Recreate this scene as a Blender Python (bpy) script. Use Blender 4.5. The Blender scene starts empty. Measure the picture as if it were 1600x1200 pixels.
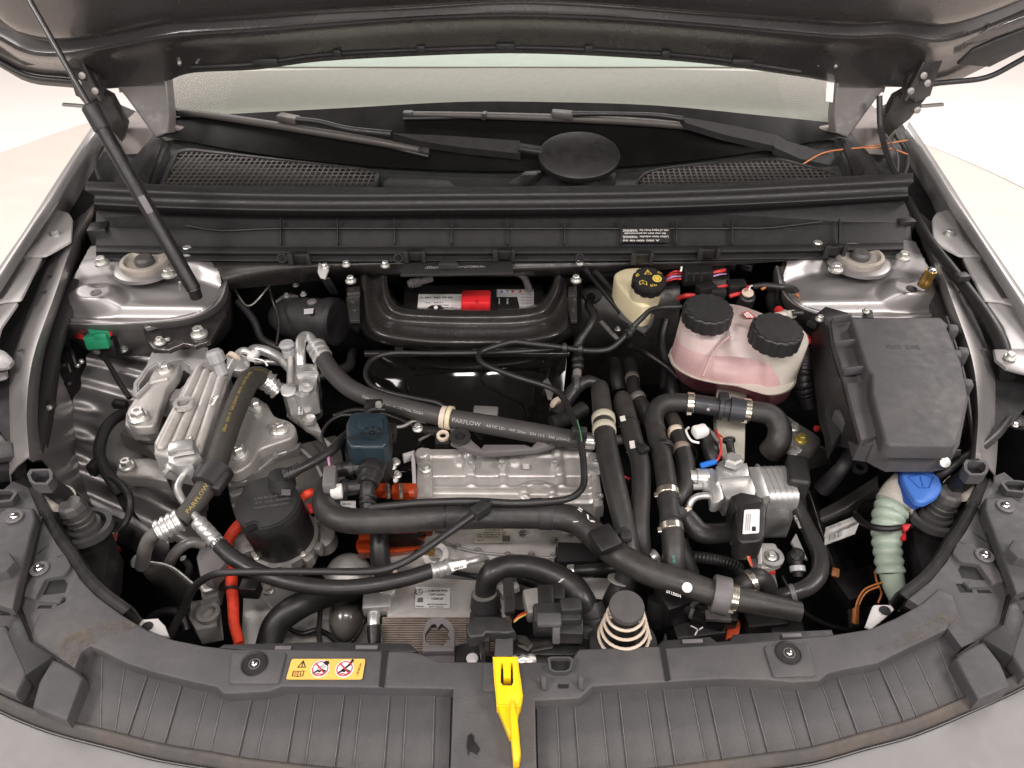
import bpy, bmesh, math, random
from mathutils import Vector, Matrix
from mathutils import geometry as geo
random.seed(7)
SC = bpy.context.scene
COL = SC.collection
V = Vector
# ---------------------------------------------------------------- camera
CAM = V((0, 0, 1.55)); PITCH = math.radians(40); F = 1193.0
cd = bpy.data.cameras.new('camera'); cam = bpy.data.objects.new('camera', cd); COL.objects.link(cam)
cam.location = CAM; cam.rotation_euler = (math.radians(90) - PITCH, 0, 0)
cd.sensor_width = 36; cd.lens = 36 * F / 1600; cd.clip_start = .02; cd.clip_end = 100
SC.camera = cam
# ---------------------------------------------------------------- world, lamps, exposure
w = bpy.data.worlds.new('World'); SC.world = w; w.use_nodes = True
w.node_tree.nodes['Background'].inputs[0].default_value = (1, .945, .93, 1)
w.node_tree.nodes['Background'].inputs[1].default_value = .12
SC.view_settings.view_transform = 'Standard'; SC.view_settings.look = 'None'
SC.view_settings.exposure = -.14; SC.view_settings.gamma = 1
SC.cycles.max_bounces = 6; SC.cycles.diffuse_bounces = 3; SC.cycles.glossy_bounces = 4
SC.cycles.caustics_reflective = False; SC.cycles.caustics_refractive = False
SC.cycles.use_denoising = True
def area(name, loc, target, sx, sy, power, col=(1, .935, .912)):
    l = bpy.data.lights.new(name, 'AREA'); l.shape = 'RECTANGLE'; l.size = sx; l.size_y = sy
    l.energy = power; l.color = col
    o = bpy.data.objects.new(name, l); COL.objects.link(o); o.location = loc
    d = V(target) - V(loc); o.rotation_euler = d.to_track_quat('-Z', 'Y').to_euler()
    return o
for x_, sx_, pw_ in ((-1.95, 1.0, 60), (-.25, .3, 15), (.25, .3, 15), (1.95, 1.0, 60)): area('ceiling_and_fill_lamp', (x_, -.55, 3.0), (x_ * .1, .8, .8), sx_, .6 if sx_ > .5 else .13, pw_)
area('ceiling_and_fill_lamp', (-3.4, 3.4, 3.4), (-2.6, 2.6, .0), 2.0, 2.5, 130)  # unseen fill lamp whitening the left floor and wall
area('ceiling_and_fill_lamp', (3.4, 3.4, 3.4), (2.6, 2.6, .0), 2.0, 2.5, 165)  # unseen fill for the right-hand floor and wall
area('ceiling_and_fill_lamp', (0, 3.6, 3.5), (0, 1.8, 1.0), 3.2, 1.4, 170)  # added lamp, out of view, to light the dashboard behind the glass
area('ceiling_and_fill_lamp', (0, -4.6, 2.9), (0, .6, .9), 4.0, 1.4, 170)  # added unseen lamp, gives the bright band reflected in the bonnet
# ---------------------------------------------------------------- pixel <-> place
FW = V((0, math.cos(PITCH), -math.sin(PITCH))); UP = V((0, math.sin(PITCH), math.cos(PITCH))); RT = V((1, 0, 0))
def ray(px, py): return RT * ((px - 800) / F) + UP * ((600 - py) / F) + FW
def W(px, py, z):
    d = ray(px, py); return CAM + d * ((z - CAM.z) / d.z)
def WY(px, py, y):
    d = ray(px, py); return CAM + d * (y / d.y)
def P(p): return p if isinstance(p, Vector) else W(*p)
def PS(pts): return [P(p) for p in pts]
def dep(v): return (v - CAM).dot(FW)
def mm(wpx, v): return wpx * dep(P(v)) / F           # pixels -> metres at a place
def MR(px, py, dx=0, dy=None): return (1570 + (py - 400) * .08 - px + dx, py - (14 if dy is None else dy))
# ---------------------------------------------------------------- materials
MATS = {}
def mat(name, col, rough=.5, metal=0, bump=0, bscale=400, var=.12, vscale=25, spec=.5, coat=0, sss=0, alpha=1, rvar=.1, trans=0, emit=0):
    m = bpy.data.materials.new(name); m.use_nodes = True; nt = m.node_tree; N = nt.nodes; L = nt.links
    b = N['Principled BSDF']
    tc = N.new('ShaderNodeTexCoord')
    n1 = N.new('ShaderNodeTexNoise'); n1.inputs['Scale'].default_value = vscale; n1.inputs['Detail'].default_value = 6
    n1.inputs['Roughness'].default_value = .65
    L.new(tc.outputs['Object'], n1.inputs['Vector'])
    mr = N.new('ShaderNodeMapRange'); mr.inputs[1].default_value = .3; mr.inputs[2].default_value = .7
    L.new(n1.outputs['Fac'], mr.inputs[0])
    mx = N.new('ShaderNodeMix'); mx.data_type = 'RGBA'
    c = V(col); lo = c * (1 - var); hi = c * (1 + var)
    mx.inputs[6].default_value = (*lo, 1); mx.inputs[7].default_value = (*[min(x, .95) for x in hi], 1)
    L.new(mr.outputs[0], mx.inputs[0]); L.new(mx.outputs[2], b.inputs['Base Color'])
    m2 = N.new('ShaderNodeMapRange'); m2.inputs[1].default_value = .3; m2.inputs[2].default_value = .7
    m2.inputs[3].default_value = max(rough - rvar, .02); m2.inputs[4].default_value = min(rough + rvar, 1)
    n2 = N.new('ShaderNodeTexNoise'); n2.inputs['Scale'].default_value = vscale * 3.3; n2.inputs['Detail'].default_value = 4
    L.new(tc.outputs['Object'], n2.inputs['Vector']); L.new(n2.outputs['Fac'], m2.inputs[0]); L.new(m2.outputs[0], b.inputs['Roughness'])
    b.inputs['Metallic'].default_value = metal
    b.inputs['Specular IOR Level'].default_value = spec
    b.inputs['Coat Weight'].default_value = coat; b.inputs['Coat Roughness'].default_value = .08
    if sss:
        b.inputs['Subsurface Weight'].default_value = sss; b.inputs['Subsurface Radius'].default_value = (.02, .012, .01)
    if trans: b.inputs['Transmission Weight'].default_value = trans
    if bump:
        n3 = N.new('ShaderNodeTexNoise'); n3.inputs['Scale'].default_value = bscale; n3.inputs['Detail'].default_value = 3
        L.new(tc.outputs['Object'], n3.inputs['Vector'])
        bp = N.new('ShaderNodeBump'); bp.inputs['Strength'].default_value = bump; bp.inputs['Distance'].default_value = .0012
        L.new(n3.outputs['Fac'], bp.inputs['Height']); L.new(bp.outputs[0], b.inputs['Normal'])
    MATS[name] = m
    return m
def dusty(m, amount=.35, col=(.32, .27, .21), scale=9):
    """dust lying in blotches on top of a material's own colour"""
    nt = m.node_tree; N = nt.nodes; L = nt.links; b = N['Principled BSDF']
    src = b.inputs['Base Color'].links[0].from_socket
    tc = N.new('ShaderNodeTexCoord'); n = N.new('ShaderNodeTexNoise'); n.inputs['Scale'].default_value = scale; n.inputs['Detail'].default_value = 9
    n.inputs['Roughness'].default_value = .7
    L.new(tc.outputs['Object'], n.inputs['Vector'])
    r = N.new('ShaderNodeMapRange'); r.inputs[1].default_value = .48; r.inputs[2].default_value = .8; r.inputs[3].default_value = 0; r.inputs[4].default_value = amount
    L.new(n.outputs['Fac'], r.inputs[0])
    mx = N.new('ShaderNodeMix'); mx.data_type = 'RGBA'; mx.inputs[7].default_value = (*col, 1)
    L.new(r.outputs[0], mx.inputs[0]); L.new(src, mx.inputs[6]); L.new(mx.outputs[2], b.inputs['Base Color'])
    return m
plastic = dusty(mat('grained black plastic', (.066, .0625, .0655), .62, bump=.35, bscale=700, var=.13), .34, (.18, .16, .14), 6)
trim = mat('black trim plastic', (.021, .020, .0205), .5, bump=.25, bscale=600)
dark = mat('dark plastic', (.012, .0112, .011), .45, bump=.15)
rubber = dusty(mat('hose rubber', (.020, .0185, .0175), .5, bump=.25, bscale=500, var=.2), .3, (.13, .11, .09), 14)
hosesm = mat('smooth hose rubber', (.017, .016, .0155), .43, bump=.1)
seal = mat('seal rubber and recess shade', (.020, .0192, .0192), .5, bump=.2)
void = mat('undershield and shade black', (.006, .006, .006), .7, var=.3)  # near-black, also painted in for shade in gutters, gaps and openings
blackpaint = mat('gloss black paint', (.005, .0046, .0044), .35, spec=.1, var=.2, rvar=.05, vscale=8)
cross = mat('satin black painted steel', (.026, .024, .0225), .3, var=.2, coat=.45, rvar=.05)
bodyin = dusty(mat('grey metallic body paint', (.32, .305, .30), .40, metal=.66, var=.05, vscale=9, coat=.15, rvar=.04), .25, (.26, .235, .21), 5)
bodyflat = dusty(mat('matt grey body primer', (.54, .52, .51), .45, metal=.1, var=.05, vscale=9), .2, (.4, .35, .31), 5)
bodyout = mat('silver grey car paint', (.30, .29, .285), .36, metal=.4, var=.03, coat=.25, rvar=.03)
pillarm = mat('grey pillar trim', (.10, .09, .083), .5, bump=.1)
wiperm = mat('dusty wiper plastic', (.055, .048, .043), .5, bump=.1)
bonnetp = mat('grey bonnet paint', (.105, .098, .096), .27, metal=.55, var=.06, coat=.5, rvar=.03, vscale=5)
alu = dusty(mat('cast aluminium', (.50, .475, .45), .47, metal=.5, bump=.3, bscale=260, var=.14), .5, (.2, .165, .125), 9)
alub = mat('machined aluminium', (.62, .61, .59), .36, metal=.75, bump=.05, bscale=150, var=.07)
alud = dusty(mat('dull die cast housing', (.27, .255, .24), .5, metal=.5, bump=.25, bscale=240, var=.14), .3, (.16, .14, .11), 7)
steel = mat('zinc plated steel', (.66, .65, .61), .4, metal=.75, var=.08)
clampm = mat('spring clamp steel', (.72, .66, .55), .24, metal=.95, bump=.05, var=.05)
chrome = mat('polished screw', (.75, .75, .75), .12, metal=1, var=.03, rvar=.04)
white = mat('white paper label', (.74, .72, .69), .5, var=.04)
cream = mat('cream plastic', (.62, .55, .36), .38, sss=.3, var=.08, vscale=12)
ptank = mat('milky tank plastic', (.52, .48, .42), .36, sss=.35, var=.05, vscale=10)
pink = mat('pink coolant behind plastic', (.45, .29, .285), .36, sss=.3, var=.14, vscale=9)
ptop = mat('pale pink tank plastic', (.46, .36, .34), .36, sss=.3, var=.08, vscale=9)
pinkd = mat('deep pink coolant behind plastic', (.36, .11, .14), .34, sss=.2, var=.16, vscale=14)
green = mat('green connector plastic', (.03, .3, .15), .4, var=.06)
red = mat('red plastic', (.62, .02, .025), .4, var=.06)
redw = mat('red wire', (.55, .035, .035), .42)
orange = mat('orange high voltage cable', (.60, .04, .011), .6, bump=.8, bscale=320, var=.2, vscale=160)
orangec = mat('orange connector plastic', (.37, .047, .010), .4, var=.12)
blue = mat('blue cap plastic', (.055, .16, .50), .45, bump=.1, var=.04)
bluew = mat('blue wire sleeve', (.02, .16, .6), .4)
yellow = mat('yellow latch plastic', (.84, .55, .004), .38, var=.03)
ylabel = mat('amber warning label', (.82, .47, .1), .45, var=.03)
neckm = mat('pale green bellows plastic', (.36, .43, .35), .38, sss=.25, var=.08, vscale=15)
petrol = mat('petrol blue plastic', (.013, .025, .034), .42, bump=.15, var=.1)
brass = mat('brass fitting', (.55, .33, .1), .28, metal=.9, var=.12)
beige = mat('beige spring paint', (.58, .48, .38), .4, var=.06)
copper = mat('orange tag string', (.5, .17, .05), .5)
greyp = mat('grey plastic', (.13, .12, .12), .5, bump=.2, var=.08)
ink = mat('black print', (.012, .012, .012), .5, var=0)
inkw = mat('white print', (.6, .58, .54), .5, var=0)
inky = mat('yellow print', (.62, .45, .08), .5, var=0)
inkd = mat('dull yellow print', (.30, .215, .05), .6, var=.15)
inkh = mat('dull white print', (.30, .285, .265), .6, var=.15)
inkr = mat('red print', (.5, .03, .06), .5, var=0)
inkg = mat('embossed grey print', (.105, .1, .098), .5, var=0)
clearp = mat('grey translucent plastic', (.34, .34, .34), .35, sss=.1, var=.06)
rub2 = mat('grey buffer rubber', (.07, .066, .064), .5, bump=.2)
ringm = dusty(mat('weathered strut mount', (.42, .38, .33), .5, metal=.4, bump=.4, bscale=180, var=.15), .5, (.2, .16, .12), 20)
fin = mat('radiator fin', (.36, .29, .25), .45, metal=.6, var=.15, vscale=60)
purple = mat('violet wire', (.45, .28, .5), .45)
floorm = mat('pale floor', (.74, .70, .665), .5, var=.02, vscale=3)
wallm = mat('white studio wall', (.82, .80, .78), .8, var=.01)
dashm = mat('grey dashboard', (.265, .232, .215), .7, bump=.15, var=.03)
shadem = mat('pale green sunshade', (.38, .405, .37), .7, var=.03)
# ---------------------------------------------------------------- object builders
ORG = {}
def new_obj(name, me, parent=None):
    o = bpy.data.objects.new(name, me); COL.objects.link(o)
    return o
def link(name, bm, m, parent=None, smooth=40):
    """one mesh object; vertices come in world space, the origin is set at the base"""
    bmesh.ops.recalc_face_normals(bm, faces=bm.faces[:])
    lo = V((1e9,) * 3); hi = V((-1e9,) * 3)
    for v in bm.verts:
        for i in range(3):
            lo[i] = min(lo[i], v.co[i]); hi[i] = max(hi[i], v.co[i])
    base = V(((lo.x + hi.x) / 2, (lo.y + hi.y) / 2, lo.z))
    for v in bm.verts: v.co -= base
    me = bpy.data.meshes.new(name); bm.to_mesh(me); bm.free()
    if smooth:
        me.polygons.foreach_set('use_smooth', [True] * len(me.polygons))
        me.set_sharp_from_angle(angle=math.radians(smooth))
    me.materials.append(m)
    o = bpy.data.objects.new(name, me); COL.objects.link(o)
    if parent is not None:
        o.parent = parent; o.location = base - ORG[parent]
    else: o.location = base
    ORG[o] = base
    return o
def tag(o, label, cat, group=None, kind=None):
    if label: o['label'] = label
    if cat: o['category'] = cat
    if group: o['group'] = group
    if kind: o['kind'] = kind
    return o
def thing(name, label, cat, at, group=None):
    o = bpy.data.objects.new(name, None); COL.objects.link(o); o.empty_display_size = .02
    a = P(at); o.location = a; ORG[o] = a.copy()
    return tag(o, label, cat, group)
def crom(pts, n=6):
    """Catmull-Rom through points"""
    if len(pts) < 3: return [pts[0].lerp(pts[-1], i / n) for i in range(n + 1)]
    q = [pts[0] * 2 - pts[1]] + list(pts) + [pts[-1] * 2 - pts[-2]]
    out = []
    for i in range(1, len(q) - 2):
        p0, p1, p2, p3 = q[i - 1:i + 3]
        for k in range(n):
            t = k / n
            out.append(.5 * ((2 * p1) + (p2 - p0) * t + (2 * p0 - 5 * p1 + 4 * p2 - p3) * t * t + (3 * p1 - p0 - 3 * p2 + p3) * t ** 3))
    out.append(q[-2].copy())
    return out
def bm_tube(bm, pts, rad, n=14, cap=True):
    """rad: number or list with one radius per point"""
    if not isinstance(rad, (list, tuple)): rad = [rad] * len(pts)
    rings = []; nrm = None
    for i, p in enumerate(pts):
        t = (pts[min(i + 1, len(pts) - 1)] - pts[max(i - 1, 0)]).normalized()
        if nrm is None:
            a = V((0, 0, 1)) if abs(t.z) < .9 else V((1, 0, 0)); nrm = t.cross(a).normalized()
        else:
            nrm = (nrm - t * nrm.dot(t)).normalized()
        b = t.cross(nrm)
        rings.append([bm.verts.new(p + (nrm * math.cos(6.28318 * k / n) + b * math.sin(6.28318 * k / n)) * rad[i]) for k in range(n)])
    for r0, r1 in zip(rings, rings[1:]):
        for k in range(n): bm.faces.new((r0[k], r0[(k + 1) % n], r1[(k + 1) % n], r1[k]))
    if cap: bm.faces.new(rings[0][::-1]); bm.faces.new(rings[-1])
    return rings
def curve_of(pts, n=6): return crom(PS(pts), n)
def tube(name, pts, wpx, m, parent=None, n=14, seg=6, ripple=0, smooth=50):
    """hose through (px, py, height) points, wpx = width in photo pixels (one or per point)"""
    c = PS(pts)
    if isinstance(wpx, (list, tuple)): rr = [mm(wq, p) / 2 for wq, p in zip(wpx, c)]
    else: r0 = sum(mm(wpx, p) for p in c) / len(c) / 2; rr = [r0] * len(c)
    cc = crom(c, seg); nr = len(cc)
    ra = []
    for i in range(nr):
        t = i / (nr - 1) * (len(c) - 1); k = min(int(t), len(c) - 2); ra.append(rr[k] + (rr[k + 1] - rr[k]) * (t - k))
    if ripple:                                          # bellows: resample by length
        L = [0]
        for a, b in zip(cc, cc[1:]): L.append(L[-1] + (b - a).length)
        cnt = max(8, int(L[-1] / ripple * 4)); q = []; r2 = []
        for i in range(cnt + 1):
            s = L[-1] * i / cnt; k = max(0, min(len(L) - 2, next((j for j in range(len(L) - 1) if L[j + 1] >= s), len(L) - 2)))
            f = (s - L[k]) / max(L[k + 1] - L[k], 1e-9); q.append(cc[k].lerp(cc[k + 1], f))
            r2.append((ra[k] + (ra[k + 1] - ra[k]) * f) * (1, .95, .86, .95)[i % 4])
        cc, ra = q, r2
    bm = bmesh.new(); bm_tube(bm, cc, ra, n)
    return link(name, bm, m, parent, smooth)
def bm_lathe(bm, o, ax, prof, n=24, sx=1.0, hexn=0, ref=None):
    """profile of (distance along axis, radius)"""
    ax = V(ax).normalized(); a = V((0, 0, 1)) if abs(ax.z) < .9 else V((1, 0, 0))
    u = (V(ref) - ax * V(ref).dot(ax)).normalized() if ref is not None else a.cross(ax).normalized(); v = ax.cross(u)
    rings = []
    for h, r in prof:
        rings.append([bm.verts.new(o + ax * h + (u * math.cos(6.28318 * k / n) * sx + v * math.sin(6.28318 * k / n)) * max(r, 1e-5)) for k in range(n)])
    for r0, r1 in zip(rings, rings[1:]):
        for k in range(n): bm.faces.new((r0[k], r0[(k + 1) % n], r1[(k + 1) % n], r1[k]))
    bm.faces.new(rings[0][::-1]); bm.faces.new(rings[-1])
def lathe(name, o, ax, prof, m, parent=None, n=24, sx=1.0, smooth=35, ref=None):
    bm = bmesh.new(); bm_lathe(bm, P(o), ax, prof, n, sx, ref=ref)
    return link(name, bm, m, parent, smooth)
def bm_plate(bm, pts, ext, holes=()):
    loops = []
    for L in [pts] + list(holes):
        vs = [bm.verts.new(p) for p in L]; loops.append(vs)
    if holes:
        es = []
        for vs in loops:
            for a, b in zip(vs, vs[1:] + vs[:1]): es.append(bm.edges.new((a, b)))
        n = geo.normal(pts) if len(pts) > 2 else V((0, 0, 1))
        r = bmesh.ops.triangle_fill(bm, use_beauty=True, use_dissolve=False, edges=es, normal=n)
        fs = [g for g in r['geom'] if isinstance(g, bmesh.types.BMFace)]
    else:
        fs = [bm.faces.new(loops[0])]
    top = set(fs)
    if ext is not None:
        r = bmesh.ops.extrude_face_region(bm, geom=fs, use_keep_orig=True)
        bmesh.ops.translate(bm, verts=[g for g in r['geom'] if isinstance(g, bmesh.types.BMVert)], vec=ext)
    return [e for vs in loops for e in [bm.edges.get((a, b)) for a, b in zip(vs, vs[1:] + vs[:1])] if e], loops
def plate(name, pts, thick, m, parent=None, bev=.0015, holes=(), ext=None, seg=2, smooth=40, rnd=0):
    """solid slab: polygon of (px, py, z), thickness downward (metres)"""
    p = PS(pts)
    if rnd: p = round_poly(p, rnd)
    hs = [PS(h) for h in holes]
    bm = bmesh.new(); e, loops = bm_plate(bm, p, ext if ext is not None else V((0, 0, -thick)), hs)
    if bev: bmesh.ops.bevel(bm, geom=e, offset=bev, segments=seg, affect='EDGES', clamp_overlap=True, profile=.5)
    return link(name, bm, m, parent, smooth)
def round_poly(p, r, k=4):
    out = []; n = len(p)
    for i in range(n):
        a, b, c = p[i - 1], p[i], p[(i + 1) % n]
        d1 = a - b; d2 = c - b; q = min(r, d1.length * .45, d2.length * .45)
        s = b + d1.normalized() * q; e = b + d2.normalized() * q
        for j in range(k + 1):
            t = j / k; out.append(s.lerp(b, t).lerp(b.lerp(e, t), t))
    return out
def bm_box(bm, c, s, R=None, bev=0, seg=2):
    r = bmesh.ops.create_cube(bm, size=1); vs = r['verts']
    M = Matrix.Translation(c) @ ((R.to_4x4()) if R else Matrix()) @ Matrix.Diagonal((*s, 1))
    bmesh.ops.transform(bm, matrix=M, verts=vs)
    if bev:
        es = list({e for v in vs for e in v.link_edges}); bmesh.ops.bevel(bm, geom=es, offset=bev, segments=seg, affect='EDGES', clamp_overlap=True, profile=.5)
def rot(z=0, x=0, y=0): return Matrix.Rotation(math.radians(z), 3, 'Z') @ Matrix.Rotation(math.radians(x), 3, 'X') @ Matrix.Rotation(math.radians(y), 3, 'Y')
def axes(u, v):
    """rotation whose x is u and y is (about) v"""
    x = V(u).normalized(); z = x.cross(V(v)).normalized(); y = z.cross(x)
    return Matrix((x, y, z)).transposed()
def box(name, c, s, m, parent=None, R=None, bev=.002, seg=2):
    bm = bmesh.new(); bm_box(bm, P(c), s, R, bev, seg); return link(name, bm, m, parent)
def bar(name, a, b, wd, h, m, parent=None, bev=.0015, up=(0, 0, 1)):
    a = P(a); b = P(b); d = b - a; R = axes(d, V(up).cross(d)); bm = bmesh.new()
    bm_box(bm, (a + b) / 2, (d.length, wd, h), R, bev); return link(name, bm, m, parent)
def sheet(name, rows, m, parent=None, nu=5, nv=5, thick=.002, smooth=60):
    """smooth skin through a grid of control points"""
    R = [crom(PS(r), nu) for r in rows]; cols = list(zip(*R)); G = [crom(list(c), nv) for c in cols]
    bm = bmesh.new(); vs = [[bm.verts.new(p) for p in c] for c in G]
    for a, b in zip(vs, vs[1:]):
        for k in range(len(a) - 1): bm.faces.new((a[k], b[k], b[k + 1], a[k + 1]))
    if thick:
        bmesh.ops.recalc_face_normals(bm, faces=bm.faces[:])
        bmesh.ops.solidify(bm, geom=bm.faces[:], thickness=thick)
    return link(name, bm, m, parent, smooth)
def inside(x, y, poly):
    c = False; j = len(poly) - 1
    for i in range(len(poly)):
        xi, yi = poly[i]; xj, yj = poly[j]
        if (yi > y) != (yj > y) and x < (xj - xi) * (y - yi) / (yj - yi) + xi: c = not c
        j = i
    return c
def relief(name, corners, nu, nv, f, m, parent=None, thick=.002, smooth=75):
    """pressed sheet metal: bilinear patch a-b (top), d-c (bottom) raised along its normal by f(u, v) in mm"""
    a, b, c, d = PS(corners); n = (b - a).cross(d - a).normalized()
    if n.z < 0: n = -n
    bm = bmesh.new(); g = []
    for j in range(nv + 1):
        v = j / nv; row = []
        for i in range(nu + 1):
            u = i / nu; p = a.lerp(b, u).lerp(d.lerp(c, u), v); row.append(bm.verts.new(p + n * f(u, v) * .001))
        g.append(row)
    for j in range(nv):
        for i in range(nu): bm.faces.new((g[j][i], g[j][i + 1], g[j + 1][i + 1], g[j + 1][i]))
    if thick:
        bmesh.ops.recalc_face_normals(bm, faces=bm.faces[:]); bmesh.ops.solidify(bm, geom=bm.faces[:], thickness=thick)
    return link(name, bm, m, parent, smooth)
def sstep(a, b, x):
    t = max(0, min(1, (x - a) / (b - a))); return t * t * (3 - 2 * t)
def bump2(u, v, cu, cv, ru, rv, soft=.4):
    d = math.sqrt(((u - cu) / ru) ** 2 + ((v - cv) / rv) ** 2); return 1 - sstep(1 - soft, 1, d)
def bolt(at, parent, dpx=20, ax=(0, 0, 1), m=None, flange=True, name='bolt', torx=False):
    """flanged hexagon bolt, dpx = flange diameter in pixels"""
    o = P(at); r = mm(dpx, o) / 2; ax = V(ax).normalized(); bm = bmesh.new()
    if flange: bm_lathe(bm, o - ax * r * .25, ax, [(0, r), (r * .3, r), (r * .45, r * .8)], 20)
    bm_lathe(bm, o, ax, [(0, r * .66), (r * .75, r * .66), (r * .86, r * .56)] + ([(r * .86, r * .3), (r * .5, r * .28)] if torx else []), 6, ref=(random.random() - .5, random.random() - .5, .1))
    return link(name, bm, m or steel, parent, 30)
def screw(at, parent, dpx=26, name='screw', dusth=True):
    """pan screw in a round washer"""
    o = P(at); r = mm(dpx, o) / 2
    wsh = lathe('washer', o, (0, 0, 1), [(0, r), (r * .12, r), (r * .2, r * .85), (r * .1, r * .62)], greyp, parent, 24)
    return lathe(name, o, (0, 0, 1), [(0, r * .58), (r * .28, r * .56), (r * .5, r * .36), (r * .55, r * .05)], chrome, parent, 18, smooth=60)
def text(s, at, to, hpx, m, parent, name='lettering', off=.0006, up=None, align=0, flip=False, bold=0):
    """flat lettering starting at one photo point and reading towards another; up = a third point above the line"""
    a = P(at); b = P(to); u = (b - a).normalized()
    if up is not None: vv = P(up) - a
    else: vv = V((0, 1, 0)) if abs(u.x) > abs(u.y) else V((-1 if u.y > 0 else 1, 0, 0))
    n = u.cross(vv).normalized(); v = n.cross(u)
    if (CAM - a).dot(n) < 0: n = -n
    c = bpy.data.curves.new('lettering', 'FONT'); c.body = s; c.size = 1; c.resolution_u = 2; c.offset = bold or (.018 if m in (ink, inkw) else 0)
    ob = bpy.data.objects.new('tmp', c); COL.objects.link(ob); bpy.context.view_layer.update()
    me = bpy.data.meshes.new_from_object(ob.evaluated_get(bpy.context.evaluated_depsgraph_get()))
    bpy.data.objects.remove(ob); bpy.data.curves.remove(c)
    bm = bmesh.new(); bm.from_mesh(me); bpy.data.meshes.remove(me)
    xs = [q.co.x for q in bm.verts] or [0, 1]; L = (b - a).length; k = L / max(max(xs) - min(xs), 1e-6); h = mm(hpx, a) / .72
    for q in bm.verts:
        x = (q.co.x - min(xs)) * k; y = q.co.y * h; q.co = a + u * x + v * y + n * off
    return link(name, bm, m, parent, 0)
def flat(name, pts, m, parent, th=.0005, rnd=0):
    """sticker: thin slab lying on a surface"""
    p = PS(pts)
    n = geo.normal(p)
    if (CAM - p[0]).dot(n) < 0: n = -n
    if rnd: p = round_poly(p, rnd, 3)
    bm = bmesh.new(); bm_plate(bm, [q + n * th for q in p], n * (-th)); return link(name, bm, m, parent, 30)
def ring(name, c, ax, ro, ri, h, m, parent=None, n=24, sx=1.0, ref=None):
    """open band round an axis"""
    bm = bmesh.new(); o = P(c); ax = V(ax).normalized(); a = V((0, 0, 1)) if abs(ax.z) < .9 else V((1, 0, 0))
    u = (V(ref) - ax * V(ref).dot(ax)).normalized() if ref is not None else a.cross(ax).normalized(); v = ax.cross(u); R = []
    for hh, r in ((-h / 2, ri), (-h / 2, ro), (h / 2, ro), (h / 2, ri)):
        R.append([bm.verts.new(o + ax * hh + (u * math.cos(6.28318 * k / n) * sx + v * math.sin(6.28318 * k / n)) * r) for k in range(n)])
    for r0, r1 in zip(R, R[1:] + R[:1]):
        for k in range(n): bm.faces.new((r0[k], r0[(k + 1) % n], r1[(k + 1) % n], r1[k]))
    return link(name, bm, m, parent, 35)
def clamp(c, d, wpx, lpx, parent, m=None, name='hose_clamp', ear=True):
    """band clamp round a hose: centre, a point the hose runs to, hose width and band length in pixels"""
    o = P(c); ax = (P(d) - o).normalized(); r = mm(wpx, o) / 2; h = mm(lpx, o)
    bm = bmesh.new()
    bm_lathe(bm, o - ax * h / 2, ax, [(0, r), (h * .08, r * 1.04), (h * .92, r * 1.04), (h, r)], 24)
    if ear:
        s = ax.cross(CAM - o).normalized(); tdir = (CAM - o).normalized()
        bm_box(bm, o + (s * .9 + tdir * .45).normalized() * r * 1.08, (h * .7, r * .35, r * .22), axes(ax, s), .0005, 1)
    return link(name, bm, m or clampm, parent, 35)

def curvetext(s, pts, f0, f1, wpx, hpx, m, par, shift=0, side=1):
    """print following a hose: pts = the hose's own points, f0..f1 = share of its length, wrapped round its skin"""
    cc = crom(PS(pts), 10); L = [0]
    for a, b in zip(cc, cc[1:]): L.append(L[-1] + (b - a).length)
    def pos(f):
        q = f * L[-1]; k = max(0, min(len(L) - 2, next((i for i in range(len(L) - 1) if L[i + 1] >= q), len(L) - 2)))
        t = (q - L[k]) / max(L[k + 1] - L[k], 1e-9); return cc[k].lerp(cc[k + 1], t), (cc[min(k + 2, len(cc) - 1)] - cc[max(k - 1, 0)]).normalized()
    c = bpy.data.curves.new('lettering', 'FONT'); c.body = s; c.size = 1; c.resolution_u = 2; c.offset = .012
    ob = bpy.data.objects.new('tmp', c); COL.objects.link(ob); bpy.context.view_layer.update()
    me = bpy.data.meshes.new_from_object(ob.evaluated_get(bpy.context.evaluated_depsgraph_get()))
    bpy.data.objects.remove(ob); bpy.data.curves.remove(c)
    bm = bmesh.new(); bm.from_mesh(me); bpy.data.meshes.remove(me)
    x0 = min(q.co.x for q in bm.verts); x1 = max(q.co.x for q in bm.verts); p0, _ = pos((f0 + f1) / 2); r = mm(wpx, p0) / 2 + .0009; h = mm(hpx, p0) / .72
    for q in bm.verts:
        p, d = pos(f0 + (f1 - f0) * (q.co.x - x0) / (x1 - x0)); n = ((CAM - p) - d * (CAM - p).dot(d)).normalized(); v = n.cross(d) * side
        a = (q.co.y * h + mm(shift, p)) / r; q.co = p + n * (r * math.cos(a)) + v * (r * math.sin(a))
    return link('lettering', bm, m, par, 0)
# ================================================================ setting
def struct(o): o['kind'] = 'structure'; return o
bm = bmesh.new(); bm_lathe(bm, V((0, 1.5, -.05)), (0, 0, 1), [(0, 14), (.05, 14)], 64); struct(link('floor', bm, floorm))
bm = bmesh.new(); bm_lathe(bm, V((-.19, 2.28, .002)), (0, 0, 1), [(0, 2.64), (.02, 2.64), (.026, 2.625)], 160); struct(link('turntable_floor', bm, mat('cream turntable floor', (.66, .59, .53), .5, var=.02, vscale=3)))
struct(ring('turntable_gap', V((-.19, 2.28, .006)), (0, 0, 1), 2.675, 2.641, .006, mat('grey floor joint', (.09, .08, .07), .8), None, 160))
bm = bmesh.new()                                        # cyclorama behind and round the turntable
R = []
for r, z in ((6.2, 0), (6.9, .12), (7.3, .5), (7.45, 1.2), (7.5, 4.2)):
    R.append([bm.verts.new((r * math.cos(a), 2.1 + r * math.sin(a), z)) for a in [math.radians(-35 + 250 * i / 72) for i in range(73)]])
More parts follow.
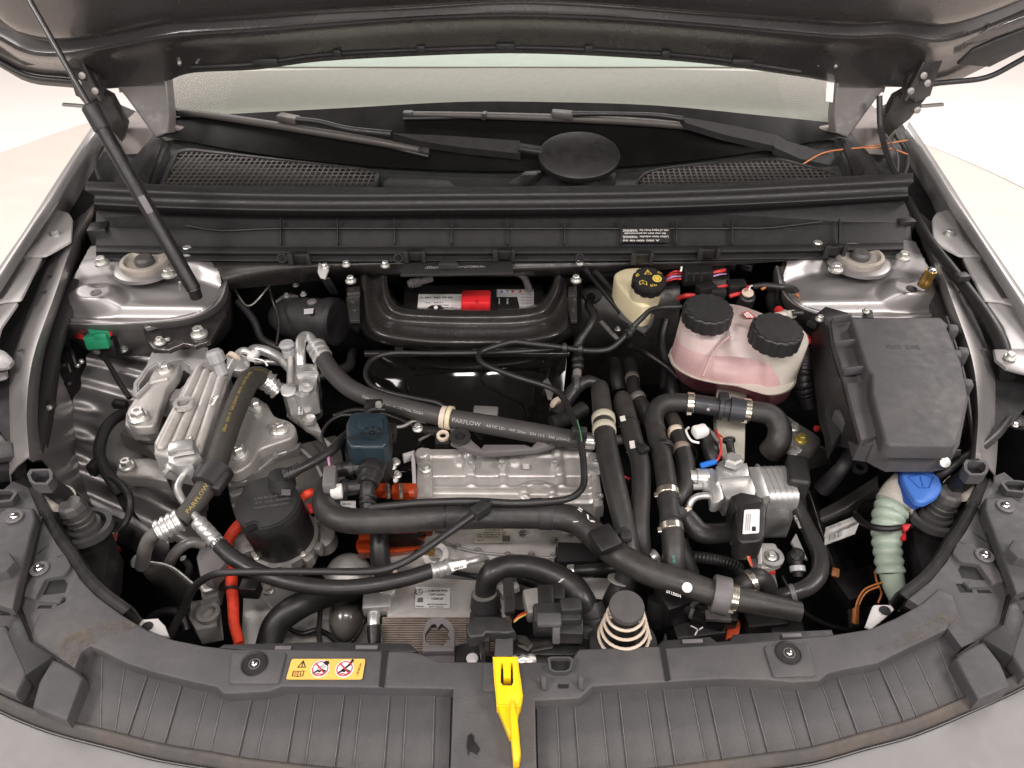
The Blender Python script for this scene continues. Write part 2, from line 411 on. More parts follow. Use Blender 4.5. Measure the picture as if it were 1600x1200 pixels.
for r0, r1 in zip(R, R[1:]):
    for k in range(72): bm.faces.new((r0[k], r0[k + 1], r1[k + 1], r1[k]))
struct(link('studio_wall', bm, wallm))
def pix(p):
    d = p - CAM; z = d.dot(FW); return 800 + F * d.dot(RT) / z, 600 - F * d.dot(UP) / z
def crop(o, poly, keep=True):
    """cut a pressed panel to its outline (photo polygon at its own height)"""
    me = o.data; bm = bmesh.new(); bm.from_mesh(me); M = ORG[o]
    dl = [f for f in bm.faces if inside(*pix(f.calc_center_median() + M), poly) != keep]
    bmesh.ops.delete(bm, geom=dl, context='FACES'); bm.to_mesh(me); bm.free(); return o
# ================================================================ the car body
car = thing('car', 'grey car seen from the front with its bonnet raised over the engine bay', 'car', V((0, 1.2, .03)))
def mirror(pts, side, k=0):
    if side < 0: return pts
    return [(1570 - p[0] + k, p[1], *p[2:]) if not isinstance(p, Vector) else p for p in pts]
# --- undershield and dark walls of the bay
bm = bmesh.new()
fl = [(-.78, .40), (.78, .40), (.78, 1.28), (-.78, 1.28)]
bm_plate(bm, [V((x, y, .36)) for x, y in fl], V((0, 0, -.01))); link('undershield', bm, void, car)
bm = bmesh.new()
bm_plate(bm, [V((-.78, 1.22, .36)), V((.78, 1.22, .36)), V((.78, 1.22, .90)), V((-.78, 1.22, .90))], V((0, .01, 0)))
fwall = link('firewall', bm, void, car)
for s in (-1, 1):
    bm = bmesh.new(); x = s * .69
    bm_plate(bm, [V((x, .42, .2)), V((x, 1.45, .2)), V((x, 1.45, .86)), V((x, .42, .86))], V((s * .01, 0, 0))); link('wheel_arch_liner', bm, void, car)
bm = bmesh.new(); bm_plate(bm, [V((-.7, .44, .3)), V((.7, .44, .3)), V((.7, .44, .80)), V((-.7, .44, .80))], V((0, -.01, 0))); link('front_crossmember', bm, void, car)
def at_(q, z): return [(*p, z) for p in q]
# --- fenders: outer strip, stepped flange plates with bolts
_mir0 = mirror
for s in (-1, 1):
    mirror = _mir0
    out = [(149, 190), (118, 236), (84, 288), (40, 357), (0, 415), (-60, 505), (-140, 640)]
    inn = [(156, 205), (126, 252), (86, 316), (60, 355), (14, 425), (-34, 505), (-110, 640)]
    zz = [1.005, .995, .985, .975, .965, .95, .935]
    f = lambda L, z, dz=0: [(q[0], q[1], zq + dz) for q, zq in zip(L, z)]
    ro = mirror(f(out, zz), s); ri = mirror(f(inn, zz, -.002), s)
    rm = mirror([((a[0] * .55 + b[0] * .45), (a[1] * .55 + b[1] * .45), zq + .004) for a, b, zq in zip(out, inn, zz)], s)
    po = PS(ro); low = [p + V((s * .004, 0, -.05)) for p in po]; low2 = [p + V((s * .010, 0, -.62)) for p in po]; lowc = [p + V((s * .010, 0, -.32)) for p in po]; lowd = [p + V((s * .008, 0, -.17)) for p in po]; low = [p + V((s * .006, 0, -.09)) for p in po]; lowa = [p + V((s * .003, 0, -.014)) for p in po]; lowb = [p + V((s * .004, 0, -.04)) for p in po]
    pi = PS(ri); dn = [p + V((-s * .001, 0, -.005)) for p in pi]
    fender = sheet('fender', [low2, lowc, lowd, low, lowb, lowa, po, PS(rm), pi, dn], bodyout, car, 5, 4, .0015)
    # flange plates
    pl1 = [(72, 338), (84, 325), (107, 332), (113, 341), (111, 376), (97, 384), (70, 399), (30, 399), (52, 366)]
    pl2 = [(31, 400), (66, 399), (32, 468), (4, 470), (-22, 478)]
    pl3 = [(-26, 471), (29, 471), (16, 490), (2, 510), (-8, 545), (-62, 545)]
    for k, (q, z) in enumerate(((pl1, .945), (pl2, .940), (pl3, .934))):
        fp = plate('flange_plate', mirror([(*a, z) for a in q], s), .004, bodyflat, fender, .002, rnd=.006)
    ORG[fender] = ORG[fender]
    for q, z, d in (((87, 366), .946, 18), ):
        bolt(mirror([(*q, z)], s)[0], fender, d)
    plate('channel_step', mirror([(74, 345, .949), (82, 330, .949), (64, 372, .949), (36, 402, .946), (30, 400, .946)], s), .004, bodyin, fender, .001)
    plate('channel_step', mirror([(36, 404, .945), (40, 406, .945), (4, 468, .940), (-6, 466, .940)], s), .004, bodyin, fender, .001)
    # black sheet between fender and hinge, painted in for the open well's shade
    well_shade_sheet = plate('well_shade', mirror([(157, 206, .93), (126, 252, .93), (86, 317, .93), (84, 326, .925), (112, 340, .92), (150, 350, .91), (172, 310, .93), (240, 292, .95), (270, 215, .96), (215, 175, .97), (180, 160, .97)], s), .01, void, car, 0)
    sheet('gutter_shade', [mirror(at_(L, .906), s) for L in ([(108, 340), (105, 376), (62, 399), (28, 468), (-4, 500), (-30, 560), (-30, 640)], [(140, 334), (132, 352), (98, 402), (74, 468), (41, 560), (37, 640), (40, 720)])], void, car, 6, 1, .001)  # black sheet stands in for the deep shade of the gutter
    # --- inner wing rail: pressed gutter strip
    st = [((118, 352), (134, 334), (152, 318), (172, 345)), ((80, 420), (96, 398), (119, 388), (138, 420)), ((44, 500), (72, 468), (92, 462), (110, 500)),
          ((16, 600), (39, 560), (59, 560), (84, 580)), ((14, 700), (36, 642), (46, 645), (78, 680)), ((20, 770), (40, 720), (50, 722), (82, 740))]
    rows = [mirror([(*q[i], z) for q in st], s) for i, z in ((0, .865), (1, .925), (2, .925), (3, .83))]
    rows = [[p + V((0, 0, -.2)) for p in PS(rows[0])]] + rows + [[p + V((0, 0, -.25)) for p in PS(rows[3])]]
    wing = sheet('inner_wing', rows, bodyin, car, 8, 3, .0015)
    for q in ((78, 432), (68, 456), (32, 547)):
        lathe('rail_hole', mirror([(*q, .9265)], s)[0], (0, 0, 1), [(0, .0035), (.0006, .0034)], void, wing, 12)
    # dark rubber seal lying inside the rail
    tag(tube('rail_seal', mirror([(163, 345, .90), (150, 392, .90), (112, 462, .895), (88, 530, .89), (74, 600, .885), (62, 680, .88), (56, 720, .87)], s), [15, 20, 24, 24, 22, 20, 16], seal, None, 12),
        'black rubber sealing strip inside the %s wing rail' % ('left' if s < 0 else 'right'), 'rubber seal', 'wing rail seals')
    # outer thinner hose of the right rail
    _mir = mirror; mirror = lambda L, s_: [(a, b - 8, z) if s_ > 0 else (a, b, z) for a, b, z in _mir([(q if len(q) == 3 else (*q, 0)) for q in L], s_)]
    # --- strut tower: pressed top
    def fz(u, v):
        h = 0
        d = math.hypot((u - .52) * 1.75, (v - .16) * 1.0)
        h += 6 * (1 - sstep(.22, .30, d))                               # raised ring seat
        h += 20 * (1 - sstep(.38, .52, v + .10 * math.sin((u - .1) * 4.2)))
        h -= 14 * sstep(.78, .86, v)
        h += 6 * bump2(u, v, .62, .60, .30, .15, .8)
        h += 14 * bump2(u, v, .25, .70, .20, .17, .55)
        h -= 5 * bump2(u, v, .27, .62, .07, .05, .6)
        h -= 5 * sstep(.86, .99, u)
        return h
    c4 = mirror([(118, 378, .915), (345, 378, .915), (352, 510, .895), (70, 506, .895)], s)
    tow = relief('strut_tower', c4, 140, 100, fz, bodyin, car)
    crop(tow, [q[:2] for q in mirror([(140, 386), (180, 376), (300, 378), (335, 400), (346, 440), (338, 470), (300, 494), (200, 506), (96, 503), (100, 470), (118, 430)], s)])
    side = sheet('tower_side', [mirror([(98, 503, .885), (150, 506, .885), (210, 506, .885), (290, 497, .885), (338, 470, .89), (350, 425, .90)], s),
                                mirror([(98, 512, .875), (150, 515, .875), (210, 514, .875), (295, 506, .875), (345, 478, .88), (360, 430, .89)], s),
                                mirror([(110, 560, .74), (150, 575, .72), (210, 575, .70), (300, 560, .68), (355, 520, .68), (368, 470, .68)], s)], bodyin, tow, 6, 6, .0015)
    tube('tower_rim', mirror([(96, 500, .886), (150, 504, .886), (210, 505, .887), (298, 494, .888), (338, 468, .893), (348, 440, .898), (338, 404, .905)], s), 8, bodyin, tow, 10)
    mc = P(mirror([(226, 409, .934)], s)[0])
    lathe('mount_seat', mc, (0, 0, 1), [(-.012, .048), (-.007, .047), (-.005, .042)], bodyin, tow, 36); lathe('mount_ring', mc, (0, 0, 1), [(-.010, .0355), (-.001, .037), (.004, .0355), (.005, .030), (.0, .026), (-.002, .016)], ringm, tow, 36)
    lathe('mount_cap', mc, (0, 0, 1), [(-.004, .015), (.005, .0145), (.009, .011), (.0095, .002)], rub2, tow, 20)
    for q in ((159, 410), (264, 428), (294, 394)):
        bolt(mirror([(*q, .933)], s)[0], tow, 22, m=steel)
    if s < 0: lathe('screw_recess', (150, 458, .9225), (0, 0, 1), [(0, .008), (.002, .008), (.002, .005), (.001, .004)], greyp, tow, 14)
    else:
        lathe('screw_recess', (1424, 452, .9235), (0, 0, 1), [(0, .008), (.002, .008), (.002, .005), (.001, .004)], dark, tow, 14)
# stud on the right tower
st = thing('brass_stud', 'brass earth stud standing on the right strut tower', 'earth stud', (1445, 448, .915))
sb = P((1443, 447, .922)); lathe('stud_body', sb, (.1, 0, 1), [(0, .0095), (.009, .0095), (.012, .0078), (.022, .0085), (.027, .008)], brass, st, 12)
lathe('stud_tip', sb + V((.0027, 0, .027)), (.1, 0, 1), [(0, .006), (.004, .005), (.0045, .002)], chrome, st, 10)
tag(tube('wing_hose', [(1416, 312, .945), (1450, 374, .945), (1500, 438, .942), (1540, 492, .938), (1566, 540, .93), (1574, 590, .915)], [17, 17, 18, 20, 22, 22], hosesm, None, 12), 'black hose lying along the right wing gutter beside the flange plates', 'hose')
bar('hose_holder', (1494, 434, .958), (1512, 432, .958), .014, .01, trim, car, .002)
# --- bonnet, seen from below; rear edge over the windscreen, leaning up towards the camera
xs = [-90, 0, 45, 100, 165, 250, 300, 400, 500, 650, 800, 950, 1100, 1250, 1330, 1400, 1480, 1600, 1680]
e0 = [45, 96, 118, 125, 130, 122, 105, 100, 86, 78, 74, 79, 90, 112, 127, 131, 124, 62, 20]
e2 = [10, 62, 84, 88, 78, 62, 56, 50, 42, 31, 26, 31, 42, 56, 62, 60, 66, 20, -20]
e3 = [-30, 12, 40, 50, 44, 26, 22, 16, 8, 0, -8, -2, 10, 22, 28, 24, 26, -18, -60]
rows = []
rows.append([WY(x, y - 2, 1.388) + V((0, 0, .012)) for x, y in zip(xs, e0)])
rows.append([WY(x, y, 1.395) for x, y in zip(xs, e0)])
rows.append([WY(x, y - 5, 1.388) for x, y in zip(xs, e0)])
rows.append([WY(x, (a + b * 2) / 3, 1.350) for x, a, b in zip(xs, e0, e2)])
rows.append([WY(x, b, 1.318) for x, b in zip(xs, e2)])
rows.append([WY(x, b * .86 + c * .14, 1.3196) for x, b, c in zip(xs, e2, e3)]); rows.append([WY(x, b * .14 + c * .86, 1.3276) for x, b, c in zip(xs, e2, e3)])
rows.append([WY(x, c, 1.329) for x, c in zip(xs, e3)])
rows.append([WY(x, c, 1.322) + V((0, -.035, .006)) for x, c in zip(xs, e3)])
for t in (.12, .3, .55, .85, 1.0):
    rows.append([WY(x, c, 1.322) + V((-(x - 785) / 1193 * .25 * t, -.50 * t - .04, .70 * t + .02)) for x, c in zip(xs, e3)])
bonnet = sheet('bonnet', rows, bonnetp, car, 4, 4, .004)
bseal = tube('bonnet_seal', [WY(x, y, 1.388) for x, y in zip(xs[6:14], e0[6:14])], 9, seal, bonnet, 10, 8)
for x, wpx in ((415, 40), (527, 14), (658, 14), (790, 30), (920, 14), (1040, 14), (1160, 34)):
    y = next(e0[i] + (e0[i + 1] - e0[i]) * (x - xs[i]) / (xs[i + 1] - xs[i]) for i in range(len(xs) - 1) if xs[i] <= x < xs[i + 1])
    p = WY(x, y - 2, 1.384); box('seal_clip', p, (mm(wpx, p), .012, .012), trim, bonnet, None, .002)
for s in (-1, 1):
    m_ = lambda x, y, Y=1.376: WY(1586 - x if s > 0 else x, y + (2 if s > 0 else 0), Y)
    tube('edge_seal', [m_(-60, 62), m_(0, 97), m_(45, 119), m_(100, 126), m_(150, 130)], 9, seal, bonnet, 8)
    plate('pressing_rim', [m_(-20, 22, 1.31), m_(40, 44, 1.315), m_(78, 60, 1.32), m_(80, 68, 1.322), m_(40, 58, 1.318), m_(-20, 36, 1.312)], 0, bonnetp, bonnet, .002, ext=V((0, .006, .004)))
    plate('recess_shade', [m_(-30, 40, 1.325), m_(30, 62, 1.328), m_(66, 78, 1.332), m_(90, 100, 1.342), m_(40, 104, 1.35), m_(0, 84, 1.345), m_(-30, 70, 1.34)], 0, seal, bonnet, .003, ext=V((0, .006, .004)))  # dark patch stands in for the shade of a pressed recess
    tube('pressed_hook', [m_(40, 34, 1.31), m_(48, 46, 1.312), m_(62, 50, 1.314), m_(74, 48, 1.315)], 3, seal, bonnet, 6)
    plate('recess_shade', [m_(130, 40, 1.325), m_(160, 50, 1.328), m_(176, 62, 1.333), m_(150, 70, 1.335), m_(126, 58, 1.33)], 0, seal, bonnet, .003, ext=V((0, .006, .004)))  # second dark patch, recess shade put into the colour
for s in (-1, 1):                                        # stiffening arch of the bonnet edge and spot-weld studs
    m_ = lambda x, y: WY(1586 - x if s > 0 else x, y + (4 if s > 0 else 0), 1.372)
    tube('stiffener_arch', [m_(307, 99), (m_(318, 84)), m_(340, 76), m_(372, 71)], 4, bodyin, bonnet, 8)
    for q in ((180, 55), (208, 61), (190, 88), (244, 80), (282, 80), (282, 98)):
        p = m_(*q); lathe('weld_dimple', p + V((0, -.006, 0)), (0, -.8, -.6), [(-.004, .004), (.002, .003), (.0022, .001)], steel, bonnet, 8)
    # hinge
    hx = lambda x, y, Y: WY(1572 - x if s > 0 else x, y, Y)
    hg = bpy.data.objects.new('bonnet_hinge', None); COL.objects.link(hg); a_ = hx(135, 175, 1.36); hg.parent = car; hg.location = a_ - ORG[car]; ORG[hg] = a_
    pa = [hx(*q, 1.352) for q in ((96, 88), (120, 92), (152, 120), (160, 148), (140, 160), (118, 150), (108, 118))]
    plate('hinge_arm', pa, 0, cross, hg, .0015, ext=V((0, .014, 0)))
    plate('hinge_base', [hx(*q, 1.362) for q in ((122, 150), (150, 140), (172, 152), (196, 196), (190, 222), (176, 206), (150, 186))], 0, cross, hg, .0015, ext=V((0, .02, 0)))
    bar('hinge_link', hx(128, 96, 1.345), hx(160, 156, 1.345), .012, .008, cross, hg)
    bar('hinge_stop', hx(98, 163, 1.35), hx(134, 166, 1.35), .008, .005, alud, hg)
    for q in ((130, 118), (150, 142), (140, 172), (124, 130)):
        lathe('hinge_pin', hx(*q, 1.34), (0, -1, .3), [(0, .006), (.004, .006), (.005, .004)], alud, hg, 10)
# --- windscreen with black frit, dashboard and sunshade behind, A-pillars
def scr(X, t, o=0):
    xc = X + .02; yb = 1.25 + .38 * xc * xc; return V((X, yb + t, .985 + t * .53 + o))
glass = bpy.data.materials.new('windscreen glass'); glass.use_nodes = True; nt = glass.node_tree; nt.nodes.clear()
o_ = nt.nodes.new('ShaderNodeOutputMaterial'); mx = nt.nodes.new('ShaderNodeMixShader'); tr = nt.nodes.new('ShaderNodeBsdfTransparent'); gl = nt.nodes.new('ShaderNodeBsdfGlossy'); fr = nt.nodes.new('ShaderNodeLayerWeight'); fr.inputs[0].default_value = .04
tr.inputs[0].default_value = (.93, .96, .94, 1); gl.inputs['Roughness'].default_value = .02
nt.links.new(fr.outputs[0], mx.inputs[0]); nt.links.new(tr.outputs[0], mx.inputs[1]); nt.links.new(gl.outputs[0], mx.inputs[2]); nt.links.new(mx.outputs[0], o_.inputs[0])
XS = [-.66, -.5, -.3, -.1, .06, .26, .46, .61]
ws = sheet('windscreen', [[scr(X * (1 - .1 * t), t) for X in XS] for t in (-.01, .1, .3, .5, .75)], glass, car, 5, 4, .004)
ftop = [.03, .068, .103, .126, .126, .108, .064, .022]
sheet('frit_band', [[scr(X, -.006, .004) for X in XS], [scr(X, .02, .004) for X in XS], [scr(X, t, .004) for X, t in zip(XS, ftop)]], blackpaint, ws, 5, 4, .0015)
dash = plate('dashboard', [V((-.74, 1.40, 1.0)), V((.72, 1.40, 1.0)), V((.72, 1.715, 1.0)), V((.3, 1.745, 1.0)), V((-.02, 1.75, 1.0)), V((-.34, 1.745, 1.0)), V((-.74, 1.72, 1.0))], .1, dashm, car, .008, seg=3)
shd = thing('sunshade', 'pale green sunshade sheet lying behind the windscreen beyond the grey dashboard', 'sunshade', V((0, 1.78, 1.0)))
plate('shade_panel', [V((-.80, 1.762, .997)), V((.8, 1.762, .997)), V((.8, 2.4, 1.0)), V((-.8, 2.4, 1.0))], 0, shadem, shd, .001, ext=V((0, .006, -.006)))
for s in (-1, 1):
    q = [(258, 118), (264, 180), (262, 208), (243, 216), (214, 176), (196, 152), (176, 128), (170, 100)]
    yy = [1.42, 1.37, 1.35, 1.35, 1.37, 1.385, 1.40, 1.42]
    pl = [WY(1568 - a if s > 0 else a, b, Y) for (a, b), Y in zip(q, yy)]
    ap = plate('pillar_trim', pl, 0, pillarm, car, .004, ext=V((0, .03, -.01)), seg=3)
    plate('door_mirror_base', [WY(1568 - a if s > 0 else a, b, 1.43) for a, b in ((178, 116), (206, 124), (204, 140), (186, 146))], 0, bodyout, car, .003, ext=V((0, .04, 0)))
wl = flat('vin_window', [WY(1292, 122, 1.40), WY(1304, 122, 1.40), WY(1301, 160, 1.385), WY(1290, 158, 1.385)], white, ws)
# ================================================================ front: cover of the radiator support, bumper
def ip(poly, x):
    for (x0, y0), (x1, y1) in zip(poly, poly[1:]):
        if x0 <= x <= x1: return y0 + (y1 - y0) * (x - x0) / (x1 - x0)
    return poly[-1][1] if x > poly[-1][0] else poly[0][1]
LIP1 = [(-200, 960), (-60, 1050), (0, 1085), (60, 1111), (110, 1127), (250, 1162), (400, 1187), (550, 1202), (700, 1210), (800, 1212), (950, 1207), (1100, 1191), (1270, 1167), (1430, 1122), (1530, 1080), (1600, 1047), (1660, 1010), (1800, 900)]
LX = [-200, -60, 0, 60, 110, 180, 250, 330, 400, 550, 700, 800, 950, 1100, 1190, 1270, 1350, 1430, 1530, 1600, 1660, 1800]
l1 = [(x, ip(LIP1, x), .872) for x in LX]; zl = .872
cov = thing('radiator_cover', 'grey-black plastic front cover with ribbed panels and a small black scuff patch', 'cover panel', (800, 1180, .86))
sheet('front_lip', [[(x, y - 1, .866) for x, y, _ in l1], [(x, y, .876) for x, y, _ in l1], [(x, y + 14, .873) for x, y, _ in l1], [(x, y + 24, .868) for x, y, _ in l1], [(x, y + 25, .855) for x, y, _ in l1]],
      dusty(mat('dusty lip rubber', (.055, .050, .048), .65, bump=.3), .5, (.2, .14, .085), 9), cov, 4, 3, .003)
bump = sheet('bumper', [[p + V((0, .0, -.02)) for p in PS([(x, y + 24, .862) for x, y, _ in l1])], PS([(x, y + 27, .862) for x, y, _ in l1]),
       [p + V(((p.x) * .02, -.006, .003)) for p in PS([(x, y + 30, .862) for x, y, _ in l1])], [p + V((p.x * .05, -.10, -.012)) for p in PS([(x, y + 30, .862) for x, y, _ in l1])],
       [p + V((p.x * .08, -.17, -.07)) for p in PS([(x, y + 30, .862) for x, y, _ in l1])], [p + V((p.x * .1, -.21, -.5)) for p in PS([(x, y + 30, .862) for x, y, _ in l1])]], bodyout, car, 4, 4, .003)
sheet('bumper_seal', [[(x, y + 22, .866) for x, y, _ in l1], [(x, y + 24, .869) for x, y, _ in l1], [(x, y + 27, .864) for x, y, _ in l1]], seal, cov, 4, 3, .003)
base = [(90, 1090), (100, 1030), (150, 1000), (300, 1040), (600, 1060), (800, 1070), (1000, 1060), (1300, 1040), (1480, 975), (1530, 1040), (1550, 1075), (1430, 1126), (1270, 1171), (1100, 1195), (950, 1211), (800, 1216), (700, 1214), (550, 1206), (400, 1191), (250, 1166), (110, 1131)]
plate('recess_floor', [(*q, .866) for q in base], .02, plastic, cov, 0)
inner = [(121, 900), (150, 930), (190, 960), (230, 984), (270, 999), (320, 1009), (365, 1014), (440, 1014), (560, 1016), (598, 1017), (599, 1040), (605, 1017), (645, 1018), (662, 1023), (685, 1033), (760, 1034), (868, 1034), (893, 1030), (905, 1014), (1030, 1009), (1040, 1012), (1160, 1004), (1290, 993), (1330, 987), (1360, 982), (1400, 965), (1440, 943), (1466, 920)]
stepe = [(1490, 930), (1500, 960), (1478, 984), (1458, 994), (1420, 1012), (1372, 1036), (1320, 1046), (1294, 1052), (1280, 1064), (1240, 1066), (1200, 1062), (1130, 1060), (1030, 1066), (926, 1072), (905, 1091), (836, 1094), (839, 1216), (703, 1214), (708, 1076), (660, 1075), (520, 1073), (440, 1072), (420, 1080), (350, 1084), (338, 1073), (300, 1065), (240, 1050), (200, 1037), (158, 1016), (140, 1009), (126, 1018), (116, 1046), (70, 1020), (45, 1000), (60, 960), (100, 940)]
band = plate('upper_band', [(*q, .886) for q in inner + stepe], .022, plastic, cov, .003, seg=3)
# thin front tongue behind the band and dark slots
for q in ([(340, 1012), (350, 1006), (500, 1002), (640, 1004), (655, 1018), (600, 1022), (420, 1018)], [(1020, 1016), (1035, 1000), (1110, 994), (1120, 1002), (1140, 1000), (1146, 990), (1300, 983), (1305, 996), (1180, 1010)]):
    plate('rear_tongue', [(*p, .880) for p in q], .012, trim, cov, .002)
for q in ([(597, 1016), (606, 1016), (600, 1074), (592, 1072)], [(1031, 1008), (1039, 1007), (1048, 1062), (1040, 1064)]):
    plate('slot', [(*p, .8872) for p in q], .001, void, cov, 0)
for a, b in (((430, 1013), (455, 1013)), ((556, 1012), (590, 1012)), ((1066, 1003), (1098, 1002)), ((1222, 994), (1252, 993))):
    bar('tongue_slot', (*a, .8815), (*b, .8815), .004, .003, greyp, cov, .0005)
# ribbed panels
LT = [(112, 1035, 92, 1126), (160, 1021, 157, 1140), (196, 1037, 180, 1143), (232, 1050, 199, 1148), (252, 1054, 222, 1154), (286, 1063, 257, 1161), (326, 1072, 300, 1169), (350, 1085, 329, 1174), (395, 1084, 372, 1181), (424, 1080, 401, 1187), (467, 1075, 447, 1193), (495, 1075, 477, 1196), (539, 1075, 522, 1200), (566, 1076, 552, 1203), (609, 1077, 599, 1206), (636, 1077, 629, 1208), (679, 1078, 675, 1210), (705, 1079, 701, 1212)]
RTt = [(838, 1096, 841, 1213), (869, 1094, 875, 1210), (897, 1092, 906, 1209), (937, 1074, 951, 1207), (966, 1071, 981, 1205), (1007, 1068, 1026, 1201), (1035, 1067, 1056, 1198), (1077, 1065, 1103, 1192), (1103, 1064, 1130, 1188), (1145, 1063, 1174, 1182), (1170, 1064, 1201, 1178), (1213, 1065, 1246, 1171), (1242, 1068, 1271, 1167), (1282, 1066, 1315, 1157), (1306, 1052, 1342, 1149), (1345, 1045, 1382, 1137), (1372, 1037, 1413, 1128), (1392, 1030, 1433, 1121), (1425, 1013, 1469, 1108), (1459, 996, 1500, 1094), (1478, 990, 1532, 1080)]
for L, lo in ((LT, (3, 5, 8, 10, 12, 14, 16)), (RTt, (1, 3, 5, 7, 9, 11, 13, 15))):
    for i in range(len(L) - 1):
        a, b = L[i], L[i + 1]; z = .8704 if i in lo else .8714
        g = -.25
        plate('rib_panel', [(a[0] + g, a[1] - 6, z), (b[0] - g, b[1] - 6, z), (b[2] - g, b[3] + 2, z), (a[2] + g, a[3] + 2, z)], .006, plastic, cov, .0009)
dm = mat('dry mud film', (.15, .125, .095), .85, var=.35, vscale=60, bump=.4, bscale=300)
nt = dm.node_tree; N_ = nt.nodes; a_ = N_.new('ShaderNodeTexNoise'); a_.inputs['Scale'].default_value = 38; a_.inputs['Detail'].default_value = 10; a_.inputs['Roughness'].default_value = .75
tcn = N_.new('ShaderNodeTexCoord'); nt.links.new(tcn.outputs['Object'], a_.inputs['Vector']); rr_ = N_.new('ShaderNodeMapRange'); rr_.inputs[1].default_value = .44; rr_.inputs[2].default_value = .72; rr_.inputs[4].default_value = .75
nt.links.new(a_.outputs['Fac'], rr_.inputs[0]); nt.links.new(rr_.outputs[0], N_['Principled BSDF'].inputs['Alpha'])
flat('mud_film', [(84, 1018, .8895), (100, 995, .8868), (150, 975, .8868), (196, 968, .8868), (214, 978, .8868), (160, 1000, .8868), (138, 1008, .8868), (122, 1020, .8868), (112, 1040, .8868)], dm, cov, .0004)
flat('mud_film', [(1470, 958, .8868), (1500, 962, .8868), (1490, 978, .8868), (1440, 996, .8868), (1380, 1022, .8868), (1370, 1014, .8868)], dm, cov, .0004)
wornm = mat('worn plastic edge', (.115, .108, .106), .7, var=.3, vscale=80)
for L in (LT[1:-1], RTt[1:-1]):
    for q in L: bar('rib_edge', (q[0], q[1] - 2, .8716), (q[2], q[3] - 1, .8716), .0011, .0010, wornm, cov, .0003)
# raised screw pads of the band, screws
for q in ([(362, 1018), (448, 1018), (436, 1068), (356, 1068)], [(1193, 1008), (1264, 1003), (1277, 1056), (1208, 1058)]):
    plate('screw_pad', [(*p, .8885) for p in q], .004, plastic, cov, .002, rnd=.004)
for q in ((397, 1037), (1232, 1020)):
    o = lathe('screw_well', (*q, .889), (0, 0, 1), [(0, .0125), (.0008, .0125), (.001, .0115), (-.002, .009)], dark, cov, 24); screw((q[0] + 1, q[1] + 1, .888), cov, 20)
# pad and socket by the latch
plate('latch_pad', [(756, 1036, .8885), (812, 1036, .8885), (812, 1080, .8885), (754, 1080, .8885)], .003, plastic, cov, .001)
bm = bmesh.new()
o_ = PS([(856, 1028, .893), (862, 1026, .893), (890, 1026, .893), (896, 1030, .893), (893, 1046, .893), (885, 1050, .893), (866, 1050, .893), (858, 1046, .893)]); cc = sum(o_, V()) / 8
e, _ = bm_plate(bm, o_, V((0, 0, -.02)), [[cc + (p - cc) * .82 for p in o_]]); link('socket_rim', bm, plastic, cov)
plate('socket_hole', [(862, 1029, .8875), (890, 1029, .8875), (888, 1047, .8875), (864, 1047, .8875)], .001, void, cov, 0)
plate('slot', [(872, 1069, .8872), (889, 1069, .8872), (888, 1075, .8872), (873, 1075, .8872)], .001, void, cov, 0)
for s_, q in ((1, (850, 1067)), (-1, (908, 1067))):
    plate('locating_fin', [(q[0] - 5, q[1] - 12, .898), (q[0] + 4, q[1] - 8, .898), (q[0] + 4, q[1] + 12, .888), (q[0] - 4, q[1] + 10, .888)], .012, plastic, cov, .001)
flat('worn_patch', [(731, 1150, .8866), (736, 1146, .8866), (740, 1150, .8866), (741, 1158, .8866), (747, 1166, .8866), (750, 1170, .8866), (745, 1180, .8866), (740, 1176, .8866), (733, 1174, .8866), (732, 1182, .8866), (729, 1165, .8866)], dark, cov, .0003)
# amber warning label
z = .8872
lab = thing('warning_label', 'amber rectangular warning sticker with two crossed-out pictograms stuck on the front cover', 'sticker', (508, 1046, .886))
lp = PS([(456, 1030, z), (571, 1030, z), (566, 1062, z), (447, 1062, z)]); flat('sticker', lp, ylabel, lab, .0006, .002)
L_ = lambda u, v: lp[0].lerp(lp[1], u).lerp(lp[3].lerp(lp[2], u), v) + V((0, 0, .0009))
def line(name, pts, wd, m, par, closed=False):
    bm = bmesh.new(); q = pts + ([pts[0]] if closed else [])
    for a, b in zip(q, q[1:]):
        d = (b - a).normalized(); s = V((-d.y, d.x, 0)) * wd / 2
        if s.length < 1e-9: s = V((wd / 2, 0, 0))
        f = [a - s - d * wd * .4, b - s + d * wd * .4, b + s + d * wd * .4, a + s - d * wd * .4]
        bm.faces.new([bm.verts.new(p) for p in f])
    return link(name, bm, m, par, 0)
line('hazard_triangle', [L_(.115, .42), L_(.215, .42), L_(.165, .1)], .0009, ink, lab, True)
line('hazard_mark', [L_(.165, .2), L_(.165, .31)], .0009, ink, lab); line('hazard_mark', [L_(.165, .345), L_(.165, .37)], .001, ink, lab)
line('manual_book', [L_(.07, .6), L_(.14, .63), L_(.21, .6), L_(.21, .84), L_(.14, .87), L_(.07, .84)], .0007, ink, lab, True); line('manual_book', [L_(.14, .63), L_(.14, .87)], .0006, ink, lab)
for k in range(3): line('manual_lines', [L_(.085, .67 + k * .055), L_(.128, .69 + k * .055)], .0004, ink, lab)
text('i', L_(.168, .82), L_(.182, .82), 6, ink, lab, 'lettering', .0002)
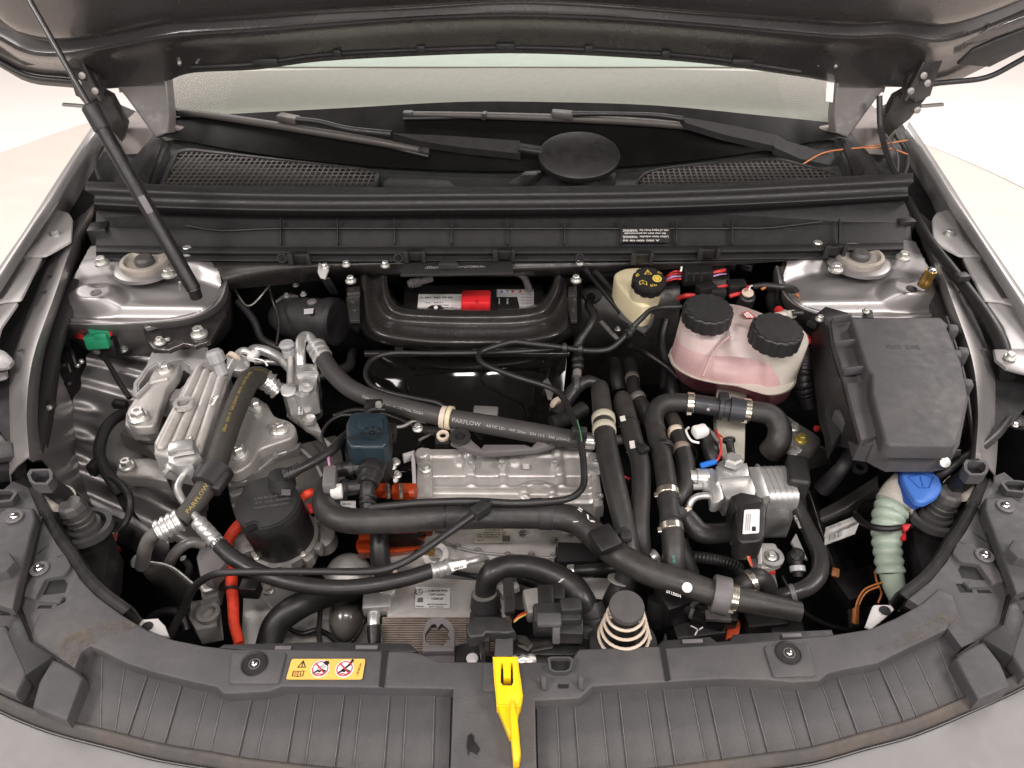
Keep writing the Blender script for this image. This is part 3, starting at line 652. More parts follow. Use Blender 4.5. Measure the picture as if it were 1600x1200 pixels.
for cx, dd in ((.42, 0), (.745, 1)):
    ell = lambda r, ry, n=28: [L_(cx + r * math.cos(6.2832 * k / n), .5 + ry * math.sin(6.2832 * k / n)) for k in range(n)]
    flat('pictogram_disc', ell(.125, .43), white, lab, .0002); 
    bm = bmesh.new(); fa = [[p + V((0, 0, .0004)) for p in ell(r, r * 3.45)] for r in (.108, .093)]
    a = [bm.verts.new(p) for p in fa[0]]; b = [bm.verts.new(p) for p in fa[1]]
    for k in range(28): bm.faces.new((a[k], a[(k + 1) % 28], b[(k + 1) % 28], b[k]))
    link('prohibition_ring', bm, inkr, lab, 0)
    up = lambda q: [L_(*t) + V((0, 0, .0003)) for t in q]
    line('pictogram_car', up([(cx - .08, .72), (cx - .03, .6), (cx, .63), (cx + .03, .56), (cx + .07, .62)]), .0018, ink, lab)
    line('pictogram_car', up([(cx - .06, .8), (cx - .02, .74), (cx + .04, .78), (cx + .06, .72)]), .0012, inkr, lab)
    if dd == 0:
        flat('pictogram_tool', up([(cx + .02, .2), (cx + .05, .12), (cx + .09, .12), (cx + .105, .24), (cx + .085, .36), (cx + .05, .3)]), ink, lab, .0002)
        for k in range(3): line('pictogram_spray', up([(cx + .03 + k * .018, .3 + k * .04), (cx - .04 + k * .02, .52 + k * .05)]), .0005, ink, lab)
    else: line('pictogram_tool', up([(cx - .02, .56), (cx + .06, .3), (cx + .09, .08)]), .0022, ink, lab)
    line('prohibition_bar', [p + V((0, 0, .0004)) for p in up([(cx - .073, .25), (cx + .073, .75)])], .0013, inkr, lab)
text('A 000 000 00 00', L_(.935, .86), L_(.965, .25), 3, ink, lab)
# ================================================================ headlamp carriers in the two front corners
for s in (-1, 1):
    sd = 'left' if s < 0 else 'right'
    m2 = (lambda q, z: (*q, z)) if s < 0 else (lambda q, z: (*MR(q[0], q[1], -9 + max(0, q[1] - 900) * .06, 14 + max(0, q[1] - 750) * .05), z))
    mp = lambda pts, z: [m2(q, z) for q in pts]
    cor = thing('headlamp_carrier', 'grey plastic headlamp carrier with square openings in the %s front corner' % sd, 'bracket', m2((70, 880), .80), 'headlamp carriers')
    base = [(-120, 745), (0, 770), (20, 752), (44, 762), (62, 805), (88, 850), (105, 872), (122, 900), (150, 930), (190, 960), (140, 1000), (118, 1040), (40, 1005), (-10, 1080), (-120, 1020)]
    hl = [mp(h, .884) for h in ([(66, 930), (78, 905), (100, 904), (106, 912), (102, 926), (80, 929)], [(87, 950), (93, 935), (113, 935), (108, 950)], [(57, 951), (62, 945), (82, 945), (80, 951)])]
    plate('carrier_plate', mp(base, .884), .012, plastic, cor, 0, holes=hl)
    plate('opening_shade', mp([(50, 895), (120, 895), (120, 960), (50, 960)], .8826), .004, void, cor, 0)  # black plate close below the openings stands in for shade inside them
    plate('gap_shade', mp([(53, 800), (66, 808), (43, 908), (32, 952), (18, 952), (29, 905)], .8895), .002, void, cor, 0)  # black strip painted in for the shadowed side of the raised panel
    plate('gap_shade', mp([(0, 940), (26, 934), (48, 1000), (40, 1004), (20, 958), (0, 960)], .8905), .002, void, cor, 0)  # lower black strip, shade of the gap as plain colour
    plate('raised_panel', mp([(-120, 792), (0, 800), (12, 792), (52, 793), (55, 812), (30, 905), (20, 952), (-120, 905)], .902), .02, plastic, cor, .003, seg=3)
    plate('screw_pad', mp([(46, 905), (78, 868), (104, 870), (112, 884), (100, 899), (72, 903), (60, 926), (54, 936), (30, 930)], .8885), .006, plastic, cor, .002, rnd=.004)
    plate('small_step', mp([(60, 940), (72, 930), (100, 932), (92, 942)], .8862), .004, plastic, cor, .001)
    line('molded_seam', [P(q) for q in mp([(58, 866), (76, 851)], .8846)], .0015, dark, cor); line('molded_seam', [P(q) for q in mp([(33, 893), (98, 866)], .8846)], .0015, dark, cor)
    screw(m2((23, 808), .903), cor, 26); screw(m2((62, 889), .889), cor, 28)
    plate('side_block', mp([(-40, 868), (14, 862), (24, 876), (10, 892), (-40, 905)], .915), .016, plastic, cor, .003)
    # steps below the carrier
    plate('dark_groove', mp([(20, 950), (30, 940), (52, 1000), (128, 1052), (130, 1060), (118, 1062), (40, 1010)], .8870), .003, dark, cor, .001)
    plate('step_wall', mp([(26, 946), (48, 1000), (84, 1024), (40, 1055), (10, 990)], .893), .02, trim, cor, .003)
    plate('step_block', mp([(82, 1028), (118, 1047), (131, 1058), (104, 1126), (50, 1104), (60, 1066)], .889), .026, plastic, cor, .003, seg=3)
    plate('corner_shelf', mp([(-60, 980), (8, 975), (38, 1020), (44, 1050), (24, 1086), (-60, 1050)], .889), .02, plastic, cor, .004, seg=3)
    # upright duct with an oval mouth
    dct = thing('air_duct_mouth', 'black plastic duct mouth with an oval opening at the %s headlamp corner' % sd, 'duct', m2((62, 770), .80), 'duct mouths')
    o_ = PS(mp([(42, 741), (47, 733), (78, 732), (82, 738), (82, 748), (74, 757), (54, 757), (46, 752)], .93)); cc = sum(o_, V()) / 8
    bm = bmesh.new(); bm_plate(bm, o_, V((0, 0, -.014)), [[cc + (p - cc) * .74 for p in o_]]); link('duct_rim', bm, plastic, dct)
    bm = bmesh.new(); q = [cc + (p - cc) * .95 + V((0, 0, -.012)) for p in o_]; bm_plate(bm, q, V((-s * .01, .02, -.07))); link('duct_body', bm, dark, dct)
    bm = bmesh.new(); q = [cc + (p - cc) * .76 + V((0, 0, -.010)) for p in o_]; bm_plate(bm, q, V((0, 0, -.001))); link('duct_hole', bm, void, dct)
    # square openings further out
    bm = bmesh.new(); o_ = PS(mp([(-20, 768), (0, 765), (20, 765), (27, 770), (18, 783), (-10, 786)], .894)); cc = sum(o_, V()) / 6
    bm_plate(bm, o_, V((0, 0, -.008)), [[cc + (p - cc) * .74 for p in o_]]); link('opening_rim', bm, plastic, cor)
    bm = bmesh.new(); bm_plate(bm, [cc + (p - cc) * .76 + V((0, 0, -.006)) for p in o_], V((0, 0, -.001))); link('opening_dark', bm, void, cor)
    # inner rim wall of the carrier towards the bay
    rim = mp([(46, 764), (64, 806), (90, 850), (106, 872), (124, 900), (152, 930), (192, 960)], .887)
    ps = PS(rim); sheet('carrier_rim', [ps, [p + V((-s * .006, .003, .004)) for p in ps], [p + V((-s * .010, .006, 0)) for p in ps], [p + V((-s * .014, .01, -.09)) for p in ps]], dark, cor, 5, 3, .002)
    # rubber buffer in its ring holder
    bf = thing('bonnet_buffer', 'grey rubber bonnet buffer standing in an oval holder at the %s front corner' % sd, 'rubber buffer', m2((128, 815), .84), 'bonnet buffers')
    c = P(m2((134, 825), .852)); ring('holder_ring', c, (0, 0, 1), .0265, .021, .010, plastic, bf, 28, 1.12, ref=(1, .5 * -s, 0))
    lathe('holder_bowl', c, (0, 0, 1), [(-.05, .020), (-.004, .023), (-.003, .016)], dark, bf, 24)
    ax = V((s * .10, .05, 1))
    lathe('buffer_body', c + V((0, .0, .0)), ax, [(-.004, .0185), (.006, .0185), (.007, .0142), (.010, .0142), (.011, .0152), (.014, .0152), (.015, .0142), (.018, .0142), (.019, .0152), (.022, .0152), (.023, .014), (.03, .014), (.031, .0150)], rub2, bf, 24)
    lathe('buffer_head', c + ax * .0312, ax, [(0, .0150), (.008, .0140), (.011, .0115), (.0112, .003)], rub2, bf, 8, smooth=20)
    # white disc washer lying next to it
    lathe('plastic_disc', m2((94, 779), .885), (.25 * -s, -.35, 1), [(0, .0165), (.0015, .0168), (.002, .015), (.001, .008), (.001, .002)], cream if 0 else ptank, bf, 24)
    # holder web towards the bay
    plate('holder_web', mp([(104, 850), (150, 850), (172, 836), (168, 880), (160, 920), (125, 905), (108, 880)], .835), .05, dark, bf, .003)
    plate('mount_web', mp([(120, 885), (172, 864), (172, 925), (158, 942), (128, 915)], .80), .03, trim, bf, .003)
# white lamp brackets peeping out behind the cover
for q, lb in (([(217, 976), (222, 968), (247, 966), (252, 972), (258, 978), (264, 994), (250, 992), (230, 984)], 'left'), ([(1363, 948), (1366, 945), (1392, 945), (1397, 952), (1383, 965), (1362, 982), (1352, 978)], 'right')):
    b = thing('lamp_tab', 'white metal tab with a round hole behind the front cover, %s side' % lb, 'tab', (*q[0], .86), 'white tabs')
    c = (230, 979, .869) if lb == 'left' else (1383, 954, .869)
    hp = P(c); plate('tab_plate', [(*p, .868) for p in q], .003, bodyflat, b, .0006)
    lathe('tab_hole', hp, (0, 0, 1), [(0, .0058), (.0006, .0055)], void, b, 16)
# ================================================================ scuttle: bulkhead trim beam, cowl, wipers
TOPX = [133, 250, 400, 550, 700, 850, 1000, 1150, 1290, 1427]
TOPY = [284, 289, 293, 294, 293, 292, 290, 285, 278, 271]
def rw(dy, z): return [(x + (0 if dy < 20 else (14 if i == 0 else (-8 if i == len(TOPX) - 1 else 0))), y + dy, z) for i, (x, y) in enumerate(zip(TOPX, TOPY))]
beam = thing('bulkhead_trim', 'long black plastic bulkhead trim with a rubber seal lip running across the back of the bay', 'trim panel', (790, 380, .92))
sheet('seal_lip', [rw(4, .985), rw(-1, 1.0), rw(3, 1.004), rw(9, 1.003), rw(14, .999), rw(21, .991), rw(28, .986), rw(32, .987), rw(37, .982), rw(44, .960)], seal, beam, 5, 4, .003)
def rw2(k, dy, z): return [(x, (355 if k else 0) + dy + (y - 290) * (.6 if dy < 20 else .3), z) for x, y in zip([150, 250, 400, 550, 700, 850, 1000, 1150, 1290, 1412], TOPY)]
sheet('trim_wall', [rw2(1, -30, .962), rw2(1, -18, .958), rw2(1, 0, .951), rw2(1, 5, .950), rw2(1, 28, .938), rw2(1, 32, .937)], trim, beam, 5, 3, .003)
sheet('trim_foot', [rw2(1, 30, .939), rw2(1, 33, .942), rw2(1, 40, .940), rw2(1, 44, .932), rw2(1, 52, .930), rw2(1, 54, .915)], trim, beam, 5, 3, .003)
for x in (439, 528, 617, 706, 793, 882, 970, 1056, 1143, 1311):
    a = P((x, 343, .963)); b = P((x, 382, .942)); bar('rib', a, b, .0016, .008, trim, beam, .0004)
pts = [(290, 352, .957), (345, 360, .954), (440, 357, .954), (620, 357, .954), (800, 357, .954), (1000, 357, .954), (1145, 357, .954)]
tube('wall_bead', pts, 2.2, trim, beam, 6)
tube('wall_bead', [(1143, 356, .955), (1200, 356, .954), (1285, 346, .958)], 2.2, trim, beam, 6)
for x, y in ((468, 402), (648, 398), (788, 396), (1004, 401), (1108, 394), (1305, 390)):
    g = box('clip_block', (x, y, .944), (mm(26, (x, y, .94)), .012, .016), dark, beam, None, .002); box('clip_tab', (x - 14, y + 3, .946), (.008, .006, .02), trim, beam, None, .001)
    box('clip_tab', (x + 14, y + 3, .946), (.006, .006, .02), trim, beam, None, .001)
for x in (440, 622, 905): ring('cable_hook', (x, 403, .944), (.3, -1, .2), .0075, .0055, .004, trim, beam, 14)
plate('notch_arch', [(685, 412, .946), (692, 402, .946), (700, 398, .946), (708, 402, .946), (716, 412, .946)], .01, trim, beam, .0015)
for a, b in (((150, 335), (172, 392)), ((1398, 330), (1412, 372))):
    box('end_bracket', ((a[0] + b[0]) / 2, (a[1] + b[1]) / 2 + 10, .93), (.03, .03, .05), dark, beam, rot(10), .003)
plate('end_flap', [(152, 338, .945), (176, 336, .945), (180, 352, .942), (170, 380, .93), (160, 378, .93)], .006, trim, beam, .002)
plate('end_flap', [(1395, 338, .945), (1415, 332, .945), (1420, 345, .942), (1404, 385, .925), (1392, 380, .93)], .006, trim, beam, .002)
# small notice label, upside down for the viewer
sp = lambda x, y: (x, y, .9545 - (y - 358) * .00056 + .0016)
wl = thing('notice_label', 'small black notice label with white print, upside down, on the bulkhead trim', 'label', sp(1010, 368))
flat('label_film', [sp(971, 357), sp(1047, 357), sp(1047, 379), sp(971, 379)], dark, wl, .0005, .0015)
t_ = lambda s, x0, x1, y, h: text(s, sp(x0, y), sp(x1, y), h, inkw, wl, 'lettering', .001, sp(x0, y + 8))
t_('WARNING', 996, 973, 359, 4.2); t_('risk of injury from fan', 1044, 999, 359, 3.4); t_('fan may start up automatically', 1040, 975, 364, 3.2)
t_('WARNUNG', 996, 973, 369, 4.2); t_('Lüfter kann anlaufen', 1044, 999, 369, 3.4); t_('A 000 000 00 00', 1030, 973, 375, 3.2)
# cowl panel with two grilles
CX = [-.68, -.5, -.3, -.1, .1, .3, .48, .65]
yb = lambda X: 1.25 + .38 * (X + .02) ** 2
cowl = thing('cowl_panel', 'black plastic cowl panel with two air grilles below the windscreen', 'cowl', V((0, 1.2, .96)))
sheet('cowl_sheet', [[V((X, 1.10, .93)) for X in CX], [V((X, 1.16, .968)) for X in CX], [V((X, (1.17 + yb(X)) / 2, .966)) for X in CX], [V((X, yb(X) - .025, .968)) for X in CX], [V((X, yb(X) + .004, .978)) for X in CX]], trim, cowl, 5, 4, .003)
def grille(poly, rows, ncol, name):
    P3 = [(*q, .984) for q in poly]
    ps = PS(P3); cc = sum(ps, V()) / len(ps)
    bm = bmesh.new(); o_ = round_poly(ps, .012); i_ = [cc + (p - cc) * .95 for p in o_]; i_ = [V((cc.x + (p.x - cc.x) * .965, cc.y + (p.y - cc.y) * .88, p.z)) for p in o_]
    bm_plate(bm, o_, V((0, 0, -.012)), [i_]); link('grille_frame', bm, trim, cowl)
    plate('grille_backing', [V((p.x, p.y, .9735)) for p in i_], .001, void, cowl, 0)
    q2 = [(p.x, p.y) for p in i_]; x0 = min(p[0] for p in q2); x1 = max(p[0] for p in q2); y0 = min(p[1] for p in q2); y1 = max(p[1] for p in q2)
    bm = bmesh.new(); n = 0
    def seg(a, b):
        d = (b - a); s = V((-d.y, d.x, 0)).normalized() * .0013
        t = [bm.verts.new(a - s), bm.verts.new(b - s), bm.verts.new(b + s), bm.verts.new(a + s)]; u = [bm.verts.new(v.co + V((0, 0, -.0012))) for v in t]
        bm.faces.new(t)
        for k in range(4): bm.faces.new((t[k], t[(k + 1) % 4], u[(k + 1) % 4], u[k]))
    for k in range(1, rows):
        y = y0 + (y1 - y0) * k / rows; run = None
        for i in range(121):
            x = x0 + (x1 - x0) * i / 120; ins = inside(x, y, q2)
            if ins and run is None: run = x
            if run is not None and (not ins or i == 120): seg(V((run, y, .982)), V((x, y, .982))); run = None
    for k in range(1, ncol):
        x = x0 + (x1 - x0) * k / ncol; run = None
        for i in range(61):
            y = y0 + (y1 - y0) * i / 60; ins = inside(x, y, q2)
            if ins and run is None: run = y
            if run is not None and (not ins or i == 60): seg(V((x, run, .9822)), V((x + .003, y, .9822))); run = None
    o = link('grille_mesh', bm, wiperm, cowl); o['kind'] = 'stuff'
grille([(276, 234), (296, 231), (440, 248), (570, 262), (594, 268), (588, 293), (248, 292), (258, 270)], 10, 38, 'l')
grille([(1008, 268), (1030, 262), (1150, 248), (1220, 246), (1315, 272), (1300, 280), (1100, 292), (992, 294), (994, 282)], 9, 36, 'r')
plate('cowl_step', [(598, 284, .980), (610, 276, .980), (700, 280, .980), (716, 294, .980), (598, 294, .980)], .01, trim, cowl, .003)
plate('cowl_bridge', [(786, 290, .984), (838, 254, .986), (854, 262, .986), (812, 292, .984)], .012, dark, cowl, .003)
plate('cowl_bridge', [(930, 290, .982), (948, 268, .984), (964, 268, .984), (960, 290, .982)], .012, dark, cowl, .003)
for s in (-1, 1):
    mx_ = lambda L: [(1568 - a, b - 6, z) if s > 0 else (a, b, z) for a, b, z in L]
    plate('plenum_side', mx_([(172, 288, .985), (240, 208, .99), (262, 222, .99), (238, 288, .985)]), .02, trim, cowl, .004)
    plate('plenum_rib', mx_([(216, 270, .994), (247, 222, .996), (252, 226, .996), (232, 282, .992)]), .01, dark, cowl, .002)
    tube('plenum_hose', mx_([(157, 283, .985), (150, 260, .985), (154, 238, .985), (170, 215, .985)]), 7, seal, cowl, 8)
# wipers
def WSC(px, py, o=.012):
    d = ray(px, py); lo, hi = .5, 3.0
    for _ in range(50):
        m = (lo + hi) / 2; p = CAM + d * m
        if p.z > .985 + (p.y - yb(p.x)) * .53 + o: lo = m
        else: hi = m
    return CAM + d * lo
wl = thing('wiper', 'windscreen wiper with its long blade reaching the left end, arm ending under the oval cover', 'wiper', WSC(480, 205, 0), 'windscreen wipers')
a, b = WSC(268, 172), WSC(670, 237)
tube('blade_spine', [a, WSC(360, 185), WSC(560, 217), b], [8, 12, 13, 10], wiperm, wl, 10)
tube('rubber_edge', [a + V((0, -.006, -.006)), WSC(360, 187, .006), WSC(560, 220, .006), b + V((0, -.006, -.006))], 6, dark, wl, 8)
for p, q in ((a, WSC(284, 175)), (WSC(654, 233), b)): bar('end_cap', p, q, .013, .010, trim, wl, .003)
bar('blade_joint', WSC(436, 182, .02), WSC(466, 188, .02), .02, .012, wiperm, wl, .003)
tube('wiper_arm', [WSC(464, 187, .024), WSC(500, 191, .026), WSC(545, 202, .026), WSC(612, 210, .028)], [10, 9, 10, 12], dark, wl, 10)
bm = bmesh.new(); bm_plate(bm, [WSC(612, 208, .03), WSC(700, 212, .03), WSC(813, 220, .03), WSC(813, 240, .026), WSC(720, 230, .026), WSC(660, 221, .028)], V((0, .002, -.012))); link('arm_channel', bm, dark, wl)
bar('arm_neck', WSC(810, 230, .03), WSC(850, 236, .03), .022, .01, dark, wl, .004)
bm = bmesh.new(); c = WSC(905, 243, .035); R_ = []
pc = lathe('wiper_cover', c, (0, -.42, .9), [(-.012, .050), (-.002, .052), (.002, .051), (.0035, .048), (.004, .003)], dark, wl, 40, 1.36, 40, ref=(1, 0, 0))
wr = thing('wiper', 'windscreen wiper lying higher on the glass, arm ending at the right cowl grille', 'wiper', WSC(960, 185, 0), 'windscreen wipers')
a, b = WSC(630, 178), WSC(1180, 212)
tube('blade_spine', [a, WSC(760, 181), WSC(930, 187), WSC(1060, 196), b], [8, 11, 13, 12, 8], wiperm, wr, 10)
tube('rubber_edge', [a + V((0, -.006, -.006)), WSC(760, 184, .006), WSC(930, 190, .006), WSC(1060, 199, .006)], 6, dark, wr, 8)
bar('end_cap', a, WSC(646, 178), .014, .011, trim, wr, .003); bar('blade_clip', WSC(754, 180, .016), WSC(760, 181, .016), .014, .012, trim, wr, .001)
bar('blade_joint', WSC(862, 177, .02), WSC(896, 180, .02), .019, .012, wiperm, wr, .003)
tube('wiper_arm', [WSC(894, 178, .026), WSC(940, 178, .028), WSC(1020, 180, .028), WSC(1066, 186, .03)], [9, 7, 8, 9], dark, wr, 10)
bm = bmesh.new(); bm_plate(bm, [WSC(1064, 182, .034), WSC(1140, 195, .034), WSC(1212, 210, .036), WSC(1210, 228, .03), WSC(1130, 210, .03), WSC(1072, 192, .03)], V((0, .003, -.012))); link('arm_channel', bm, trim, wr)
bm = bmesh.new(); bm_plate(bm, [WSC(1212, 210, .036), WSC(1230, 220, .036), WSC(1316, 246, .03), WSC(1316, 262, .022), WSC(1250, 248, .026), WSC(1210, 230, .03)], V((0, .003, -.014))); link('arm_foot', bm, trim, wr)
# strings hanging at the right hinge
tag(tube('tag_string', [WSC(1252, 258, .03), WSC(1290, 238, .04), WSC(1350, 230, .05), WY(1418, 219, 1.33)], 2.5, copper, None, 6), 'thin orange string arching from the right cowl grille to the fender edge', 'string')
tag(tube('tag_string', [WY(1350, 231, 1.30), WY(1390, 232, 1.30), WY(1418, 241, 1.30)], 2.5, copper, None, 6), 'short thin orange string end drooping below the right hinge', 'string')
tag(tube('washer_hose', [WY(1374, 150, 1.36), WY(1376, 200, 1.33), WY(1386, 240, 1.27), WY(1400, 272, 1.2)], 9, seal, None, 10), 'black washer hose running down from the right bonnet hinge', 'hose')
tag(tube('washer_wire', [WY(1384, 210, 1.33), WY(1402, 240, 1.28), WY(1403, 272, 1.2)], 3, greyp, None, 6), 'thin grey wire beside the black washer hose at the right hinge', 'wire')
# gas strut holding the bonnet
gs = thing('gas_strut', 'black gas strut holding the bonnet open at the left', 'gas strut', (303, 452, .935))
A = P((303, 452, .935)); B = CAM + ray(-48, -165) * 1.02
f_ = lambda y: next((A.lerp(B, t / 400) for t in range(400) if pix(A.lerp(B, t / 400))[1] <= y), B)
m1 = f_(165); 
bm = bmesh.new(); bm_tube(bm, [A, A.lerp(m1, .02), A.lerp(m1, .5), m1.lerp(A, .12)], .0105, 18); link('strut_cylinder', bm, dark, gs)
bm = bmesh.new(); bm_tube(bm, [m1.lerp(A, .13), m1.lerp(A, .12), m1.lerp(A, .01), m1], [.0112, .0122, .0122, .0095], 18); link('strut_collar', bm, trim, gs)
bm = bmesh.new(); bm_tube(bm, [m1, B], .0042, 12); link('piston_rod', bm, chrome if 0 else cross, gs)
lathe('ball_socket', A, (0, 0, 1), [(-.014, .009), (.002, .0095), (.006, .006)], dark, gs, 14)
bar('locking_clip', A + V((-.016, -.008, .004)), A + V((-.010, -.014, .022)), .004, .003, steel, gs, .001)
pa = f_(310); pb = f_(335); dd = (pb - pa).normalized(); nn = ((CAM - pa) - dd * (CAM - pa).dot(dd)).normalized()
u_ = dd.cross(nn) * .0045
flat('strut_sticker', [pa + nn * .0103 - u_, pa + nn * .0103 + u_, pb + nn * .0103 + u_, pb + nn * .0103 - u_], greyp, gs)
# ================================================================ left side of the bay
def at(q, z): return [(*p, z) for p in q]
def crimp(a, b, wpx, parent, m=None, n=4, name='crimp_collar'):
    """ringed crimp sleeve from one photo point to another"""
    a = P(a); b = P(b); r = mm(wpx, a) / 2; L = (b - a).length; pr = []
    for k in range(n):
        t = k / n; pr += [(L * (t + .02), r * .86), (L * (t + .06), r), (L * (t + .17), r), (L * (t + .21), r * .86)]
    return lathe(name, a, b - a, pr + [(L, r * .86)], m or alub, parent, 22)
# --- pressed wing panel with dimples and steps
def wz(u, v):
    h = 0
    for cu, cv in ((.20, .33), (.19, .50), (.19, .66)):
        h += 5 * bump2(u, v - (u - cu) * .10, cu, cv, .15, .055, .9)
        h -= 5 * bump2(u, v - (u - cu) * .10, cu, cv + .055, .15, .035, .9)
    s = v - .22 * u
    h += 10 * (1 - sstep(.16, .20, s)); h += 8 * (1 - sstep(.05, .08, s)); h -= 6 * sstep(-.06, -.02, s) * (1 - sstep(-.02, .02, s))
    h += 7 * sstep(.57, .64, s - .10 * (u - .3)); h -= 22 * sstep(.72, .80, s + .06 * u)
    h += 12 * bump2(u, v, .62, .62, .26, .20, .8)
    return h
wp = relief('wing_panel', [(66, 545, .80), (340, 545, .72), (340, 880, .58), (66, 790, .72)], 90, 90, wz, bodyin, car)
crop(wp, [(78, 556), (110, 548), (215, 540), (325, 570), (335, 700), (318, 850), (262, 846), (180, 806), (112, 772), (80, 738)])
sheet('wing_flange', [at([(80, 728), (118, 766), (180, 800), (262, 842)], .735), at([(84, 733), (122, 770), (184, 806), (264, 850)], .74), at([(92, 760), (126, 786), (190, 824), (262, 868)], .725), at([(98, 790), (128, 806), (190, 850), (262, 890)], .66)], bodyin, car, 6, 3)
tag(sheet('sealer_bead', [at([(140, 778), (170, 792), (205, 806), (236, 828)], .752), at([(142, 783), (172, 797), (207, 812), (237, 834)], .754), at([(143, 788), (172, 803), (206, 818), (236, 838)], .750)], bodyflat, None, 6, 3), 'light weld sealer bead along the left wing flange below the dimples', 'sealer')
# --- dark bracket below the left tower
br = thing('mount_bracket', 'dark steel bracket with two torx bolts below the left strut tower', 'bracket', (290, 525, .84))
plate('bracket_plate', at([(222, 512), (234, 499), (268, 494), (330, 468), (352, 430), (360, 452), (352, 492), (328, 532), (304, 540), (286, 536), (264, 546), (238, 545), (228, 532)], .872), .008, mat('satin grey steel', (.11, .1, .098), .32, metal=.8, var=.15), br, .003, seg=3)
sheet('bracket_fold', [at([(222, 506), (268, 490), (330, 464), (352, 428)], .882), at([(226, 512), (272, 497), (334, 472), (358, 434)], .884), at([(230, 518), (274, 504), (336, 480), (362, 440)], .876)], bodyin, br, 6, 3)
bolt((250, 534, .876), br, 18, torx=True); bolt((311, 521, .876), br, 26, torx=True)
lathe('bracket_rivet', (262, 531, .874), (0, 0, 1), [(0, .004), (.002, .004), (.003, .002)], steel, br, 10)
# --- green connector
gc = thing('green_connector', 'green electrical plug with red lock tab and two red wires', 'plug', (158, 530, .83))
R0 = rot(6, -12)
box('plug_lid', (157, 518, .868), (.030, .016, .018), green, gc, R0, .003); box('plug_body', (153, 533, .858), (.034, .016, .022), green, gc, R0, .003)
box('plug_rib', (157, 526, .868), (.018, .006, .010), green, gc, R0, .001); box('lock_tab', (172, 517, .868), (.006, .012, .012), red, gc, R0, .001); box('plug_base', (168, 542, .84), (.03, .02, .03), dark, gc, R0, .003)
for k in range(2): tube('plug_wire', [(137, 529 + k * 4, .856), (128, 525 + k * 4, .858), (118, 523 + k * 3, .85), (108, 528 + k * 2, .82)], 3.5, redw, gc, 8)
# --- taped wire loom on the left
lo = thing('wire_loom', 'black taped wire loom looping down the left wing with cut wire ends', 'wire loom', (170, 740, .78))
tube('loom_trunk', [(196, 645, .80), (178, 655, .81), (163, 674, .81), (155, 705, .805), (163, 732, .80), (175, 750, .795), (186, 770, .78)], [18, 18, 18, 18, 18, 19, 18], seal, lo, 12, 6)
tube('loom_branch', [(172, 745, .80), (190, 757, .80), (202, 775, .798), (203, 795, .79), (196, 816, .785), (180, 832, .78)], 11, seal, lo, 10)
tube('loom_branch', [(184, 765, .78), (196, 790, .75), (214, 818, .72), (228, 836, .68)], 13, seal, lo, 10)
tube('cut_wire', [(180, 830, .782), (176, 846, .778)], 4, redw, lo, 6); tube('cut_wire', [(183, 831, .782), (180, 847, .776)], 3, pinkd, lo, 6); tube('cut_wire', [(178, 832, .782), (168, 838, .785)], 3.5, green, lo, 6)
box('loom_clip', (147, 731, .80), (.012, .016, .02), dark, lo, rot(-12), .003); box('loom_clip', (188, 632, .81), (.022, .012, .012), dark, lo, rot(-8), .003)
bar('red_marker', (180, 857, .76), (186, 861, .76), .008, .008, red, lo, .002)
tube('loom_branch', [(158, 552, .83), (172, 572, .83), (188, 600, .82), (203, 622, .81)], 8, seal, lo, 8); lathe('loom_clip', (156, 550, .835), (-.3, -.4, 1), [(0, .006), (.01, .006), (.012, .003)], alud, lo, 10)
for q in ((98, 488, .88), (92, 504, .86), (108, 556, .84), (100, 568, .83)):
    tube('loom_branch', [(q[0] - 3, q[1] - 14, q[2]), (q[0] + 4, q[1] - 4, q[2] + .012), (q[0] + 10, q[1] + 14, q[2])], 7, dark, lo, 8)
bolt((193, 546, .82), car, 14)
# --- engine mount
em = thing('engine_mount', 'cast aluminium engine mount with a rubber core and a bolted arm', 'engine mount', (250, 610, .76))
o_ = PS(at([(236, 549), (324, 541), (328, 560), (322, 590), (302, 612), (268, 624), (238, 622), (214, 630), (206, 612), (208, 596), (228, 570)], .824)); h_ = PS(at([(246, 566), (282, 560), (296, 570), (296, 592), (280, 606), (240, 608), (218, 614), (216, 600), (232, 576)], .824))
bm = bmesh.new(); e, _ = bm_plate(bm, o_, V((0, 0, -.035)), [h_]); bmesh.ops.bevel(bm, geom=e, offset=.0025, segments=2, affect='EDGES', clamp_overlap=True); link('mount_frame', bm, bodyflat, em)
plate('rubber_core', at([(240, 562), (290, 558), (304, 576), (296, 600), (250, 614), (212, 622), (214, 592)], .80), .02, dark, em, .003)
plate('mount_arm', at([(236, 584), (244, 574), (262, 569), (283, 568), (277, 586), (262, 604), (252, 632), (245, 658), (238, 666), (212, 668), (198, 660), (197, 642), (210, 622), (228, 604)], .842), .014, alu, em, .003, seg=3, rnd=.006)
plate('arm_foot', at([(196, 644), (246, 640), (244, 664), (228, 674), (206, 673), (194, 664)], .826), .018, alu, em, .003)
bolt((258, 577, .844), em, 26, torx=True); bolt((217, 651, .846), em, 32, torx=True)
tube('arm_ridge', at([(212, 622), (228, 606), (238, 598), (262, 592)], .843), 8, alu, em, 8)
bk = thing('mount_carrier', 'cast aluminium carrier arm with a torx bolt under the engine mount', 'bracket', (215, 735, .74))
plate('carrier_arm', at([(180, 742), (184, 724), (198, 716), (232, 714), (262, 722), (262, 752), (232, 746), (190, 742)], .790), .02, alu, bk, .004, seg=3)
plate('carrier_ledge', at([(196, 668), (250, 672), (256, 706), (240, 710), (220, 690), (186, 676)], .785), .03, alud, bk, .004)
bolt((198, 727, .794), bk, 26, torx=True)
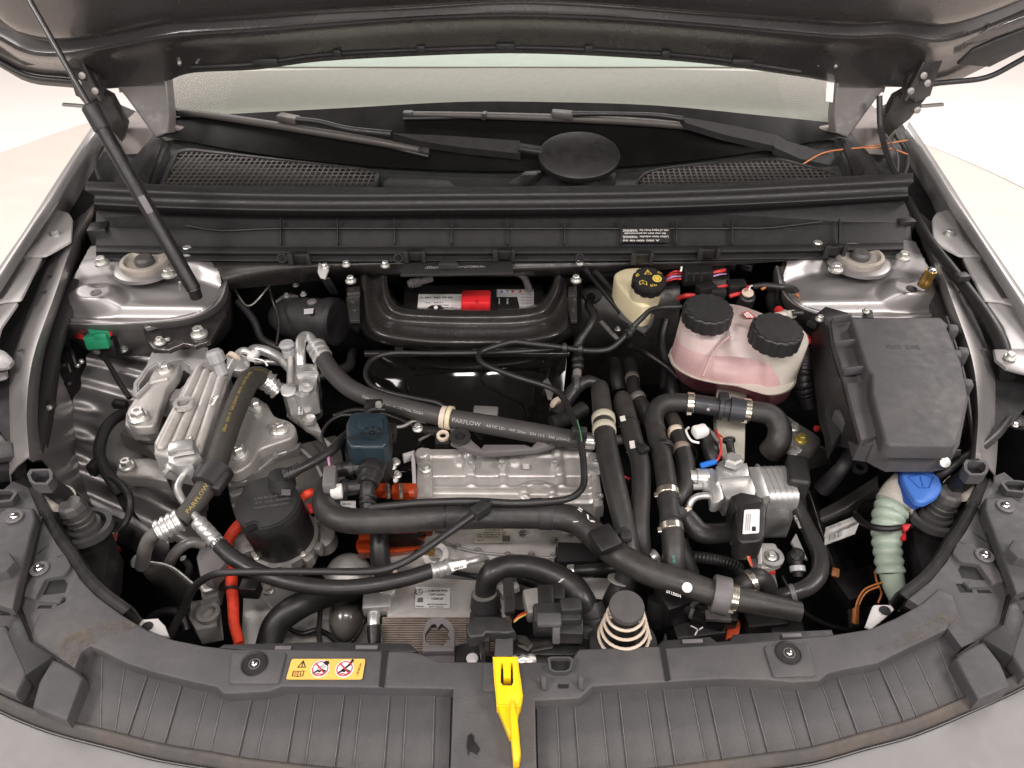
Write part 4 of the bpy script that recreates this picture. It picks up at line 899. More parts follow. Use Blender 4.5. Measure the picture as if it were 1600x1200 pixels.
# --- fluted heat exchanger
ex = thing('heat_exchanger', 'long fluted aluminium heat exchanger block with a ring boss and a grey cap', 'heat exchanger', (290, 660, .80))
z1, z2 = .872, .868
plate('exchanger_body', [(292, 590, z1), (318, 562, z1), (356, 574, z1), (352, 610, z1), (314, 716, z2), (292, 722, z2), (240, 708, z2), (240, 690, z2)], .045, alu, ex, .004, seg=3)
for k in range(4):
    a = P((314 + k * 11, 574 + k * 5, z1)); b = P((250 + k * 19, 704 + k * 4, z2)); bm = bmesh.new(); bm_tube(bm, [a, a.lerp(b, .02), a.lerp(b, .97), b], [.004, .0068, .0068, .004], 14); link('flute', bm, alu, ex)
ring('ring_boss', (287, 631, z1 + .009), (0, 0, 1), .013, .0075, .006, alub, ex, 20); lathe('boss_recess', (287, 631, z1 + .004), (0, 0, 1), [(0, .008), (.005, .0078)], alud, ex, 16)
lathe('valve_cap', (344, 574, z1 + .012), (-.25, .3, 1), [(-.01, .0085), (.008, .0085), (.009, .012), (.022, .012), (.026, .009)], clearp, ex, 10, smooth=25)
fl_ = P((336, 620, z1 + .009)); flat('code_label', [(334, 620, z1 + .010), (342, 618, z1 + .010), (334, 633, z1 + .010), (327, 634, z1 + .010)], white, ex)
text('1071', (330, 632, z1 + .0112), (336, 620, z1 + .0112), 4, ink, ex, up=(326, 630, z1 + .0112))
cl = thing('pipe_flange', 'machined aluminium pipe flange bolted at the lower end of the fluted heat exchanger', 'flange', (285, 715, .86))
plate('flange_body', at([(262, 708), (268, 692), (288, 684), (306, 694), (314, 712), (300, 726), (276, 728), (262, 722)], .888), .022, alub, cl, .003); box('flange_block', (284, 700, .896), (.03, .018, .012), alub, cl, rot(15), .003)
lathe('flange_stud', (269, 726, .875), (-.15, -1, .2), [(0, .006), (.008, .006), (.010, .003), (.02, .003)], steel, cl, 8); bolt((297, 686, .892), cl, 12)
# pipe and thin refrigerant hose down to the front, crimps at its ends
rh = thing('refrigerant_hose', 'thin refrigerant hose from a bent silver pipe at left to a crimped silver end', 'refrigerant hose', (500, 910, .80))
tube('silver_pipe', [(291, 722, .87), (289, 738, .87), (278, 760, .87), (282, 776, .868), (296, 795, .865), (312, 814, .862)], 12, alub, rh, 14)
crimp((308, 814, .862), (344, 853, .855), 24, rh, n=5)
tube('black_hose', [(338, 847, .856), (368, 874, .852), (420, 900, .848), (490, 916, .845), (560, 917, .842), (630, 905, .84), (676, 891, .84)], 25, hosesm, rh, 16)
crimp((672, 893, .84), (706, 884, .838), 26, rh, n=3); crimp((706, 884, .838), (730, 879, .836), 18, rh, n=2, name='hose_ferrule')
tube('silver_pipe', [(728, 879, .836), (745, 875, .834), (756, 872, .82), (762, 878, .79)], 12, alub, rh, 12)
flat('code_label', [(700, 880, .8495), (728, 875, .8475), (729, 887, .846), (706, 893, .848)], white, rh)
text('A14RB', (724, 884, .8492), (709, 888, .8492), 4, ink, rh, up=(723, 890, .8492))
# thick hose with yellow print
th = thing('refrigerant_hose', 'thick black hose with yellow print running down beside the fluted heat exchanger', 'refrigerant hose', (340, 720, .82))
HP = [(424, 602, .835), (408, 589, .85), (392, 592, .868), (378, 616, .876), (362, 655, .878), (346, 700, .876), (330, 745, .872), (308, 782, .866), (282, 814, .86)]
tube('black_hose', HP, [28, 31, 33, 34, 34, 35, 36, 32, 30], mat('matt hose', (.046, .041, .035), .6, bump=.2), th, 20, 8)
def onhose(p0, p1, rpx):
    """two photo points lifted to the surface of a hose towards its top"""
    a, b = P(p0), P(p1); d = (b - a).normalized(); n = ((CAM - a) - d * (CAM - a).dot(d)).normalized(); r = mm(rpx, a) / 2
    return a + n * (r + .0006), b + n * (r + .0006), a + n * (r + .0006) + n.cross(d) * .01
def hosetext(s, p0, p1, rpx, hpx, m, par, side=1, shift=0):
    a, b, u = onhose(p0, p1, rpx); v = (u - a) * side; s_ = v.normalized() * mm(shift, a); text(s, a + s_, b + s_, hpx, m, par, 'lettering', .0002, a + s_ + v)
curvetext('20bar · DN 19 · SAE J2064-E · AR PA · HAR 801-VPB', HP[::-1], .40, .80, 34.5, 4.6, inkd, th, 3)
curvetext('PARFLOW', HP[::-1], .03, .155, 33, 6.5, inkd, th, -2); curvetext('PARFLOW', HP[::-1], .83, .93, 33.5, 5, inkd, th, 3)
crimp((425, 600, .838), (408, 590, .848), 34, th, n=2); crimp((436, 612, .828), (414, 594, .846), 30, th, n=3)
crimp((284, 811, .86), (246, 832, .855), 38, th, n=4)
tube('silver_pipe', [(250, 830, .855), (234, 842, .84), (226, 862, .82), (222, 884, .79)], 22, alud, th, 14)
fs = thing('foam_sleeve', 'grey foam sleeve wrapped round the thick hose with yellow print', 'sleeve', (334, 742, .86))
a, b = P((344, 730, .876)), P((322, 760, .872)); lathe('sleeve_body', a, b - a, [(0, .017), (.001, .0192), ((b - a).length, .0192), ((b - a).length + .001, .017)], trim, fs, 20, 1.0, 30)
bar('sleeve_edge', (322, 724, .888), (309, 746, .885), .014, .008, trim, fs, .003); bar('sleeve_edge', (356, 738, .882), (336, 766, .878), .012, .008, trim, fs, .003)
# --- lower left: silver pipes, dark heat shield bracket
lp_ = thing('coolant_pipes', 'dull silver U-shaped pipes and dark bracket at the lower left corner', 'pipes', (255, 870, .70))
tube('silver_pipe', [(318, 850, .80), (296, 848, .81), (276, 862, .80), (264, 882, .77), (258, 905, .72)], 17, alud, lp_, 14)
tube('silver_pipe', [(286, 872, .76), (296, 886, .74), (292, 905, .70)], 10, alud, lp_, 12)
sheet('dark_bracket', [at([(216, 882), (240, 880), (268, 888), (300, 912)], .785), at([(218, 886), (242, 884), (268, 892), (300, 918)], .788), at([(232, 908), (250, 914), (272, 930), (296, 950)], .77), at([(262, 935), (272, 945), (284, 965), (290, 985)], .72)], mat('stained steel', (.06, .055, .05), .38, metal=.7, var=.5, vscale=14), lp_, 6, 6)
tube('bracket_edge', at([(216, 880), (240, 879), (270, 887), (302, 912)], .788), 4, steel, lp_, 8); lathe('bracket_clip', (218, 878, .79), (-.5, -.5, 1), [(0, .008), (.006, .008), (.008, .004)], steel, lp_, 10)
plate('dark_web', at([(318, 840), (350, 850), (352, 880), (330, 905), (312, 900), (306, 870)], .80), .02, greyp, lp_, .003)
plate('side_arm', at([(310, 905), (350, 890), (340, 930), (315, 938)], .77), .02, alud, lp_, .003); bolt((325, 914, .776), lp_, 26)
plate('side_foot', at([(296, 938), (336, 934), (340, 978), (306, 985), (290, 960)], .75), .03, alud, lp_, .003); ring('foot_eye', (326, 958, .755), (0, 0, 1), .014, .009, .006, alud, lp_, 16, 1)
tube('dark_elbow', [(292, 985, .74), (282, 960, .75), (262, 955, .75), (236, 965, .74), (232, 985, .72)], 14, dark, lp_, 12)
# green-brown gearbox lugs (light cast bracket with bolts)
gb = thing('gearbox_bracket', 'light cast aluminium gearbox bracket with three big torx bolts right of the yellow printed hose', 'bracket', (420, 670, .72))
plate('bracket_plate', at([(378, 640), (392, 626), (416, 626), (428, 650), (452, 656), (464, 668), (458, 684), (428, 694), (404, 702), (396, 722), (372, 738), (352, 738), (356, 704), (370, 660)], .800), .018, alu, gb, .004, seg=3, rnd=.01)
plate('bracket_pad', at([(352, 718), (396, 724), (430, 700), (470, 690), (466, 700), (430, 718), (404, 738), (356, 748)], .784), .02, alud, gb, .003)
for q, d in (((399, 634), 26), ((437, 670), 30), ((372, 707), 34)): bolt((*q, .803), gb, d, torx=True)
tube('cast_rib', at([(404, 734), (432, 712), (448, 706)], .785), 4, alub, gb, 8); lathe('rib_knob', (431, 713, .787), (0, 0, 1), [(0, .005), (.003, .004)], alub, gb, 10)
# round motor housing
mh = thing('motor_housing', 'rounded bare aluminium drive motor housing behind the black pump', 'motor housing', (440, 740, .60))
sheet('housing_shell', [at([(350, 742), (356, 760), (362, 790), (372, 820)], .70), at([(372, 728), (380, 750), (388, 780), (396, 810)], .758), at([(430, 706), (436, 730), (440, 770), (444, 800)], .775), at([(486, 690), (496, 716), (504, 760), (508, 800)], .755), at([(524, 680), (534, 710), (540, 750), (544, 800)], .70)], alud, mh, 6, 6)
for k in range(3):
    sheet('housing_rib', [at([(354 + k * 4, 752 + k * 18), (378 + k * 4, 742 + k * 18)], .767 - k * .004), at([(358 + k * 4, 758 + k * 18), (382 + k * 4, 748 + k * 18)], .772 - k * .004), at([(360 + k * 4, 762 + k * 18), (386 + k * 4, 752 + k * 18)], .765 - k * .004)], alub, mh, 4, 4)
tube('housing_edge', at([(352, 742), (362, 736), (376, 752), (390, 748), (400, 742)], .772), 5, alub, mh, 8)
tube('cast_web', at([(452, 650), (478, 668), (500, 684), (520, 700)], .77), 9, alu, mh, 10); tube('cast_web', at([(468, 700), (490, 720), (506, 750)], .772), 6, alu, mh, 8)
# black pump
pu = thing('electric_pump', 'round black electric pump with a clamped cast base', 'pump', (430, 820, .74))
c = P((434, 820, .815)); ax = V((-.10, -.05, 1))
lathe('pump_body', c, ax, [(-.03, .038), (.0, .0385), (.028, .038), (.032, .036)], dark, pu, 36)
tp = c + V(ax).normalized() * .032
bm = bmesh.new(); n_ = V(ax).normalized(); u_ = V((1, 0, 0)); v_ = n_.cross(u_); tops = []
for k in range(40):
    a = 6.2832 * k / 40; r = .038 + (.005 if -2.6 < (a - 3.1416) - .6 < -1.2 else 0) - (.008 if 4.25 < a < 4.7 else 0); tops.append(tp + u_ * math.cos(a) * r + v_ * math.sin(a) * r + n_ * .012)
e, _ = bm_plate(bm, tops, n_ * -.012); bmesh.ops.bevel(bm, geom=e, offset=.0022, segments=2, affect='EDGES'); link('pump_lid', bm, trim, pu)
lathe('base_flange', c - n_ * .031, ax, [(-.012, .038), (-.011, .042), (.004, .043), (.005, .039)], alud, pu, 36)
for a in (200, 262, 285, 320, 345, 40):
    p = c - n_ * .034 + (u_ * math.cos(math.radians(a)) + v_ * math.sin(math.radians(a))) * .043; bm = bmesh.new(); bm_box(bm, p, (.014, .012, .016), axes(u_, v_) @ Matrix.Rotation(math.radians(a), 3, 'Z'), .002); link('base_lug', bm, alud, pu)
for a in (232, 318): bolt(c - n_ * .022 + (u_ * math.cos(math.radians(a)) + v_ * math.sin(math.radians(a))) * .041, pu, 9, ax, flange=True)
lathe('rear_lug', (378, 850, .775), (0, -.2, 1), [(-.02, .018), (.006, .018), (.008, .012)], alud, pu, 18); lathe('front_lug', (502, 838, .775), (0, -.2, 1), [(-.02, .018), (.004, .018), (.006, .012)], alud, pu, 18)
lathe('pump_foot', c - n_ * .042, ax, [(-.03, .03), (0, .034)], alud, pu, 24)
lt = lambda x, y: P((x, y, .868))
flat('code_square', [lt(440, 765), lt(454, 765), lt(454, 774), lt(440, 774)], inkg, pu)
for k, s_ in enumerate(('A 000 501 01 00  HW 01', '12 V  13 A  CHINA', 'made for coolant pump')): text(s_, (398, 783 + k * 7, .866 - k * .001), (452, 775 + k * 7, .866 - k * .001), 4, inkg, pu, off=.0025)
ft = thing('pump_vent_hose', 'ribbed black vent hose from the pump lid up to the valve', 'hose', (450, 740, .86))
lathe('hose_socket', (440, 752, .866), (.05, .2, 1), [(-.006, .017), (.01, .015), (.011, .010)], trim, ft, 16)
bar('hose_clip', (441, 742, .885), (462, 738, .885), .012, .012, dark, ft, .003)
tube('vent_hose', [(444, 744, .885), (466, 734, .888), (496, 718, .886), (520, 702, .884), (532, 688, .88), (545, 676, .87)], [15, 15, 16, 16, 15, 13], hosesm, ft, 12)
for k in range(5): ring('hose_rib', P((450 + k * 4, 741 - k * 2, .886)), (1, .35, 0), .0078, .006, .0022, trim, ft, 14)
# orange cable
oc = thing('high_voltage_cable', 'bright orange braided high voltage cable curving down the left of the pump', 'cable', (368, 930, .76))
tube('cable_sheath', [(414, 790, .80), (390, 806, .80), (370, 824, .80), (356, 846, .79), (356, 866, .785), (361, 900, .78), (364, 940, .775), (366, 975, .77), (374, 1006, .765)], [16, 17, 18, 18, 18, 19, 18, 16, 16], orange, oc, 16)
ring('cable_tie', (365, 922, .778), (0, 1, .2), .0105, .0085, .003, dark, oc, 16)
box('tie_block', (392, 920, .775), (.022, .016, .02), dark, oc, rot(-5), .002)
# ================================================================ centre of the bay
# --- bulkhead cross member under the trim, bolts, number strip
cmb = thing('bulkhead_member', 'dark shaded bulkhead cross member with a stamped number strip below the trim', 'cross member', (700, 430, .86))
sheet('member_face', [at([(330, 408), (480, 410), (640, 406), (800, 404), (1000, 404), (1250, 398)], .925), at([(336, 418), (480, 416), (640, 412), (800, 410), (1000, 412), (1250, 406)], .922), at([(350, 440), (420, 432), (560, 425), (640, 428), (795, 426), (1000, 424), (1250, 416)][:6], .905), at([(360, 452), (430, 446), (560, 432), (650, 432), (790, 432), (1000, 432)], .88)], mat('dark shaded body paint', (.035, .032, .030), .36, metal=.4, var=.3), cmb, 6, 4)  # darkened copy of the body paint carries the shade
plate('number_strip', at([(630, 410), (800, 408), (802, 426), (626, 429)], .934), .004, trim, cmb, .001)
text('*W1N9CUTNSNTDG-NN00S9SZ5*', (758, 415, .9348), (664, 417, .9348), 6.5, mat('stamped grey print', (.42, .4, .38), .5, var=0), cmb, up=(758, 422, .9348))
for q in ((548, 438, 17), (602, 414, 15), (541, 413, 14), (900, 437, 17), (906, 411, 13), (660, 414, 0), (364, 429, 0)):
    if q[2]: bolt((q[0], q[1], .925), cmb, q[2])
lathe('member_hole', (364, 428, .912), (0, -.4, 1), [(0, .007), (.0006, .0065)], void, cmb, 14)
plate('earth_tab', at([(498, 410), (508, 414), (514, 420), (508, 434), (500, 432), (496, 424)], .93), .003, bodyflat, cmb, .001); bolt((508, 417, .932), cmb, 13)
bar('earth_strap', (508, 434, .91), (522, 458, .86), .014, .004, trim, cmb)
# --- black U-shaped cross beam
ub = thing('cross_beam', 'satin black U-shaped steel cross beam with two rounded ridges in front of the battery', 'cross beam', (740, 540, .70))
pi_ = [(606, 412), (606, 450), (616, 473), (634, 482), (680, 484), (740, 485), (800, 484), (838, 479), (856, 462), (866, 440), (870, 412)]
po_ = [(556, 412), (558, 470), (566, 512), (590, 534), (660, 545), (740, 547), (820, 545), (880, 532), (900, 508), (908, 470), (912, 412)]
def mixp(t, z): return [(a[0] + (b[0] - a[0]) * t, a[1] + (b[1] - a[1]) * t, z if not isinstance(z, list) else z[i]) for i, (a, b) in enumerate(zip(pi_, po_))]
zs = [.90, .885, .872, .865, .862, .862, .862, .865, .872, .885, .90]
zz = lambda d: [q + d for q in zs]
sheet('beam_shell', [mixp(-.10, zz(-.05)), mixp(-.02, zz(-.006)), mixp(.05, zz(0)), mixp(.16, zz(.001)), mixp(.26, zz(-.006)), mixp(.36, zz(-.012)), mixp(.50, zz(-.012)), mixp(.62, zz(-.004)), mixp(.74, zz(0)), mixp(.86, zz(-.006)), mixp(1.0, zz(-.03)), mixp(1.04, zz(-.08))], cross, ub, 6, 4, .003)
for x0, x1 in ((538, 566), (884, 906)):
    s_ = 1 if x0 < 700 else -1
    plate('beam_lug', at([(x0, 412), (x1 + 4, 412), (x1 + 2, 500), (x1 - 8, 515), (x0 + 4, 505)], .888), .006, blackpaint, ub, .002)
    plate('lug_fold', at([(x0 + 4, 448), (x1 - 4, 446), (x1 - 4, 456), (x0 + 4, 458)], .905), .008, cross, ub, .002)
    plate('lug_bracket', at([(x0 + 2, 464), (x1 - 4, 460), (x1 - 4, 500), (x0 + 8, 500)], .898), .006, cross, ub, .002)
# black glossy panel below the beam
pn = thing('rear_panel', 'large gloss black panel below the cross beam', 'panel', (740, 640, .50))
pp = W(725, 580, .775); pn_ = V((0, -.675, .735)).normalized()
def onplane(x, y):
    d = ray(x, y); return CAM + d * ((pp - CAM).dot(pn_) / d.dot(pn_))
plate('panel_skin', [onplane(*q) for q in ((572, 552), (650, 556), (820, 556), (888, 548), (882, 600), (872, 700), (860, 740), (600, 740), (584, 700), (574, 600))], 0, mat('mirror black plastic', (.006, .0055, .005), .05, spec=.35, rvar=.01, var=.2), pn, .001, ext=pn_ * -.02, rnd=.02)
sheet('panel_edge', [[p + pn_ * .002 for p in [onplane(x, 548) for x in (570, 650, 740, 830, 890)]], [onplane(x, 553) + pn_ * .006 for x in (570, 650, 740, 830, 890)], [onplane(x, 558) + pn_ * .001 for x in (570, 650, 740, 830, 890)]], cross, pn, 5, 4)
plate('bolt_tab', at([(848, 596), (856, 590), (866, 610), (862, 624), (856, 622)], .79), .003, alud, pn, .0005); box('retainer_clip', (624, 546, .83), (.014, .012, .012), dark, pn, None, .003); box('retainer_clip', (806, 530, .84), (.012, .012, .014), dark, pn, None, .003)
# --- battery in the opening of the beam
bt = thing('battery', 'black battery with white part label, red terminal cover and warning pictograms behind the cross beam', 'battery', (740, 470, .70))
plate('battery_case', at([(632, 444), (848, 444), (854, 500), (628, 500)], .835), .19, dark, bt, .003)
bz = .8362
flat('part_label', at([(654, 460), (726, 460), (726, 485), (652, 485)], bz), white, bt)
text('A 001 982 79 05', (656, 466.5, bz + .0008), (707, 466.5, bz + .0008), 4.5, ink, bt, up=(656, 460, bz + .0008))
for k in range(3): text(('S2  LN1', '12V 12Ah 200A', 'EFB Pb')[k], (664 + k * 14, 474 + k * 4, bz + .0008), (692 + k * 9, 474 + k * 4, bz + .0008), 3, ink, bt, up=(664 + k * 14, 468, bz + .0008))
box('terminal_cover', (744, 471, .846), (mm(43, (744, 471, .81)), mm(34, (744, 471, .81)), .022), red, bt, None, .003); bar('cover_groove', (745, 469, .8585), (745, 477, .8585), .0015, .001, mat('dark red plastic', (.35, .012, .015), .5), bt, 0)
flat('warning_stickers', at([(776, 452), (834, 452), (834, 480), (812, 480), (808, 464), (776, 464)], bz), mat('grey sticker', (.42, .41, .4), .5, var=.03), bt)
for k, (x, m_) in enumerate(((778, blue), (795, inkr), (807, inkr))):
    flat('pictogram', at([(x, 453), (x + 12, 453), (x + 12, 457), (x, 457)], bz + .0006), white, bt, .0003); flat('pictogram_symbol', at([(x + 3, 457), (x + 6, 453.3), (x + 9, 457)], bz + .001), m_, bt, .0003)
for k in range(4): text('Achtung Batterie', (814, 461 + k * 4.5, bz + .0008), (832, 461 + k * 4.5, bz + .0008), 2.5, ink, bt, up=(814, 457 + k * 4.5, bz + .0008))
for x in (780, 793): bar('terminal_pin', (x, 467, bz + .004), (x, 474, bz + .004), .0025, .004, steel, bt, .0005)
plate('hold_down', at([(650, 492), (664, 482), (674, 476), (688, 476), (698, 484), (708, 492)], .850), .006, cross, bt, .002); lathe('hold_hole', (681, 480, .851), (0, -.2, 1), [(0, .0035), (.0006, .003)], white, bt, 12)
for nm, lb, ps, wq in (('battery_vent_hose', 'short ribbed grey hose end left above the battery', [(638, 444, .88), (655, 440, .88), (675, 435, .88)], 11), ('battery_vent_hose', 'curved grey vent hose dropping to the right end of the battery', [(780, 422, .885), (800, 424, .885), (818, 432, .88), (826, 450, .85)], 11)):
    h = thing(nm, lb, 'hose', ps[0]); tube('hose_body', ps, wq, greyp, h, 12, 6)
    for k in range(4): ring('hose_rib', P(ps[0]).lerp(P(ps[1]), .3 + k * .22), P(ps[1]) - P(ps[0]), mm(wq * .68, ps[0]), mm(wq * .4, ps[0]), .003, greyp, h, 14)
# --- right firewall: grey metal panel
fp = thing('firewall_panel', 'dull grey metal firewall panel right of the cross beam', 'panel', (970, 500, .70))
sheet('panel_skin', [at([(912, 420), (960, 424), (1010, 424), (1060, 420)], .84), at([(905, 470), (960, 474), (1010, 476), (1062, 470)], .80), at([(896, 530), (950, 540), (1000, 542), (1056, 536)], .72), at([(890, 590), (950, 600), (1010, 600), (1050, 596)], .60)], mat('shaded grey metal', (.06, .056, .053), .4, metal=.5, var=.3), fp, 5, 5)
lathe('panel_grommet', (925, 460, .832), (0, -.6, .8), [(-.002, .017), (.004, .016), (.005, .010)], void, fp, 20)
bar('panel_fold', (938, 502, .80), (965, 530, .785), .008, .004, alud, fp, .001); bolt((965, 514, .80), fp, 10)
tag(tube('heater_hose', [(924, 464, .86), (920, 478, .87), (928, 492, .87), (922, 508, .865), (908, 530, .85), (900, 545, .84)], 14, hosesm, None, 12), 'short black hose dropping from the grommet in the grey firewall panel', 'hose')
pc = thing('quick_coupling', 'black pipe coupling with a steel sleeve hanging below the thin brake pipes', 'coupling', (903, 600, .80))
tube('coupling_body', [(901, 544, .845), (903, 560, .84), (903, 580, .835)], [12, 17, 16], dark, pc, 14); tube('steel_sleeve', [(902, 580, .835), (901, 590, .833)], 14, alud, pc, 14); tube('lower_pipe', [(901, 590, .832), (900, 610, .82), (890, 625, .80), (870, 640, .78)], 15, hosesm, pc, 12)
ring('coupling_band', (903, 563, .84), (0, .6, .4), .0095, .008, .006, trim, pc, 16); ring('coupling_band', (903, 573, .837), (0, .6, .4), .0092, .008, .004, trim, pc, 16)
for pts, wq, lb in (([(914, 420, .93), (950, 464, .88), (985, 505, .85), (1010, 525, .83)], 8, 'straight black cable running diagonally across the grey firewall panel'), ([(930, 424, .93), (958, 455, .89), (978, 472, .87)], 9, 'second shorter black cable beside the diagonal one on the firewall panel'),
                    ([(985, 540, .82), (1010, 552, .80), (1040, 572, .79), (1060, 590, .78)], 9, 'black cable passing under the pink tank from the firewall panel')):
    tag(tube('cable', pts, wq, dark, None, 10), lb, 'cable')
# --- thin black pipes
bp_ = thing('brake_pipe', 'thin black pipe looping from the reservoir cap round to the aluminium cover', 'pipe', (750, 560, .84))
tube('pipe_run', [(1066, 479, .95), (1040, 480, .945), (1018, 484, .935), (1002, 498, .92), (984, 516, .905), (968, 534, .895), (950, 546, .885), (920, 548, .88), (880, 543, .875), (830, 537, .872), (803, 534, .872), (775, 541, .87), (752, 550, .868), (748, 560, .868), (762, 572, .868), (810, 590, .868), (860, 606, .868), (880, 622, .868), (894, 650, .872), (904, 676, .878)], [7, 8, 8, 9, 9, 9, 9, 9, 9, 9, 9, 9, 9, 9, 9, 9, 9, 10, 10, 10], hosesm, bp_, 10)
tube('pipe_run', [(904, 676, .878), (909, 700, .876), (912, 730, .874), (912, 755, .872), (904, 770, .878), (885, 780, .882), (850, 784, .884), (800, 786, .885), (740, 783, .885), (660, 785, .884), (610, 790, .880), (580, 794, .872)], [11, 11, 11, 11, 11, 11, 12, 12, 12, 12, 12, 13], hosesm, bp_, 10)
tube('green_stripe', [(902, 656, .886), (907, 676, .886), (909, 690, .884)], 2, mat('green mark', (.05, .22, .09), .5), bp_, 6)
for q in ((985, 515, .906), (981, 521, .904), (882, 543, .876), (906, 545, .88)): ring('pipe_clip', q, (1, .6 if q[0] > 950 else 0, 0), .007, .0045, .006, trim, bp_, 14)
box('pipe_holder', (905, 677, .876), (.02, .01, .016), trim, bp_, None, .002); bar('pipe_sleeve', (826, 788, .868), (850, 787, .868), .012, .012, trim, bp_, .003)
b2 = thing('brake_pipe', 'thin black pipe making a wide loop in front of the gloss black panel', 'pipe', (600, 590, .82))
tube('pipe_run', [(884, 543, .862), (830, 548, .855), (760, 551, .85), (680, 552, .848), (612, 552, .846), (582, 562, .846), (571, 582, .846), (580, 602, .846), (610, 614, .845), (650, 623, .842), (684, 630, .838), (700, 642, .83)], 8, hosesm, b2, 10)
# --- brake vacuum pump cylinder at the back left
vc = thing('vacuum_pump', 'round black plastic pump cylinder lying at the back left of the bay', 'pump', (500, 500, .70))
a, b = P((470, 498, .82)), P((526, 503, .83)); lathe('pump_barrel', a, b - a, [(-.05, .02), (-.03, .032), (0, .036), ((b - a).length * .75, .036), ((b - a).length * .76, .039), ((b - a).length, .039), ((b - a).length + .004, .034)], trim, vc, 32)
flat('tiny_label', at([(475, 483), (490, 482), (489, 490), (475, 491)], .861), bodyflat, vc); lathe('barrel_knob', (488, 474, .858), (0, 0, 1), [(0, .008), (.004, .008), (.006, .005)], greyp, vc, 16)
sheet('pump_bracket', [at([(430, 470), (448, 458), (466, 462)], .84), at([(440, 500), (455, 500), (470, 500)], .83), at([(460, 530), (466, 526), (472, 520)], .80)], greyp, vc, 4, 4)
for q in ((448, 462, .85), (462, 445, .87), (474, 460, .86)): bolt(q, vc, 10, m=alud)
tag(tube('thin_rod', [(362, 444, .86), (388, 478, .84), (422, 446, .86)], 3, alud, None, 6), 'thin bent grey rod in the dark corner behind the left tower', 'rod')
# --- expansion valve block with pipes
ev = thing('expansion_valve', 'bright aluminium valve block with pipes, cap and black spring hose', 'valve block', (470, 590, .74))
plate('block_top', at([(460, 568), (494, 570), (497, 582), (494, 612), (470, 620), (448, 612), (450, 590), (458, 588)], .845), .04, alub, ev, .003); plate('block_step', at([(460, 566), (496, 568), (497, 580), (462, 580)], .853), .02, alub, ev, .003)
plate('block_foot', at([(446, 598), (466, 600), (466, 622), (448, 622), (440, 612)], .838), .04, alub, ev, .003); lathe('port_boss', (452, 612, .842), (0, -.4, 1), [(0, .011), (.006, .011), (.007, .007)], alub, ev, 18); lathe('port_plug', (479, 608, .848), (.2, -.3, 1), [(0, .011), (.008, .010), (.009, .005), (.005, .004)], alub, ev, 14)
tube('silver_pipe', [(470, 572, .85), (469, 552, .862), (470, 534, .868), (476, 526, .868), (484, 528, .866), (494, 542, .862), (500, 552, .86)], 17, alub, ev, 14)
tube('silver_pipe', [(455, 576, .835), (440, 562, .838), (420, 550, .842), (400, 546, .846), (390, 552, .846)], 17, alub, ev, 14)
tube('silver_pipe', [(440, 568, .825), (415, 565, .825), (398, 566, .825)], 9, alub, ev, 12)
tube('valve_stem', [(454, 600, .86), (454, 575, .872), (454, 554, .885)], 12, alud, ev, 14); lathe('valve_cap', (451, 550, .888), (-.05, .1, 1), [(-.006, .009), (.004, .009), (.005, .0085), (.012, .0115), (.016, .009)], clearp, ev, 10, smooth=25)
for k in range(6): ring('spring_coil', (487 + k * .8, 614 + k * 6, .825 - k * .004), (.1, -1, .15), .0125, .0085, .0045, cross, ev, 18)
tube('spring_core', [(486, 610, .826), (492, 648, .80)], 16, dark, ev, 12)
flat('bar_code', at([(467, 622), (474, 622), (473, 648), (466, 648)], .822), white, ev); text('188071', (471.5, 647, .8228), (472.5, 624, .8228), 3, ink, ev, up=(466, 647, .8228))
tube('stand_leg', [(451, 622, .80), (450, 652, .79)], 4, alud, ev, 8); plate('stand_plate', at([(460, 622), (478, 624), (480, 648), (496, 660), (504, 676), (478, 668), (464, 655)], .80), .01, alu, ev, .002); lathe('stand_eye', (484, 658, .806), (0, 0, 1), [(0, .010), (.006, .009), (.007, .006)], alub, ev, 16)
pf = thing('pipe_union', 'small aluminium pipe union with a cream ring next to the grey cap of the exchanger', 'union', (365, 580, .83))
tube('union_pipe', [(352, 600, .86), (358, 582, .864), (366, 566, .868), (372, 553, .87), (382, 548, .87), (396, 554, .866)], 12, alub, pf, 12); lathe('union_body', (372, 570, .86), (.4, -.2, 1), [(-.01, .016), (.006, .016), (.008, .011)], alub, pf, 18); ring('cream_ring', (365, 560, .868), (.5, 1, .2), .011, .007, .007, beige, pf, 18); box('union_clip', (396, 556, .868), (.012, .018, .01), white, pf, rot(-15), .002); tube('capillary', [(398, 560, .868), (412, 564, .866), (418, 572, .86)], 4, alub, pf, 8)
tag(tube('floor_pipe', [(498, 588, .78), (520, 582, .78), (545, 572, .77), (552, 550, .76)], 16, cross, None, 12), 'dull black pipe behind the valve block reaching the beam', 'pipe')
# --- refrigerant hose with white print across the middle
mh2 = thing('refrigerant_hose', 'black hose with white print crossing the bay centre from the valve block to the right', 'refrigerant hose', (700, 650, .82))
HQ = [(503, 556, .862), (520, 582, .86), (546, 606, .858), (580, 622, .858), (620, 634, .858), (690, 651, .856), (760, 663, .854), (850, 679, .85), (915, 690, .846)]
tube('black_hose', HQ, [27, 28, 29, 29, 29, 30, 31, 32, 28], mat('matt hose grey', (.04, .037, .036), .55, bump=.2), mh2, 20, 8)
curvetext('PARFLOW', HQ, .585, .675, 31, 6.5, inkh, mh2, -5); curvetext('· ARTIC LEV · WP 35bar · DN 13.5 · SAE J2064-E', HQ, .685, .95, 31.5, 4.5, inkh, mh2, -4)
curvetext('J2064-E · 35 bar WU-BCDR PVAL GOSH', HQ, .28, .49, 30, 4, inkh, mh2, -4)
crimp((493, 540, .866), (506, 562, .861), 32, mh2, n=3); crimp((912, 688, .846), (930, 690, .846), 30, mh2, n=1); tube('silver_pipe', [(928, 690, .846), (980, 686, .842)], 16, alub, mh2, 12)
